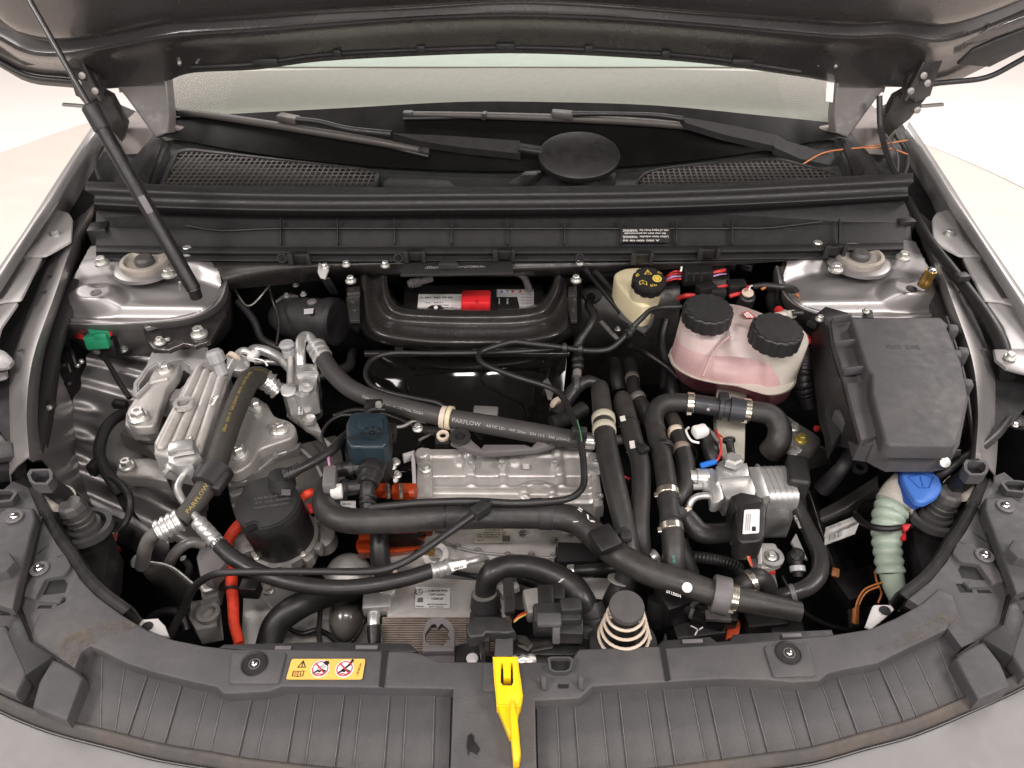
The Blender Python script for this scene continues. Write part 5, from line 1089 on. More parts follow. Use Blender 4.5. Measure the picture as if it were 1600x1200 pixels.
pcl = thing('hose_clip', 'white plastic hose clip on the white printed hose standing on a small steel foot', 'clip', (692, 690, .82))
d_ = P((720, 656, .856)) - P((690, 651, .856))
ring('clip_ring', (694, 652, .856), d_, mm(36, (694, 652, .856)) / 2, mm(30, (694, 652, .856)) / 2, mm(8, (694, 652, .856)), beige, pcl, 24); ring('clip_ring', (703, 653, .856), d_, mm(38, (703, 653, .856)) / 2, mm(30, (703, 653, .856)) / 2, mm(7, (703, 653, .856)), cream, pcl, 24); ring('clip_band', (698, 652.5, .856), d_, mm(33, (698, 653, .856)) / 2, mm(30, (698, 653, .856)) / 2, mm(9, (698, 653, .856)), chrome, pcl, 24)
ring('clip_foot', (692, 681, .843), (0, -.2, 1), .0085, .0045, .004, beige, pcl, 16); box('steel_foot', (692, 690, .826), (.02, .014, .02), cross, pcl, None, .002)
# --- bracket rails behind the cover
for pts, lb in (([(704, 668), (716, 668), (728, 676), (740, 690), (752, 700), (756, 694), (820, 694), (830, 698), (846, 682), (856, 672), (874, 672), (876, 682), (866, 694), (838, 702), (760, 708), (738, 704), (704, 690)], 'black steel bracket with two round eyes behind the aluminium cover'),):
    b = thing('eye_bracket', lb, 'bracket', (780, 690, .82)); plate('bracket_strip', at(pts, .848), .008, greyp, b, .002)
    for q in ((719, 683), (863, 682)): ring('eye_rim', (*q, .851), (0, -.1, 1), .014, .007, .004, cross, b, 18); lathe('eye_hole', (*q, .8485), (0, -.1, 1), [(0, .0075), (.0006, .007)], void, b, 16)
b = thing('valve_bracket', 'bent steel strip with a screw right of the petrol blue valve', 'bracket', (650, 665, .82)); tube('bracket_strip', at([(612, 668), (630, 666), (646, 658), (666, 659)], .845), 6, alud, b, 8); bolt((653, 669, .842), b, 17); tube('bracket_rod', [(655, 688, .82), (690, 668, .84)], 5, alud, b, 8); bar('bracket_fold', (660, 672, .84), (690, 672, .84), .01, .006, cross, b)
tag(bar('connector_strip', (740, 644, .80), (778, 646, .80), .018, .012, alud, None), 'small grey connector strip showing behind the white printed hose', 'connector')
# --- aluminium power electronics box
pe = thing('power_electronics', 'ribbed cast aluminium power electronics box in the centre of the bay', 'inverter', (780, 800, .66))
def pz(u, v):
    h = 0
    for cu in (.285, .47, .80): h += 4 * (1 - sstep(.35, 1, abs(u - cu) / .035)) * (1 - sstep(.72, .76, v))
    for cu, w_ in ((.22, .035), (.40, .0), (.54, .045)):
        if w_: h += 3 * bump2(u, v, cu, .22, w_, .13, .4)
    h += 2.5 * (1 - sstep(.12, .17, v)); h += 3 * (1 - sstep(.03, .05, u)); h += 3 * sstep(.95, .97, u)
    h -= 1.5 * sstep(.50, .515, v) * (1 - sstep(.525, .54, v))
    h += 4.5 * sstep(.70, .73, v) * (1 - sstep(.78, .82, v)) - 3 * sstep(.78, .82, v)
    h += 2.5 * sstep(.86, .88, v) * (1 - sstep(.95, .98, v))
    h += 5 * bump2(u, v, .66, .80, .12, .20, .25) - 6 * bump2(u, v, .665, .86, .075, .14, .4)
    return h
relief('cover_casting', [(660, 704, .822), (922, 702, .822), (936, 786, .812), (658, 784, .812)], 110, 46, pz, alu, pe, .012, 60)
plate('cover_body', at([(652, 702), (926, 700), (940, 790), (652, 788)], .806), .05, alu, pe, .004)
plate('side_flange', at([(918, 704), (932, 706), (944, 790), (930, 792)], .826), .02, alu, pe, .003); plate('side_flange', at([(652, 714), (676, 720), (676, 776), (650, 776)], .823), .02, alu, pe, .003)
for q in ((736, 724), (784, 723), (867, 722), (928, 721), (936, 775)): lathe('cover_boss', (*q, .828), (0, -.1, 1), [(-.010, .0065), (.001, .0055), (.0013, .003), (-.001, .0025)], alub, pe, 16)
lathe('cover_disc', (930, 733, .828), (0, -.1, 1), [(0, .012), (.003, .012), (.004, .008), (.002, .004)], alub, pe, 18)
bolt((665, 732, .826), pe, 19); lathe('corner_post', (660, 712, .828), (0, -.1, 1), [(-.01, .010), (.006, .009), (.008, .007)], alu, pe, 16); flat('laser_code', at([(817, 725), (827, 725), (827, 733), (817, 733)], .8225), mat('pale laser mark', (.5, .48, .45), .6, var=.35, vscale=900), pe)
plate('left_handle', at([(628, 708), (648, 702), (650, 756), (644, 757), (642, 710), (630, 714)], .83), .012, bodyflat, pe, .003)
plate('lower_housing', at([(596, 792), (938, 786), (934, 834), (926, 850), (870, 852), (866, 884), (800, 880), (690, 872), (600, 876)], .765), .10, alu, pe, .004)
tube('housing_seam', at([(690, 846), (706, 852), (740, 862), (800, 868), (860, 872)], .767), 5, alud, pe, 8)
for q in ((715, 854), (747, 860), (793, 866), (830, 866), (866, 843), (864, 868), (817, 831), (893, 832), (912, 843), (921, 775), (926, 795), (712, 880)): bolt((*q, .768), pe, 11, m=alud)
plate('dark_port', at([(872, 846), (930, 848), (934, 876), (870, 878)], .772), .02, void, pe, .002)
pl = at([(741, 826), (800, 825), (800, 848), (741, 849)], .7668); flat('type_plate', pl, mat('pale type plate', (.6, .56, .46), .45, var=.03), pe, .0006, .001)
for y, x0, x1, s_ in ((829, 757, 787, 'A 000 902 00 00'), (833, 755, 790, 'A 000 905 71 00 / 006'), (836.5, 746, 790, 'ZGS  A 000 446 55 00 / 003'), (840, 746, 778, 'HW01  JUN20 SP1790'), (845, 746, 756, 'Made in EU')): text(s_, (x0, y, .7682), (x1, y, .7682), 2.6, ink, pe, off=.0002)
flat('code_square', at([(785, 837), (797, 837), (797, 846), (785, 846)], .7680), mat('black white code', (.12, .11, .1), .5, var=.95, vscale=1400), pe, .0003)
bl = thing('hv_connector', 'orange high voltage plugs at the left end of the aluminium box', 'plug', (625, 770, .80))
for q, w_ in (((596, 765), 24), ((632, 768), 40)): box('plug_body', (*q, .828), (mm(w_, (*q, .82)), .018, .016), orangec, bl, None, .004)
for x in (606, 626): bar('plug_band', (x, 757, .84), (x + 1, 778, .84), .005, .004, clampm, bl, .001)
tube('plug_tube', [(640, 770, .84), (648, 770, .84)], 16, orangec, bl, 12); box('plug_body', (610, 800, .815), (.06, .014, .014), orangec, bl, None, .004)
tube('orange_lead', [(474, 776, .845), (484, 770, .85), (494, 772, .84), (508, 790, .80)], 13, orange, bl, 12); bar('red_lead', (482, 788, .83), (488, 800, .83), .006, .006, redw, bl)
sheet('orange_cables', [at([(560, 832), (610, 832), (668, 832)], .775), at([(560, 842), (610, 840), (664, 840)], .79), at([(556, 852), (610, 852), (660, 850)], .772), at([(560, 862), (610, 862), (650, 858)], .782), at([(560, 872), (610, 872), (640, 868)], .76)], orangec, bl, 5, 5)
plate('plug_shield', at([(604, 834), (662, 832), (656, 836), (604, 840)], .795), .02, dark, bl, .001); box('plug_nose', (664, 826, .79), (.02, .016, .014), orangec, bl, None, .003); lathe('plug_nut', (679, 826, .79), (1, 0, 0), [(0, .007), (.012, .007)], alud, bl, 6)
lathe('brass_nut', (664, 862, .79), (1, -.1, 0), [(-.006, .005), (.012, .005)], brass, bl, 6); ring('cast_eye', (681, 868, .785), (0, -.3, 1), .016, .009, .008, alu, bl, 18)
# --- petrol blue valve with black couplings
pv = thing('coolant_valve', 'petrol blue coolant valve actuator with a fan emblem on black couplings', 'valve', (575, 740, .78))
plate('actuator', at([(548, 645), (556, 642), (600, 644), (606, 652), (607, 690), (598, 698), (548, 698), (541, 690), (540, 662)], .905), .030, petrol, pv, .004, seg=3)
plate('actuator_step', at([(560, 648), (598, 650), (600, 672), (574, 676), (556, 668)], .908), .004, petrol, pv, .002, rnd=.008)
ec = P((581, 676, .9092)); 
for k in range(8):
    a = .785 * k; d = V((math.cos(a), math.sin(a) * .9, 0)); line('emblem_spoke', [ec + d * .003, ec + d * .0125], .0014, ink, pv)
for r in (.0125, .003): line('emblem_ring', [ec + V((math.cos(t * .35) * r, math.sin(t * .35) * r * .9, 0)) for t in range(18)], .001, ink, pv, True)
for k in range(3): line('emblem_stripe', [ec + V((-.012 - k * .001, -.002 - k * .004, 0)), ec + V((-.032 + k * .003, -.009 - k * .002, 0))], .0014, ink, pv)
plate('valve_body', at([(540, 690), (606, 692), (612, 708), (596, 722), (548, 718), (538, 706)], .875), .04, dark, pv, .004); box('valve_ear', (603, 690, .885), (.014, .03, .03), dark, pv, rot(5), .003); box('valve_ear', (612, 676, .875), (.012, .02, .02), dark, pv, None, .003)
for q in ((564, 710), (596, 710), (601, 690)): lathe('valve_screw', (*q, .880), (0, -.3, 1), [(0, .0038), (.003, .0036), (.0035, .002)], steel, pv, 10)
tube('valve_plug', [(568, 648, .89), (580, 640, .89), (600, 640, .885)], 10, dark, pv, 10); bar('plug_latch', (570, 635, .885), (598, 634, .885), .018, .012, dark, pv, .003); lathe('plug_screw', (592, 634, .893), (0, 0, 1), [(0, .005), (.005, .004)], steel, pv, 10)
tube('coupling', [(584, 715, .87), (580, 738, .872), (575, 758, .87)], [38, 40, 32], dark, pv, 20); 
for q, r in (((582, 726, .872), 21), ((578, 741, .872), 21), ((575, 752, .871), 18)): ring('coupling_ring', q, V((-.12, -1, .05)), mm(r, q), mm(r * .85, q), .005, trim, pv, 24)
tube('elbow', [(576, 752, .87), (574, 768, .866), (574, 784, .858), (576, 796, .852)], [26, 24, 22, 24], dark, pv, 16)
for q in ((575, 778, .861), (575, 788, .857)): ring('elbow_ring', q, V((0, -1, -.3)), mm(13.5, q), mm(11, q), .003, trim, pv, 18)
tube('side_port', [(576, 758, .865), (552, 762, .862), (534, 763, .858)], [22, 24, 26], dark, pv, 16); ring('port_ring', (540, 763, .859), (1, 0, 0), mm(15, (540, 763, .859)), mm(12, (540, 763, .859)), .006, trim, pv, 18)
tube('side_port', [(570, 730, .865), (545, 732, .862), (525, 735, .858)], [22, 24, 22], dark, pv, 16); ring('port_ring', (550, 732, .862), (1, 0, 0), mm(14, (550, 732, .862)), mm(12, (550, 732, .862)), .006, trim, pv, 18)
box('grey_plug', (516, 750, .875), (.016, .034, .018), greyp, pv, rot(8), .003); box('white_plug', (526, 768, .87), (.014, .014, .014), white, pv, rot(8), .002)
tube('plug_wire', [(550, 648, .89), (530, 650, .89), (512, 662, .89), (503, 680, .888), (508, 696, .886), (513, 706, .885)], 5, dark, pv, 8)
for k, m_ in enumerate((purple, pinkd)): tube('plug_wire', [(511 + k * 2, 704, .886), (513 + k * 2, 720, .884), (516, 734, .88)], 2.5, m_, pv, 6)
for q in ((618, 722), (620, 742)): bolt((*q, .835), pv, 15); 
for q in ((617, 730), (620, 750)): lathe('stud', (*q, .842), (0, -.7, .7), [(0, .003), (.012, .003)], steel, pv, 8)
flat('grey_tag', at([(532, 783), (556, 783), (556, 798), (532, 797)], .85), bodyflat, pv); text('HM 443', (534, 789, .8508), (548, 789, .8508), 3, ink, pv); text('0012A', (534, 794, .8508), (546, 794, .8508), 3, ink, pv)
# --- the big coolant hose along the front of the box
bh = thing('coolant_hose', 'fat black coolant hose from the blue valve along the aluminium box to the right front', 'coolant hose', (800, 810, .82))
BH = [(512, 752, .852), (506, 772, .856), (508, 794, .86), (524, 808, .862), (552, 814, .862), (620, 812, .862), (700, 807, .862), (780, 805, .862), (860, 806, .862), (900, 814, .862), (928, 835, .862), (958, 862, .862), (1010, 892, .862), (1070, 912, .86), (1120, 928, .858), (1180, 942, .855), (1250, 956, .85)]
tube('hose_body', BH, [26, 33, 38, 40, 40, 41, 42, 42, 42, 43, 43, 43, 42, 42, 40, 38, 32], rubber, bh, 22, 8)
for a, b in (((842, 805, .862), (864, 806, .862)), ): clamp(((a[0] + b[0]) / 2, 805.5, .862), (900, 807, .862), 43, 22, bh, trim, 'hose_band', False)
bar('hose_saddle', (928, 850, .884), (962, 836, .884), .03, .012, dark, bh, .003, up=(.2, 0, 1)); clamp((944, 849, .863), (960, 862, .862), 46, 22, bh, dark, 'hose_band', False)
clamp((1126, 930, .857), (1180, 943, .855), 58, 26, bh, greyp, 'rubber_grommet', False); clamp((1145, 934, .857), (1180, 942, .855), 42, 12, bh)
clamp((696, 807, .862), (760, 806, .862), 42.5, 3, bh, dark, 'hose_tie', True)
hosetext('=', (906, 806, .862), (912, 810, .862), 42, 9, inkw, bh, 1, 4); hosetext('X', (918, 816, .862), (932, 830, .862), 42, 13, inkw, bh, 1, -4); hosetext('/', (908, 816, .862), (913, 821, .862), 42, 6, inkw, bh, 1, -8)
hosetext('011500A', (1043, 916, .861), (1066, 924, .86), 40, 4.5, inkw, bh, 1, -10)
a, b, u_ = onhose((1074, 918, .86), (1086, 922, .86), 40); lathe('chalk_spot', a, (CAM - a), [(0, .0055), (.0005, .005)], white, bh, 12)
# lower hose loop
lh = thing('coolant_hose', 'black coolant hose arching from the lower radiator coupling to the right', 'coolant hose', (830, 900, .78))
tube('hose_body', [(758, 938, .79), (760, 914, .808), (768, 896, .82), (790, 886, .822), (826, 886, .822), (862, 897, .82), (894, 916, .815), (908, 934, .81), (918, 952, .80)], [32, 34, 36, 36, 37, 38, 40, 40, 38], hosesm, lh, 20, 8)
lathe('hose_coupling', (759, 942, .785), V((0, -.5, -1)), [(-.012, .0165), (0, .0175), (.005, .0185), (.006, .0172), (.013, .0172), (.014, .0185), (.02, .0185), (.022, .017)], trim, lh, 24); lathe('hose_coupling', (921, 955, .795), V((.25, -.8, -.6)), [(-.008, .0175), (.002, .0185), (.008, .0175), (.009, .0185), (.02, .0185), (.026, .016)], trim, lh, 24)
clamp((757, 928, .80), (758, 940, .79), 37, 3, lh, alud, 'hose_band', False); hosetext('C  y', (866, 892, .82), (888, 902, .82), 38, 8, inkw, lh, 1, -10)
# thin cable across the front
tc_ = thing('drain_hose', 'thin black hose crossing the bay in front of the pump to a forked joint', 'hose', (520, 890, .84))
tube('hose_run', [(262, 1000, .76), (284, 955, .79), (302, 920, .82), (324, 902, .845), (352, 895, .858), (420, 893, .862), (500, 893, .865), (570, 893, .867), (610, 887, .87), (650, 868, .876), (700, 833, .884), (740, 804, .888), (768, 784, .885)], [14, 14, 13, 12, 11, 11, 11, 12, 12, 12, 12, 14, 12], hosesm, tc_, 12)
bar('hose_joint', (738, 806, .889), (762, 789, .887), .016, .016, trim, tc_, .005)
tag(tube('sump_hose', [(418, 1012, .72), (432, 975, .735), (462, 950, .745), (510, 930, .75), (560, 922, .745), (600, 925, .72)], [40, 42, 42, 38, 32, 28], hosesm, None, 18, 8), 'thick black hose curving from the front cover edge under the thin hoses', 'hose')
dp = tag(tube('down_pipe', [(596, 815, .80), (593, 850, .79), (596, 885, .77), (604, 900, .755)], [30, 31, 31, 27], hosesm, None, 18, 6), 'vertical black rubber pipe between the orange plugs below the fat hose', 'pipe')
clamp((606, 896, .757), (612, 912, .74), 29, 10, dp, beige)
# dryer bottle, floor castings
db = thing('dryer_bottle', 'speckled metal dome and dark glossy bottle below the thin hoses', 'bottle', (545, 940, .62))
lathe('bottle_dome', (546, 905, .715), (0, -.1, 1), [(-.05, .030), (.012, .030), (.022, .026), (.029, .017), (.032, .005)], alu, db, 28); tube('bottle_body', [(550, 915, .69), (547, 935, .70), (544, 955, .705), (541, 972, .70), (539, 984, .685), (538, 990, .66)], [56, 58, 58, 54, 42, 20], mat('smoky bottle', (.10, .09, .08), .22, var=.3, vscale=14, coat=.3), db, 24)
plate('bottle_strap', at([(500, 890), (560, 880), (588, 892), (586, 906), (520, 912)], .72), .01, steel, db, .003)
fc = thing('gearcase_floor', 'worn cast metal gear casing low down behind the front cover', 'casing', (470, 970, .55))
sheet('casing_skin', [at([(380, 915), (440, 900), (520, 920), (600, 935)], .66), at([(380, 950), (440, 945), (520, 960), (600, 975)], .67), at([(376, 1010), (440, 1010), (520, 1016), (600, 1022)], .64)], alu, fc, 6, 6); bolt((419, 921, .70), fc, 20); tube('casing_pipe', at([(440, 975), (470, 990), (500, 985), (540, 1010)], .68), 8, dark, fc, 8)
tube('casing_wire', at([(412, 935), (425, 950), (436, 958)], .69), 2.5, white, fc, 6); bar('red_wire', (449, 945, .69), (454, 939, .69), .004, .004, redw, fc, .001); tube('small_lead', [(504, 930, .72), (500, 960, .72), (498, 985, .72), (500, 1005, .72)], 8, dark, fc, 8)
# --- radiator with condenser plate
rd = thing('radiator', 'radiator core with brown fins below a pale aluminium tank plate', 'radiator', (690, 990, .64))
plate('tank_plate', at([(604, 908), (620, 898), (770, 906), (792, 914), (792, 966), (604, 968)], .745), .02, alu, rd, .004)
flat('type_label', at([(650, 917), (704, 919), (703, 951), (648, 950)], .7462), mat('silver type label', (.56, .55, .53), .4, var=.03), rd, .0006, .0015)
tl = lambda s_, x0, x1, y, h=3.4: text(s_, (x0, y, .7474), (x1, y, .7474), h, ink, rd, off=.0002)
tl('A 000 830 14 00', 669, 699, 924.5); tl('C0N1 205002', 671, 695, 930.5); tl('15284128', 674, 692, 937, 4); tl('983700 75AA00077A', 667, 698, 945.5, 2.4); tl('Made in Germany', 671, 693, 949, 2.2); tl('Hanon', 650, 662, 948.5, 3)
ecm = P((655, 925, .7474)); line('star_ring', [ecm + V((math.cos(t * .42) * .0042, math.sin(t * .42) * .0042, 0)) for t in range(15)], .0006, ink, rd, True)
for a in (90, 210, 330): line('star_arm', [ecm, ecm + V((math.cos(math.radians(a)), math.sin(math.radians(a)), 0)) * .0042], .0007, ink, rd)
flat('code_square', at([(653, 934), (661, 934), (661, 941), (652, 941)], .7470), mat('small code', (.12, .11, .1), .5, var=.95, vscale=1500), rd, .0003)
bm = bmesh.new()
for k in range(15):
    a = P((598, 968 + k * 3.6, .742 - k * .0004)); b = P((800, 968 + k * 3.6, .742 - k * .0004)); bm_box(bm, (a + b) / 2, (b.x - a.x, .0016, .008))
o = link('fin', bm, fin, rd); o['kind'] = 'stuff'
plate('core_back', at([(598, 966), (800, 966), (800, 1030), (598, 1030)], .734), .01, mat('radiator core', (.12, .085, .07), .5, metal=.5), rd, 0)
tube('side_pipe', [(590, 925, .74), (586, 945, .745), (584, 965, .745), (584, 985, .74), (585, 1005, .735)], [20, 22, 20, 18, 16], alub, rd, 14); lathe('pipe_nut', (606, 922, .755), (0, -.2, 1), [(0, .011), (.006, .011), (.007, .008)], steel, rd, 6); box('pipe_block', (590, 940, .75), (.034, .03, .02), alub, rd, rot(5), .003); tube('pipe_sleeve', [(584, 978, .752), (585, 1006, .745)], [22, 20], dark, rd, 14)
# black bracket with jagged cut-out
jb = thing('guide_bracket', 'grey plastic bracket with a jagged hexagon cut-out in front of the radiator', 'bracket', (686, 1000, .80))
o_ = PS(at([(660, 1020), (662, 985), (666, 972), (676, 965), (692, 965), (704, 972), (710, 985), (710, 1034), (660, 1034)], .83)); h_ = PS(at([(664, 990), (674, 976), (680, 975), (684, 981), (690, 974), (702, 985), (700, 992), (704, 998), (690, 1010), (682, 1008), (674, 1010), (664, 1002)], .83))
bm = bmesh.new(); bm_plate(bm, o_, V((0, .004, -.012)), [h_]); link('bracket_plate', bm, greyp, jb); bar('bracket_shelf', (660, 1018, .834), (710, 1017, .834), .006, .01, greyp, jb); plate('bracket_web', at([(711, 1008), (748, 998), (750, 1030), (711, 1034)], .82), .01, trim, jb, .002); lathe('web_rivet', (738, 1030, .84), (0, 0, 1), [(0, .006), (.002, .006), (.003, .004)], bodyflat, jb, 14)
# ================================================================ right side of the bay
# --- brake fluid reservoir
brr = thing('brake_fluid_reservoir', 'cream brake fluid reservoir with a black cap printed with yellow symbols', 'reservoir', (1000, 460, .85))
plate('reservoir_body', at([(958, 426), (974, 418), (1002, 416), (1020, 424), (1022, 462), (1018, 474), (1006, 478), (990, 470), (976, 456), (964, 442)], .925), .038, cream, brr, .006, seg=3, rnd=.01)
c = P((1012, 446, .945)); ax = V((.04, -.30, 1)); lathe('reservoir_neck', c, ax, [(-.03, .023), (0, .023)], cream, brr, 24)
bm = bmesh.new(); n_ = ax.normalized(); u_ = V((1, 0, 0)); u_ = (u_ - n_ * u_.dot(n_)).normalized(); v_ = n_.cross(u_)
pr = [c + (u_ * math.cos(6.2832 * k / 72) + v_ * math.sin(6.2832 * k / 72)) * (.0245 if k % 6 < 4 else .0232) + n_ * .014 for k in range(72)]
e, _ = bm_plate(bm, pr, n_ * -.014); bmesh.ops.bevel(bm, geom=e, offset=.0018, segments=2, affect='EDGES'); link('reservoir_cap', bm, dark, brr)
q_ = lambda x, y: c + n_ * .0145 + u_ * x + v_ * y
line('symbol_triangle', [q_(-.006, .009), q_(.004, .009), q_(-.001, .017)], .0011, inky, brr, True); line('symbol_mark', [q_(-.001, .011), q_(-.001, .0145)], .001, inky, brr)
lathe('symbol_disc', q_(.011, .001), n_, [(0, .0068), (.0003, .0066)], inky, brr, 20); line('symbol_ring', [q_(.011 + math.cos(t * .42) * .004, .001 + math.sin(t * .42) * .004) + n_ * .0005 for t in range(15)], .0008, ink, brr, True)
line('symbol_book', [q_(-.015, -.005), q_(-.010, -.003), q_(-.005, -.006), q_(-.005, -.012), q_(-.010, -.009), q_(-.015, -.011)], .001, inky, brr, True); line('symbol_book', [q_(-.010, -.003), q_(-.010, -.009)], .0008, inky, brr)
text('BF4+', q_(.000, -.0155), q_(.010, -.014), 5, inky, brr, up=q_(0, -.01)); text('407', q_(-.018, .002), q_(-.013, .007), 5, inky, brr, up=q_(-.022, .006)); text('DOT', q_(.012, .012), q_(.017, .008), 4, inky, brr, up=q_(.016, .018))
bar('reservoir_foot', (972, 485, .87), (1015, 512, .855), .02, .02, alud, brr, .004); box('level_plug', (1010, 500, .875), (.02, .016, .02), greyp, brr, rot(-30), .003)
# --- plug blocks and wires behind the pink tank
w1 = thing('plug_block', 'black multi-way plug with red wires beside the reservoir cap', 'plug', (1088, 430, .88))
box('plug_body', (1088, 429, .905), (mm(46, (1088, 430, .9)), .03, .026), dark, w1, rot(2), .003)
for k in range(3): bar('plug_groove', (1072 + k * 12, 420, .9195), (1072 + k * 12, 440, .9185), .002, .001, trim, w1, 0)
for k in range(4): tube('plug_wire', [(1064, 424 + k * 4, .905), (1054, 424 + k * 4, .906), (1044, 430 + k * 3, .90), (1038, 436 + k * 3, .88)], 3.2, (redw, redw, purple, redw)[k], w1, 6)
tube('plug_wire', [(1110, 427, .906), (1124, 424, .908), (1132, 422, .906)], 6, redw, w1, 8); tube('plug_wire', [(1110, 433, .906), (1124, 429, .908), (1134, 428, .9)], 3, purple, w1, 6); bar('white_pin', (1065, 417, .92), (1064, 424, .918), .003, .003, white, w1, .0005)
w2 = thing('plug_block', 'smaller black plug with red wires and a round cream cap just above the pink tank', 'plug', (1150, 450, .87))
box('plug_body', (1150, 450, .90), (mm(30, (1150, 450, .9)), .022, .022), dark, w2, rot(4), .003); box('plug_body', (1103, 452, .905), (.03, .018, .016), dark, w2, rot(20), .003); box('plug_body', (1122, 458, .90), (.024, .014, .016), trim, w2, rot(-5), .003)
tube('plug_wire', [(1114, 452, .905), (1126, 448, .906), (1138, 446, .904)], 6, redw, w2, 8); tube('plug_wire', [(1060, 466, .90), (1072, 462, .908), (1084, 462, .905)], 8, redw, w2, 8); tube('plug_wire', [(1140, 463, .90), (1150, 460, .902), (1158, 459, .90)], 7, redw, w2, 8)
lathe('round_cap', (1168, 463, .90), (0, -.3, 1), [(-.02, .013), (0, .012), (.002, .009), (.005, .008)], trim, w2, 16); lathe('cap_ring', (1168, 458, .906), (0, -.3, 1), [(0, .009), (.002, .009), (.003, .006)], beige, w2, 16)
for k in range(2): tube('plug_wire', [(1164 + k * 6, 455, .91), (1168 + k * 4, 448, .915), (1174 + k * 2, 446, .912)], 2.5, (redw, white)[k], w2, 6)
tube('taped_lead', [(1178, 448, .91), (1196, 446, .915), (1222, 449, .915), (1240, 452, .905), (1248, 462, .89)], 10, hosesm, w2, 10); bar('orange_tape', (1190, 452, .916), (1196, 449, .916), .004, .003, copper, w2, .001); bar('orange_tape', (1245, 460, .905), (1249, 463, .90), .005, .004, copper, w2, .001)
tube('taped_lead', [(1206, 452, .90), (1204, 470, .88), (1210, 488, .86)], 16, dark, w2, 10)
for q in ((1136, 412, 1150), (1158, 414, 1176), (1228, 418, 1238)): bar('clutter_clip', (q[0], q[1], .90), (q[2], q[1] + 4, .90), .012, .012, alud if q[0] > 1200 else dark, w2, .002)
tag(plate('grey_bracket', at([(1104, 408), (1140, 406), (1140, 446), (1118, 450), (1108, 440)], .86), .004, alud, None, .002), 'flat grey sheet bracket behind the plugs with red wires', 'bracket')
# --- expansion tank
tk = thing('coolant_tank', 'milky coolant tank filled with pink coolant, two black ribbed caps', 'coolant tank', (1150, 580, .78))
def loft(name, secs, m, parent, cap=True, n=64):
    R = []
    for s_ in secs:
        p = PS(s_); c = crom(p + [p[0]], 8)[:-1]; R.append(c)
    bm = bmesh.new(); G = [[bm.verts.new(v) for v in r] for r in R]
    for a, b in zip(G, G[1:]):
        for k in range(len(a)): bm.faces.new((a[k], a[(k + 1) % len(a)], b[(k + 1) % len(a)], b[k]))
    if cap: bm.faces.new(G[0][::-1]); bm.faces.new(G[-1])
    return link(name, bm, m, parent, 50)
FL = [(1047, 556), (1056, 574), (1082, 590), (1118, 599), (1150, 603), (1176, 611), (1202, 617), (1228, 611), (1241, 596), (1238, 572), (1214, 552), (1160, 536), (1100, 530), (1058, 540)]
def sc(L, cx, cy, s_, dy=0, sy=None): return [(cx + (x - cx) * s_, cy + (y - cy) * (sy or s_) + dy) for x, y in L]
U1 = [(1050, 545), (1058, 560), (1084, 575), (1118, 583), (1148, 586), (1172, 592), (1200, 598), (1226, 594), (1240, 580), (1236, 560), (1212, 540), (1160, 522), (1100, 516), (1060, 526)]
U2 = [(1056, 524), (1064, 538), (1086, 550), (1118, 556), (1146, 557), (1172, 566), (1200, 576), (1226, 572), (1240, 560), (1238, 540), (1212, 522), (1160, 504), (1104, 496), (1066, 506)]
U3 = [(1062, 502), (1068, 514), (1088, 526), (1118, 527), (1144, 524), (1172, 540), (1202, 552), (1228, 548), (1241, 534), (1236, 514), (1206, 496), (1160, 480), (1110, 474), (1070, 484)]
U4 = [(1074, 492), (1080, 502), (1096, 510), (1118, 508), (1142, 506), (1176, 524), (1204, 536), (1228, 530), (1238, 518), (1230, 502), (1200, 488), (1158, 478), (1114, 474), (1082, 480)]
def inset(L, c): return [(c[0] + (x - c[0]) * .74, c[1] + (y - c[1]) * .74) if x > 1160 else (x, y) for x, y in L]
FI, V1, V2, V3, V4 = [inset(L, c) for L, c in ((FL, (1206, 586)), (U1, (1206, 570)), (U2, (1206, 550)), (U3, (1206, 526)), (U4, (1206, 512)))]
loft('tank_upper', [at(FI, .872), at(V1, .890), at(V2, .908)], pink, tk); loft('tank_shoulder', [at(V2, .908), at(V3, .926), at(V4, .938)], ptop, tk)
loft('tank_seam', [at(FL, .867), at(sc(FL, 1145, 575, 1.03), .868), at(sc(FL, 1145, 575, 1.035), .873), at(sc(FL, 1145, 575, 1.0), .877), at(sc(FL, 1145, 575, .97), .876)], ptank, tk)
loft('tank_lower', [at(sc(FL, 1145, 575, .8, 26), .79), at(sc(FL, 1145, 575, .93, 20), .81), at(sc(FL, 1145, 575, .985, 6), .85), at(sc(FL, 1145, 575, .985), .868)], pinkd, tk)
plate('tank_web', at([(1122, 602), (1168, 608), (1166, 640), (1164, 716), (1124, 716), (1118, 640)], .842), .02, mat('yellowed tank plastic', (.42, .40, .33), .4, sss=.2, var=.08), tk, .003)
cR = P((1206, 560, .885)); lathe('tank_column', P((1204, 584, .868)), V((.04, -.02, 1)), [(0, .0345), (.03, .0340), (.066, .0335), (.07, .031)], ptank, tk, 40)
lathe('tank_neck', P((1102, 505, .925)), V((.0, -.05, 1)), [(-.01, .034), (.012, .031), (.016, .03)], ptank, tk, 36)
def ribcap(c, ax, R, h, parent, n=16):
    n_ = V(ax).normalized(); u_ = V((1, 0, 0)); u_ = (u_ - n_ * u_.dot(n_)).normalized(); v_ = n_.cross(u_); K = n * 6
    pr = [P(c) + (u_ * math.cos(6.2832 * k / K) + v_ * math.sin(6.2832 * k / K)) * (R if k % 6 < 4 else R * .955) + n_ * h for k in range(K)]
    bm = bmesh.new(); e, _ = bm_plate(bm, pr, n_ * -h); bmesh.ops.bevel(bm, geom=e, offset=R * .10, segments=3, affect='EDGES')
    o = link('tank_cap', bm, trim, parent); return o
ribcap((1103, 500, .940), (0, -.08, 1), .0340, .022, tk); ribcap((1208, 533, .940), (.03, -.06, 1), .0342, .024, tk)
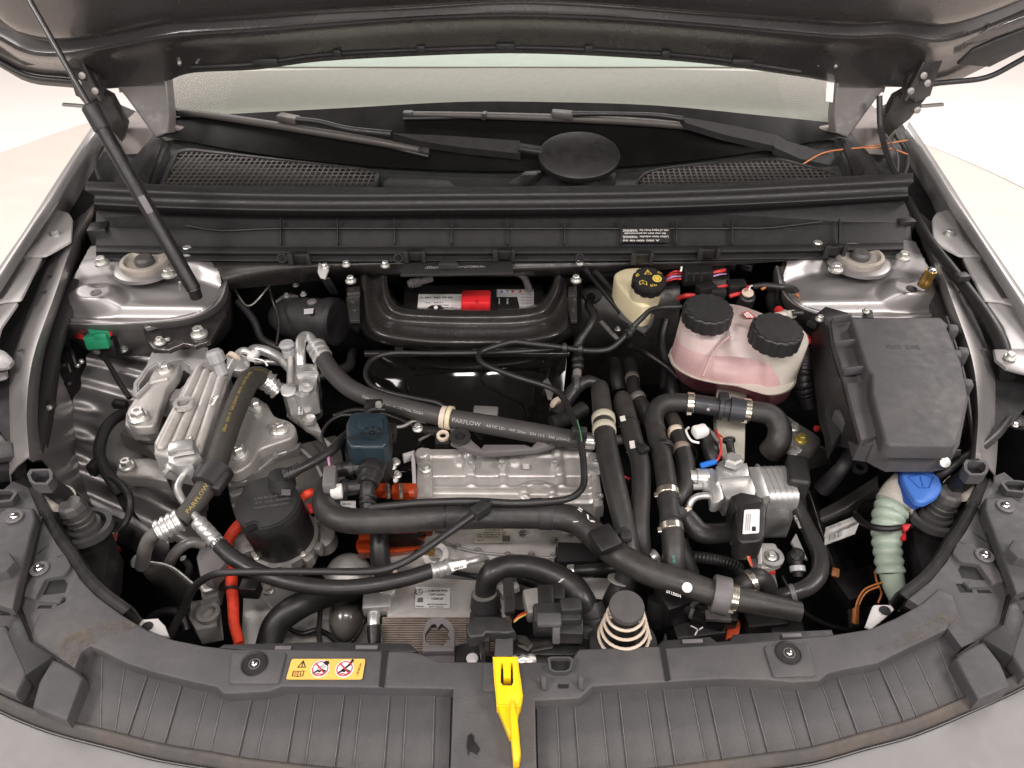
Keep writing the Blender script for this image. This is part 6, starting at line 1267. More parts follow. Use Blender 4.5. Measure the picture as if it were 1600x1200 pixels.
flat('hazard_mark', [(1160, 490, .9425), (1168, 485, .9425), (1182, 497, .9425), (1166, 497, .9425)], redw, tk); flat('hazard_mark', [(1162, 491, .943), (1168, 487, .943), (1178, 496, .943), (1167, 496, .943)], white, tk)
for k in range(2): line('hazard_mark', [P((1165 + k * 4, 490, .9437)), P((1170 + k * 3, 495, .9437))], .001, inkr, tk)
lathe('hose_barb', P((1222, 494, .925)), V((1, .3, 0)), [(-.01, .007), (.004, .007), (.005, .009), (.008, .007), (.02, .006)], ptank, tk, 12); tube('barb_hose', [(1238, 490, .93), (1246, 489, .93), (1254, 489, .93)], 9, hosesm, tk, 10)
tube('tank_rib', [(1098, 588, .893), (1110, 560, .91), (1124, 540, .922), (1142, 524, .935)], 4, pink, tk, 8)
rc = thing('red_cable', 'thick red cable between the tank cap and the fuse box', 'cable', (1252, 522, .88)); tube('cable_sheath', [(1216, 484, .88), (1234, 508, .885), (1248, 522, .885), (1264, 534, .875)], [14, 15, 16, 16], redw, rc, 12)
cg = thing('corrugated_hose', 'black corrugated hose between the tank and the fuse box', 'hose', (1258, 580, .80)); tube('hose_body', [(1262, 548, .85), (1256, 570, .85), (1256, 600, .84), (1264, 628, .80)], 34, dark, cg, 18, 6, ripple=.006)
# --- fuse box
fb = thing('fuse_box', 'large grey black fuse box with a flat lid at the right', 'fuse box', (1390, 610, .80))
LID = [(1330, 496), (1466, 496), (1476, 503), (1484, 520), (1494, 548), (1503, 566), (1513, 618), (1506, 650), (1496, 692), (1488, 696), (1392, 695), (1382, 688), (1372, 650), (1362, 612), (1362, 584), (1354, 574), (1342, 535)]
plate('box_lid', at(LID, .962), .02, plastic, fb, .005, seg=4, rnd=.004)
plate('lid_rim', at([(1326, 494), (1470, 494), (1484, 506), (1516, 618), (1502, 690), (1494, 704), (1470, 708), (1396, 708), (1380, 700), (1366, 692), (1340, 600), (1322, 510)], .942), .03, plastic, fb, .006, seg=3)
plate('lower_step', at([(1288, 494), (1334, 494), (1352, 560), (1366, 600), (1362, 618), (1374, 660), (1390, 696), (1344, 690), (1330, 640), (1318, 596), (1306, 560), (1300, 540), (1296, 512)], .938), .03, plastic, fb, .004, seg=3)
plate('side_ledge', at([(1298, 498), (1328, 498), (1336, 536), (1304, 538)], .944), .006, plastic, fb, .002); plate('side_ledge', at([(1306, 542), (1338, 540), (1350, 574), (1318, 580)], .944), .006, plastic, fb, .002)
plate('side_ledge', at([(1322, 598), (1358, 596), (1364, 612), (1384, 676), (1346, 688), (1332, 640)], .946), .008, plastic, fb, .002)
for q in ((1304, 539, 1340), (1318, 581, 1354), (1300, 500, 1330)): bar('ledge_rib', (q[0], q[1], .948), (q[2], q[1] - 4, .952), .003, .012, plastic, fb, .001)
sheet('box_side', [at([(1290, 496), (1298, 540), (1312, 590), (1330, 645), (1344, 692)], .936), at([(1276, 515), (1284, 560), (1296, 608), (1312, 660), (1330, 700)], .905), at([(1266, 528), (1270, 570), (1278, 620), (1284, 660), (1300, 700)], .86), at([(1272, 560), (1276, 600), (1282, 640), (1290, 680), (1310, 720)], .76)], trim, fb, 5, 5)
sheet('box_front', [at([(1380, 700), (1420, 708), (1460, 708), (1500, 702)], .93), at([(1378, 712), (1420, 722), (1460, 722), (1498, 714)], .915), at([(1372, 730), (1416, 742), (1456, 740), (1496, 728)], .86), at([(1372, 760), (1416, 764), (1456, 762), (1492, 750)], .76)], trim, fb, 5, 5)
plate('side_panel', at([(1340, 690), (1332, 640), (1345, 640), (1390, 695), (1376, 712)], .925), .02, trim, fb, .003); box('side_latch', (1322, 670, .91), (.008, .05, .02), plastic, fb, rot(14), .002); plate('side_gusset', at([(1290, 640), (1316, 596), (1330, 650), (1300, 700)], .905), .02, trim, fb, .003)
plate('box_tab', at([(1350, 482), (1364, 484), (1366, 496), (1348, 496)], .945), .006, trim, fb, .002); bolt((1353, 486, .95), fb, 12); bolt((1281, 498, .93), fb, 14); plate('box_tab', at([(1262, 500), (1290, 478), (1326, 488), (1328, 496), (1290, 498), (1276, 506)], .925), .01, dark, fb, .002)
for q in ((1486, 520), (1490, 560), (1502, 556), (1508, 606)): box('lid_clip', (*q, .945), (.012, .014, .02), plastic, fb, rot(-16), .002)
tube('lid_bracket', [(1474, 712, .93), (1468, 724, .925), (1482, 728, .92), (1484, 712, .93)], 4, plastic, fb, 6); lathe('box_screw', (1474, 722, .928), (0, -.6, .6), [(0, .006), (.004, .006), (.005, .003)], steel, fb, 14); tube('lid_hook', [(1398, 706, .93), (1402, 716, .925), (1416, 716, .925), (1420, 706, .93)], 4, trim, fb, 6)
text('ISO 24E', (1388, 544, .9626), (1440, 545, .9626), 10, mat('faint embossed print', (.056, .053, .055), .6, var=.1), fb, off=.0003)
tag(tube('rail_cable', [(1478, 496, .93), (1492, 540, .935), (1506, 590, .935), (1514, 640, .93), (1520, 690, .92), (1519, 740, .90)], 7, dark, None, 8), 'thin black cable running down the right edge of the fuse box', 'cable')
# --- chiller with valve
ch = thing('chiller', 'stacked plate chiller with a bright aluminium valve block and black labelled solenoid', 'chiller', (1190, 800, .74))
A_, B_, C_ = P((1184, 722, .858)), P((1228, 721, .858)), P((1206, 776, .858))
ux = (B_ - A_); uy = (C_ - A_); uy = V((uy.x, uy.y, 0)); n = 10
for k in range(n):
    a = A_ + ux * (k / n); b = A_ + ux * ((k + .96) / n); g = -.0007 * (k % 2)
    q = [V((0, 0, 0)), uy, uy + V((0, 0, -.086)), V((0, 0, -.086))]
    face = round_poly([a + p + V((0, 0, g)) for p in q], .014, 5); bm = bmesh.new(); bm_plate(bm, face, b - a); link('chiller_plate', bm, alub, ch)
bm = bmesh.new(); face = round_poly([A_ - ux * .06 + p + V((0, 0, .002)) for p in (V((0, 0, 0)), uy * 1.03, uy * 1.03 + V((0, 0, -.07)), V((0, 0, -.07)))], .010); bm_plate(bm, face, ux * .05); link('end_plate', bm, alub, ch)
plate('block_top', at([(1119, 727), (1168, 722), (1172, 743), (1122, 748)], .882), .02, alub, ch, .003); plate('block_mid', at([(1124, 746), (1174, 741), (1182, 764), (1180, 774), (1136, 780), (1128, 768)], .872), .03, alub, ch, .004); plate('block_link', at([(1168, 728), (1188, 728), (1204, 774), (1184, 778)], .862), .03, alub, ch, .003)
plate('flange_plate', at([(1103, 734), (1112, 729), (1121, 736), (1128, 762), (1132, 778), (1122, 786), (1112, 785), (1110, 768)], .876), .016, alub, ch, .003, rnd=.004)
lathe('pipe_stub', (1106, 746, .868), (-1, 0, 0), [(0, .011), (.014, .011), (.015, .009), (.022, .009)], alub, ch, 18); lathe('port_nut', (1106, 761, .866), (-1, 0, 0), [(0, .007), (.006, .007), (.007, .004), (.018, .004)], alub, ch, 8)
tube('silver_pipe', [(1116, 775, .868), (1096, 775, .868), (1083, 780, .866), (1075, 794, .858), (1073, 806, .85)], 11, alub, ch, 14); lathe('block_nipple', (1144, 724, .885), (0, .1, 1), [(0, .012), (.008, .012), (.010, .009)], alub, ch, 6)
plate('solenoid_base', at([(1143, 772), (1158, 766), (1180, 770), (1194, 776), (1198, 796), (1148, 798)], .892), .04, dark, ch, .006, seg=3); plate('solenoid', at([(1153, 788), (1194, 782), (1199, 790), (1196, 838), (1188, 846), (1158, 848), (1150, 838)], .905), .03, dark, ch, .005, seg=3, rnd=.004)
sl = at([(1163, 797), (1187, 796), (1186, 833), (1160, 835)], .9056); flat('solenoid_label', sl, white, ch, .0006, .002); flat('solenoid_code', at([(1175, 823), (1181, 823), (1181, 830), (1175, 830)], .9063), ink, ch, .0003)
for k in range(3): line('label_print', [P((1167 + k * 3, 803, .9068)), P((1165 + k * 3, 829, .9068))], .0007, mat('grey print', (.35, .34, .33), .5, var=0) if k == 0 else MATS['grey print'], ch)
box('solenoid_plug', (1166, 853, .875), (.016, .02, .016), dark, ch, rot(5), .003); box('plug_white', (1168, 855, .885), (.01, .006, .006), white, ch, None, .001)
for k, m_ in enumerate((copper, redw)): tube('plug_wire', [(1164 + k * 4, 858, .88), (1168 + k * 3, 870, .88), (1174 + k, 884, .87)], 3, m_, ch, 6)
box('motor_end', (1243, 748, .848), (.026, .048, .04), trim, ch, rot(-12), .005, 3); plate('motor_base', at([(1230, 770), (1258, 764), (1262, 790), (1246, 800)], .82), .03, dark, ch, .003)
plate('mount_foot', at([(1184, 852), (1190, 848), (1212, 848), (1222, 872), (1222, 882), (1206, 888), (1188, 888), (1182, 876)], .84), .006, alu, ch, .002, rnd=.004); ring('foot_washer', (1205, 870, .843), (0, 0, 1), .014, .009, .004, alub, ch, 20); bolt((1205, 869, .845), ch, 18); plate('foot_back', at([(1182, 846), (1190, 840), (1192, 880), (1184, 882)], .85), .03, alu, ch, .002)
plate('foot_red', at([(1186, 890), (1212, 888), (1212, 894), (1188, 896)], .83), .004, redw, ch, .001); plate('foot_block', at([(1190, 896), (1212, 894), (1216, 915), (1202, 920), (1194, 912)], .825), .02, alud, ch, .003)
# wires with blue sleeve
bw = thing('sensor_wires', 'red and orange sensor wires ending in a blue sleeve above the valve block', 'wires', (1115, 720, .86))
tube('red_wire', [(1118, 672, .875), (1124, 684, .885), (1127, 700, .888), (1124, 714, .886), (1118, 722, .882)], 4, redw, bw, 8); tube('orange_wire', [(1114, 674, .875), (1128, 682, .88), (1132, 688, .878)], 3, copper, bw, 8)
bar('blue_sleeve', (1094, 728, .88), (1120, 721, .882), .006, .006, bluew, bw, .002); plate('grey_tie', at([(1104, 668), (1108, 667), (1128, 688), (1122, 690)], .88), .003, alud, bw, .001)
tube('sensor_plug', [(1112, 680, .87), (1108, 692, .868), (1112, 708, .865), (1118, 722, .86)], 26, dark, bw, 14); tube('sensor_stem', [(1140, 690, .885), (1141, 700, .882), (1144, 712, .88)], [14, 13, 12], dark, bw, 12)
ring('stem_ring', (1139, 688, .887), (0, 1, .3), .008, .005, .003, trim, bw, 14); box('white_plug', (1094, 674, .88), (.02, .016, .014), white, bw, rot(18), .004); tube('white_loop', [(1076, 668, .875), (1072, 674, .877), (1080, 688, .877), (1092, 692, .874)], 4, white, bw, 8)
# --- vertical hoses right of the aluminium box
def hose(lb, pts, w_, m=None): 
    h = thing('coolant_hose', lb, 'coolant hose', (*pts[-1][:2], pts[-1][2] - .02)); tube('hose_body', pts, w_, m or rubber, h, 20, 7); return h
h1 = hose('wide upright coolant hose with a double cream collar, leftmost of the standing hoses', [(938, 604, .872), (938, 612, .876), (941, 640, .88), (945, 680, .88), (954, 730, .878), (966, 780, .872), (978, 830, .862), (988, 880, .845)], [24, 29, 31, 34, 36, 36, 34, 32])
for a in ((943, 656, .88), (944, 672, .88)): clamp(a, (946, 690, .88), 36, 13, h1, mat('cream collar', (.42, .39, .30), .42, sss=.1) if 'cream collar' not in MATS else MATS['cream collar'], 'hose_collar', False)
ring('hose_tie', (972, 838, .862), V((.3, -1, 0)), mm(34, (972, 838, .862)) / 2 * 1.06, mm(30, (972, 838, .862)) / 2, .006, trim, h1, 20); box('tie_lock', (978, 838, .885), (.012, .012, .008), trim, h1, None, .002)
h2 = hose('upright coolant hose with two white chalk ticks, second of the standing hoses', [(972, 622, .868), (974, 632, .872), (982, 660, .874), (990, 690, .874), (1000, 722, .874), (1002, 760, .872), (1000, 810, .864), (1002, 850, .85), (1010, 890, .82)], [26, 30, 31, 31, 30, 30, 30, 30, 28])
for q in ((984, 664, .874), (996, 704, .874)): clamp(q, (q[0] + 4, q[1] + 20, q[2]), 31, 4, h2, dark, 'hose_tie', True)
hosetext('|', (981, 660, .874), (983, 668, .874), 31, 6, inkw, h2, 1, -8); hosetext('|', (990, 700, .874), (992, 712, .874), 31, 6, inkw, h2, 1, -3); box('tie_tail', (1004, 702, .888), (.014, .012, .008), dark, h2, rot(30), .002)
h3 = hose('upright coolant hose with two steel clamps and a plastic joint, third of the standing hoses', [(1020, 660, .872), (1028, 690, .876), (1036, 720, .877), (1042, 760, .876), (1046, 800, .872), (1052, 850, .862), (1052, 890, .845), (1046, 920, .82)], [28, 30, 31, 33, 33, 36, 36, 34])
clamp((1043, 772, .875), (1045, 790, .874), 36, 12, h3); clamp((1049, 826, .868), (1051, 840, .866), 37, 12, h3); clamp((1036, 700, .877), (1039, 715, .877), 32, 10, h3, dark, 'hose_tie', True)
ring('joint_ring', (1045, 785, .873), V((.1, -1, -.05)), mm(36, (1045, 785, .873)) / 2, mm(30, (1045, 785, .873)) / 2, .004, trim, h3, 24); ring('joint_ring', (1048, 815, .87), V((.1, -1, -.05)), mm(36, (1048, 815, .87)) / 2, mm(30, (1048, 815, .87)) / 2, .004, trim, h3, 24)
tube('joint_branch', [(1046, 800, .872), (1060, 803, .868), (1070, 806, .862)], [26, 26, 26], trim, h3, 16); hosetext('GR1P0', (1052, 880, .85), (1051, 868, .855), 36, 5, mat('green print', (.05, .35, .25), .5), h3, 1, -4)
h5 = hose('coolant hose bending over the top with a quick coupling and two steel clamps', [(1026, 676, .872), (1022, 656, .876), (1026, 640, .88), (1042, 630, .882), (1078, 630, .882), (1130, 637, .882), (1180, 643, .88), (1206, 650, .876), (1218, 668, .868), (1216, 690, .855), (1204, 706, .835)], [30, 30, 30, 30, 29, 29, 32, 34, 36, 38, 38])
clamp((1078, 630, .882), (1100, 632, .882), 33, 11, h5); clamp((1165, 641, .881), (1180, 643, .88), 36, 12, h5)
lathe('coupling_sleeve', (1086, 631, .882), P((1120, 636, .882)) - P((1086, 631, .882)), [(0, .0122), (.03, .0122), (.031, .0165), (.036, .0165), (.037, .0138), (.044, .0138), (.045, .0168), (.049, .0168), (.052, .0162), (.064, .0158)], mat('dark blue grey coupling', (.03, .031, .036), .42), h5, 24)
box('coupling_lock', (1131, 622, .895), (.014, .016, .012), trim, h5, rot(-8), .003); lathe('coupling_nub', (1106, 640, .893), (0, -.7, .7), [(0, .0025), (.002, .002)], alud, h5, 8)
h4 = hose('short curved coolant hose behind the clamped one, ending at a plastic branch', [(1048, 648, .862), (1056, 668, .865), (1062, 690, .866), (1070, 720, .866), (1072, 750, .864), (1062, 775, .858), (1052, 790, .85)], [22, 24, 26, 30, 30, 30, 26])
clamp((1056, 676, .8655), (1060, 690, .866), 26, 10, h4, beige, 'hose_band', False); clamp((1065, 703, .866), (1068, 715, .866), 28, 12, h4, mat('brown band', (.22, .17, .14), .5), 'hose_band', False)
h6 = hose('black branch hose running right from the joint under the solenoid', [(1064, 804, .862), (1076, 812, .86), (1092, 830, .855), (1112, 834, .852), (1146, 830, .85)], [30, 31, 32, 32, 30], hosesm); clamp((1068, 805, .8615), (1080, 816, .859), 32, 7, h6, beige, 'hose_band', False); clamp((1145, 838, .85), (1152, 838, .85), 28, 5, h6, alud, 'hose_band', False)
h7 = hose('steep black hose in the dark gap behind the tall hoses, with a grey sleeve', [(985, 566, .80), (988, 590, .81), (992, 615, .815), (1006, 640, .81), (1014, 660, .80)], [20, 20, 22, 26, 26], hosesm); clamp((988, 592, .81), (990, 605, .813), 22, 12, h7, mat('dull sleeve', (.18, .16, .14), .45, metal=.5), 'hose_sleeve', False); clamp((996, 622, .815), (1004, 636, .812), 25, 10, h7, MATS['dull sleeve'], 'hose_sleeve', False)
h8 = hose('thick black hose slanting in the dark behind the white printed hose', [(934, 600, .82), (918, 596, .825), (900, 606, .82), (884, 626, .81), (868, 650, .80)], [18, 20, 22, 24, 26], hosesm); clamp((872, 632, .81), (880, 640, .81), 24, 10, h8, beige); 
h9 = hose('dark hose section between the black loop and the leftmost standing hose', [(912, 638, .80), (890, 652, .80), (862, 662, .80)], [24, 24, 24], rubber)
h10 = hose('black hose piece crossing behind the fat hose below the dark port', [(895, 893, .80), (930, 890, .805), (975, 886, .80)], 18, hosesm); clamp((893, 893, .801), (905, 892, .803), 21, 11, h10, steel, 'hose_band')
h11 = hose('wide black hose stub standing in front of the spring', [(982, 890, .84), (976, 912, .825), (966, 930, .81), (958, 950, .78)], [34, 38, 40, 42], hosesm); clamp((970, 906, .828), (966, 925, .815), 40, 3, h11, steel, 'hose_band', False)
h12 = hose('dark hose below the green print dropping to the lower right', [(1062, 846, .842), (1070, 870, .835), (1078, 895, .82), (1086, 915, .80)], [26, 28, 28, 26], rubber); clamp((1022, 870, .84), (1030, 864, .842), 22, 12, h12, steel)
tag(tube('braided_lead', [(1066, 868, .80), (1100, 872, .805), (1140, 880, .80), (1156, 890, .79)], 20, seal, None, 12, 6, ripple=.004), 'black braided cable sleeve lying right of the standing hoses', 'cable sleeve')
# --- lower right: pipes and clutter
h13 = hose('smooth black pipe curving round the lower right of the chiller', [(1240, 780, .83), (1254, 808, .83), (1270, 842, .83), (1281, 868, .83), (1280, 896, .83), (1264, 916, .825), (1240, 926, .82), (1212, 932, .81)], [20, 22, 24, 26, 27, 27, 25, 22], mat('smooth pipe rubber', (.035, .033, .032), .38, bump=.05)); clamp((1238, 927, .82), (1228, 929, .818), 28, 8, h13, greyp, 'hose_band', False)
hosetext('HE2500', (1247, 812, .83), (1256, 832, .83), 24, 4, inkw, h13, 1, -4)
h14 = hose('short black elbow with a steel clamp above the fat hose end', [(1150, 926, .84), (1166, 912, .848), (1184, 904, .85), (1196, 914, .84), (1202, 930, .82)], [32, 34, 34, 32, 28], hosesm); clamp((1172, 909, .849), (1184, 904, .85), 37, 10, h14)
pcl2 = thing('pipe_connector', 'black pipe connector with a clear tip beside the chiller foot', 'connector', (1244, 880, .80)); lathe('connector_tip', (1245, 868, .85), (0, -.3, 1), [(-.01, .009), (.004, .008), (.008, .004)], dark, pcl2, 14); tube('connector_body', [(1245, 872, .848), (1246, 886, .842), (1247, 900, .835)], [18, 16, 15], dark, pcl2, 14); ring('clear_ring', (1246, 889, .841), (0, 1, .5), .0085, .006, .006, clearp, pcl2, 14); plate('white_plate', at([(1236, 846), (1244, 832), (1262, 874), (1252, 868)], .80), .004, bodyflat, pcl2, .001)
rcx = thing('lower_connectors', 'cluster of black plug housings under the end of the fat hose', 'connectors', (1100, 965, .74))
for q, s_, r_ in (((1060, 940, .79), (.05, .035, .04), 20), ((1108, 955, .785), (.04, .03, .03), -15), ((1085, 985, .75), (.06, .04, .04), 8), ((1130, 966, .77), (.03, .02, .02), 0), ((1190, 975, .75), (.05, .03, .04), 6), ((1225, 985, .75), (.04, .03, .03), -5)): box('plug_housing', q, s_, dark, rcx, rot(r_), .004)
tube('plug_pipe', [(1050, 925, .80), (1072, 945, .80), (1096, 958, .79)], 24, trim, rcx, 14); ring('plug_ring', (1085, 950, .797), (1, -.6, 0), .0135, .011, .004, greyp, rcx, 18); bar('plug_key', (1080, 948, .812), (1094, 938, .812), .006, .006, greyp, rcx, .002)
tube('socket_mouth', [(1030, 935, .80), (1028, 955, .785), (1024, 970, .765)], [34, 34, 32], dark, rcx, 18); box('metal_tag', (1122, 963, .80), (.028, .012, .006), alud, rcx, rot(-4), .001); plate('yellow_orange_sheet', at([(1138, 972), (1160, 967), (1154, 992), (1134, 998)], .76), .003, orangec, rcx, .001); plate('pale_block', at([(1044, 966), (1056, 960), (1068, 968), (1056, 976), (1044, 976)], .74), .02, alu, rcx, .002); plate('pale_block', at([(1040, 984), (1054, 980), (1056, 996), (1040, 996)], .73), .02, alu, rcx, .002)
line('chalk_mark', [P((1080, 978, .778)), P((1092, 984, .778)), P((1098, 980, .778))], .0016, white, rcx); line('chalk_mark', [P((1091, 983, .778)), P((1086, 992, .778))], .0016, white, rcx)
# --- dark right frame rail, casting, silver floor sheet
rr = thing('frame_rail', 'dark painted frame rail and silver inner sheet low on the right side', 'frame rail', (1300, 830, .50))
sheet('rail_top', [at([(1252, 770), (1290, 880), (1332, 985)], .70), at([(1268, 765), (1304, 870), (1350, 975)], .705), at([(1290, 760), (1330, 870), (1380, 985)], .62)], cross, rr, 6, 5); sheet('inner_sheet', [at([(1276, 800), (1310, 782), (1345, 760), (1376, 740)], .70), at([(1284, 815), (1320, 800), (1358, 776), (1388, 752)], .705), at([(1286, 825), (1326, 812), (1362, 796), (1398, 780)], .67)], bodyin, rr, 6, 5)
sheet('lower_sheet', [at([(1286, 815), (1330, 800), (1370, 790)], .655), at([(1300, 880), (1340, 880), (1380, 876)], .58)], cross, rr, 6, 4)
sheet('beam_flank', [at([(1236, 700), (1262, 690), (1290, 700)], .74), at([(1250, 740), (1275, 730), (1300, 724)], .70)], alud, rr, 5, 5)
cm = thing('gearbox_mount', 'stained cast mount with a zinc bolt and a yellow marked bolt beside the fuse box', 'mount', (1245, 685, .74)); plate('mount_plate', at([(1206, 640), (1230, 648), (1246, 660), (1280, 680), (1284, 692), (1272, 702), (1244, 704), (1232, 690), (1214, 668)], .80), .02, alud, cm, .003, rnd=.006); bolt((1241, 668, .803), cm, 18); bolt((1252, 686, .803), cm, 20, m=mat('yellow marked bolt', (.62, .5, .12), .4, metal=.5)); bar('red_tip', (1274, 667, .81), (1278, 672, .81), .008, .008, redw, cm, .002); bar('mount_strap', (1236, 712, .79), (1250, 700, .80), .012, .006, alub, cm, .001)
rp = thing('drain_pipe', 'ribbed black pipe with a grey clip below the fuse box front corner', 'pipe', (1310, 740, .80)); tube('pipe_body', [(1330, 690, .86), (1326, 712, .85), (1316, 730, .84), (1300, 748, .82), (1284, 765, .80)], [20, 20, 22, 26, 28], trim, rp, 14, 6); bar('grey_clip', (1318, 655, .88), (1326, 690, .87), .010, .006, plastic, rp, .002); ring('pipe_eye', (1343, 730, .84), (0, -.3, 1), .010, .006, .005, trim, rp, 16)
tag(tube('rim_hose', [(1578, 652, .90), (1558, 678, .915), (1530, 702, .918), (1500, 720, .915), (1478, 736, .905), (1458, 746, .89)], [12, 14, 14, 14, 14, 16], hosesm, None, 12), 'black hose running from the right wing down past the washer cap', 'hose'); 
lathe('hose_grommet', (1586, 660, .89), (0, 0, 1), [(0, .014), (.006, .013), (.007, .008)], dark, car, 16); bolt((1586, 664, .90), car, 10)
# --- washer filler neck and cap
wf = thing('washer_filler', 'pale green bellows filler neck with a blue washer fluid cap', 'filler neck', (1400, 900, .70))
tube('neck_plain', [(1420, 760, .868), (1406, 774, .862), (1396, 790, .855)], [56, 56, 56], ptank, wf, 24)
tube('neck_bellows', [(1398, 786, .857), (1388, 808, .85), (1385, 840, .84), (1388, 870, .83), (1392, 896, .82)], [56, 50, 45, 44, 44], neckm, wf, 26, 6, ripple=.0105)
tube('neck_end', [(1392, 894, .82), (1397, 915, .81), (1404, 934, .80), (1410, 948, .79)], [36, 34, 30, 24], neckm, wf, 20)
plate('cap_top', at([(1408, 719), (1449, 718), (1455, 730), (1468, 744), (1474, 760), (1466, 774), (1446, 785), (1432, 783), (1421, 768), (1412, 752), (1408, 738)], .898), .008, blue, wf, .003, seg=3, rnd=.006)
plate('cap_skirt', at([(1405, 722), (1445, 722), (1466, 752), (1460, 770), (1436, 783), (1418, 770), (1406, 748)], .889), .016, mat('deep blue skirt', (.02, .07, .36), .45), wf, .003)
plate('cap_hinge', at([(1404, 716), (1410, 710), (1446, 710), (1450, 719), (1406, 720)], .893), .01, white, wf, .002); lathe('hinge_knob', (1426, 706, .89), (0, 0, 1), [(0, .006), (.01, .006), (.012, .003)], white, wf, 12)
zc = .8987; bi = mat('cap relief line', (.02, .07, .34), .5, var=0)
line('washer_symbol', [P((x, y, zc)) for x, y in ((1419, 745), (1440, 741), (1458, 746), (1452, 762), (1436, 762))], .001, bi, wf, True)
for a, b in (((1438, 744), (1440, 752)), ((1441, 754), (1442, 759)), ((1424, 739), (1422, 735)), ((1422, 735), (1428, 733)), ((1434, 735), (1436, 738)), ((1444, 733), (1450, 736))): line('washer_spray', [P((*a, zc)), P((*b, zc))], .001, bi, wf)
wt = thing('paper_tag', 'white paper tag with a barcode strapped below the washer cap', 'tag', (1315, 832, .76))
tg = [(1290, 824, .80), (1336, 806, .815), (1344, 814, .815), (1336, 834, .80), (1288, 852, .79)]; plate('tag_paper', tg, .0012, white, wt, .0004); sheet('tag_fold', [[(1290, 824, .802), (1315, 815, .810), (1338, 807, .816)], [(1289, 832, .800), (1315, 824, .814), (1342, 812, .818)], [(1288, 840, .797), (1316, 830, .802), (1338, 822, .808)]], white, wt, 4, 4, .0008)
for k in range(9):
    x = 1296 + k * 2.4; line('barcode', [P((x, 844 - k * .9, .7975 + k * .0005)), P((x + .8, 837 - k * .9, .8015 + k * .0005))], .0007 + .0006 * (k % 3 == 0), ink, wt)
text('007 21', (1298, 826, .8085), (1314, 820, .8135), 5, mat('grey tag print', (.2, .2, .2), .5), wt)
tube('tag_strap', [(1338, 806, .83), (1348, 816, .845), (1366, 824, .866), (1392, 826, .872), (1412, 823, .868), (1424, 822, .86)], [12, 11, 10, 10, 9, 7], dark, wt, 8); tube('tag_strap', [(1336, 800, .82), (1342, 788, .81), (1356, 782, .80), (1372, 782, .79)], 5, dark, wt, 8)
tag(plate('red_seal', at([(1409, 819), (1424, 818), (1420, 826), (1414, 829)], .874), .004, redw, None, .001), 'small red plastic seal on the strap beside the bellows neck', 'seal'); tag(plate('red_seal', at([(1408, 833), (1416, 831), (1416, 842), (1409, 842)], .85), .004, red, None, .001), 'lower red tab showing just right of the bellows neck', 'seal')
rw_ = thing('brown_wires', 'thin orange brown wires looping behind the front cover at the right', 'wires', (1365, 950, .74))
for ps in ([(1336, 975, .78), (1338, 945, .80), (1350, 922, .81), (1372, 912, .815), (1386, 910, .81)], [(1338, 972, .775), (1341, 948, .795), (1353, 926, .806), (1374, 916, .81)], [(1367, 892, .80), (1370, 908, .80), (1377, 926, .79), (1372, 942, .78)]): tube('wire', ps, 3, copper, rw_, 6)
bar('wire_sleeve', (1337, 950, .785), (1336, 975, .775), .007, .007, copper, rw_, .002); bar('wire_sleeve', (1306, 888, .74), (1304, 902, .735), .01, .008, copper, rw_, .002); box('dark_box', (1340, 920, .72), (.06, .04, .03), dark, rw_, rot(15), .004)
# ================================================================ front: latch, spring, yellow handle
hk = thing('latch_handle', 'bright yellow plastic bonnet release handle lying on the front cover', 'handle', (792, 1110, .886))
o_ = PS([(770, 1025, .915), (809, 1025, .915), (811, 1045, .912), (814, 1062, .910), (817, 1086, .907), (813, 1103, .905), (776, 1103, .905), (775, 1086, .907), (772, 1060, .910)])
bm = bmesh.new(); hol = PS([(783, 1036, .9138), (786, 1036, .9138), (787, 1060, .9104), (798, 1060, .9104), (798, 1036, .9138), (801, 1036, .9138), (802, 1066, .9096), (800, 1071, .909), (786, 1071, .909), (782, 1066, .9096)])
e, _ = bm_plate(bm, o_, V((0, 0, -.012)), [hol]); bmesh.ops.bevel(bm, geom=[x for x in e if x.is_valid][:9], offset=.0015, segments=2, affect='EDGES', clamp_overlap=True); link('handle_head', bm, yellow, hk)
plate('handle_slot', [(782, 1036, .9045), (802, 1036, .9045), (802, 1073, .8995), (781, 1073, .8995)], .002, dark, hk, 0)
plate('handle_tongue', [(786, 1034, .912), (799, 1034, .912), (798, 1060, .9085), (787, 1060, .9085)], .006, yellow, hk, .001)
plate('handle_taper', [(776, 1101, .902), (813, 1101, .902), (808, 1123, .900), (812, 1150, .899), (796, 1150, .899), (790, 1135, .899)], .010, yellow, hk, .002, seg=3)
plate('handle_grip', [(797, 1094, .909), (805, 1094, .909), (809, 1122, .905), (814, 1176, .902), (811, 1189, .900), (802, 1190, .900), (798, 1150, .903), (796, 1122, .906)], .012, yellow, hk, .0025, seg=3)
la = thing('bonnet_latch', 'black bonnet latch assembly with plug housings behind the front cover', 'latch', (800, 1000, .80))
plate('latch_cap', at([(728, 974), (742, 962), (778, 962), (794, 968), (806, 986), (792, 990), (760, 988), (756, 994), (734, 996), (728, 988)], .882), .016, trim, la, .003, seg=3); plate('latch_plate', at([(774, 990), (802, 990), (802, 1026), (772, 1026)], .872), .02, plastic, la, .002); bar('latch_post', (762, 988, .865), (760, 1010, .865), .006, .02, trim, la, .001); bar('latch_post', (749, 1000, .86), (755, 1030, .868), .004, .012, cross, la, .001)
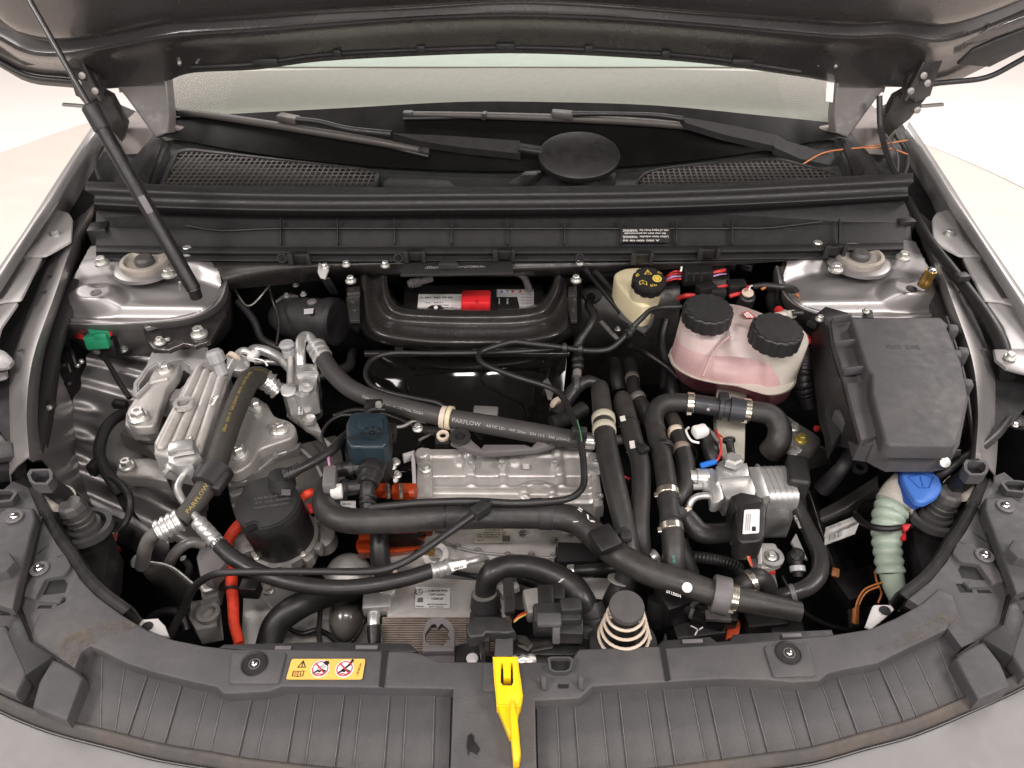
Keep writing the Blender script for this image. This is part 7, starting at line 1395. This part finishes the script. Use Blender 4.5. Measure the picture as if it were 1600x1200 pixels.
plate('latch_arm', at([(802, 990), (822, 992), (832, 1004), (826, 1010), (810, 1002)], .865), .01, cross, la, .002); plate('latch_arm', at([(825, 1002), (860, 998), (864, 1006), (830, 1012)], .855), .008, cross, la, .002); lathe('latch_spring', (818, 1036, .872), (1, .1, 0), [(-.012, .006), (-.008, .0085), (-.004, .0065), (0, .0085), (.004, .0065), (.008, .0085), (.012, .006)], steel, la, 14)
box('sensor_block', (870, 968, .872), (mm(74, (870, 968, .87)), .022, .03), trim, la, rot(2), .003); box('sensor_lid', (858, 969, .890), (.024, .014, .006), plastic, la, None, .002); box('sensor_block', (890, 984, .868), (.028, .022, .02), trim, la, rot(-2), .004); bar('sensor_post', (869, 972, .886), (869, 1006, .872), .008, .008, plastic, la, .002); box('sensor_plug', (892, 950, .886), (.022, .016, .016), trim, la, rot(4), .003); box('sensor_white', (900, 944, .89), (.006, .008, .006), white, la, None, .001)
box('grey_plug', (836, 945, .862), (.022, .03, .02), alud, la, rot(10), .003); box('plug_back', (852, 940, .862), (.018, .03, .022), dark, la, None, .003); box('plug_back', (870, 932, .86), (.016, .018, .02), dark, la, None, .002)
for k, m_ in enumerate((orangec, redw, inky)): tube('plug_wire', [(822, 956 + k * 2, .866), (812, 961 + k * 2, .868), (803, 970 + k, .865)], 2.8, m_, la, 6)
plate('bracket_metal', at([(788, 940), (794, 928), (800, 928), (806, 944), (802, 960), (796, 964), (790, 954)], .83), .006, mat('brown stained plate', (.2, .15, .12), .45, metal=.5), la, .002); bar('bracket_pin', (794, 905, .84), (797, 960, .84), .012, .01, cross, la, .003); plate('pale_plate', at([(770, 906), (806, 900), (812, 916), (784, 930)], .79), .01, alu, la, .002)
sheet('pale_casing', [at([(790, 905), (850, 900), (980, 905)], .70), at([(790, 935), (860, 930), (980, 940)], .69)], alu, la, 6, 4); box('latch_base', (850, 1018, .83), (.10, .02, .02), dark, la, None, .003); bar('latch_link', (902, 990, .85), (945, 1000, .84), .018, .014, trim, la, .004)
sp = thing('bonnet_spring', 'cream coil spring under a round black cap behind the front cover', 'spring', (976, 990, .84))
c0 = P((975, 1000, .868)); c1 = P((979, 950, .918)); pts = []
for k in range(131):
    t = k / 130; a = t * 6.2832 * 4.7; r = .0265 - .0115 * t; pts.append(c0.lerp(c1, t) + V((math.cos(a) * r, math.sin(a) * r, 0)))
bm = bmesh.new(); bm_tube(bm, pts, .0016, 8); link('spring_coil', bm, beige, sp); lathe('spring_cap', c1, (0, -.12, 1), [(-.012, .012), (-.006, .0155), (.001, .0172), (.004, .0165), (.005, .004)], rub2, sp, 32); lathe('spring_rod', c0.lerp(c1, -.1), c1 - c0, [(0, .012), ((c1 - c0).length, .012)], dark, sp, 18); lathe('spring_cup', c0 + V((0, 0, -.008)), (0, 0, 1), [(-.03, .030), (0, .034), (.003, .0335), (.003, .030)], trim, sp, 32)
# ================================================================ small wires, ties and fasteners between the big parts
def wire(lb, pts, wq, m, cat='wire', n=8): return tag(tube('wire' if cat == 'wire' else 'cable', pts, wq, m, None, n), lb, cat)
wire('thin black wire hanging from the bulkhead member past the vacuum pump', [(420, 446, .90), (426, 470, .87), (436, 500, .85), (432, 540, .83)], 4, dark)
wire('taped black cable passing behind the vacuum pump into the dark corner', [(372, 470, .84), (396, 500, .82), (410, 530, .80), (440, 545, .79)], 12, seal, 'cable', 10)
wire('black cable running under the white printed hose to the petrol blue valve', [(520, 650, .80), (560, 640, .80), (612, 650, .80), (660, 672, .80), (700, 690, .79)], 8, dark, 'cable')
wire('black cable under the fat hose in front of the aluminium box', [(690, 890, .77), (740, 900, .76), (800, 905, .76), (860, 925, .76)], 9, dark, 'cable')
wire('thin black cable drooping between the chiller foot and the frame rail', [(1222, 900, .80), (1250, 950, .78), (1290, 975, .76), (1330, 985, .74)], 8, dark, 'cable')
wire('black cable along the inside of the right front corner beside the frame rail', [(1300, 880, .72), (1312, 910, .72), (1326, 950, .71), (1330, 990, .70)], 10, seal, 'cable')
wire('black cable behind the standing hoses above the chiller', [(1075, 690, .80), (1090, 712, .80), (1070, 740, .80), (1066, 770, .79)], 8, dark, 'cable')
wire('thin red wire peeping out between the first two standing hoses', [(966, 744, .84), (976, 745, .842), (984, 749, .84)], 5, redw)
wire('black hose behind the pink tank dropping into the dark', [(1040, 500, .82), (1034, 530, .80), (1040, 570, .78), (1036, 610, .77)], 14, dark, 'hose', 10)
for k, (q, lb) in enumerate((((960, 588, .78), 'black rubber pipe stub in the dark left of the standing hoses'), ((1046, 600, .76), 'black rubber pipe stub under the left edge of the pink tank'))):
    tag(tube('pipe_stub', [(q[0], q[1] - 20, q[2]), (q[0] + 4, q[1], q[2] + .01), (q[0] + 8, q[1] + 24, q[2])], 24, hosesm, None, 14), lb, 'pipe')
nl = thing('wing_fasteners', 'small zinc studs and clips on the left wing panel beside the black loom', 'fasteners', (120, 640, .76))
for q in ((100, 572, .84), (108, 600, .82)): lathe('stud_clip', q, (0, -.3, 1), [(0, .006), (.004, .006), (.006, .003)], dark, nl, 10)
for q in ((128, 566, .815), (122, 572, .815)): lathe('stud_clip', q, (0, -.3, 1), [(0, .004), (.004, .004), (.006, .002)], steel, nl, 10)
tube('black_channel', [(84, 570, .86), (76, 620, .865), (72, 660, .86), (66, 700, .85)], [20, 22, 20, 16], trim, nl, 10); lathe('channel_grommet', (76, 636, .885), (0, -.4, 1), [(0, .010), (.003, .010), (.004, .006)], dark, nl, 14); lathe('grommet_pin', (77, 637, .889), (0, -.4, 1), [(0, .004), (.003, .002)], steel, nl, 8)
vb = thing('vent_box', 'dark box and flap outside the left wing rail beside the duct mouth', 'box', (15, 700, .80))
plate('box_flap', at([(-20, 676), (28, 676), (34, 690), (30, 720), (20, 732), (-20, 736)], .90), .02, dark, vb, .004); plate('box_lid', at([(-20, 690), (18, 690), (22, 712), (-20, 718)], .912), .008, trim, vb, .002)
ob = thing('fender_bracket', 'pale pressed fender bracket with a bolt at the right edge of the picture', 'bracket', (1590, 590, .88))
plate('bracket_top', at([(1553, 545), (1600, 545), (1640, 560), (1640, 592), (1590, 580), (1572, 575), (1556, 562)], .935), .004, bodyin, ob, .002); bolt((1578, 558, .938), ob, 18); plate('bracket_drop', at([(1566, 580), (1588, 596), (1640, 610), (1640, 640), (1600, 632), (1580, 608)], .90), .006, bodyin, ob, .002); plate('bracket_slot', at([(1586, 600), (1640, 600), (1640, 616), (1594, 612)], .9065), .002, void, ob, 0)
ob2 = thing('fender_bracket', 'pale pressed fender bracket with rounded lobes at the left edge of the picture', 'bracket', (5, 560, .88))
plate('bracket_top', at([(-30, 536), (8, 548), (22, 562), (14, 574), (-30, 578)], .935), .004, bodyin, ob2, .002, rnd=.006); plate('bracket_lobe', at([(-30, 572), (8, 566), (12, 588), (-30, 600)], .925), .004, bodyin, ob2, .002, rnd=.006); plate('bracket_drop', at([(10, 578), (26, 566), (12, 600), (-20, 640), (-30, 610)], .90), .006, bodyin, ob2, .002)
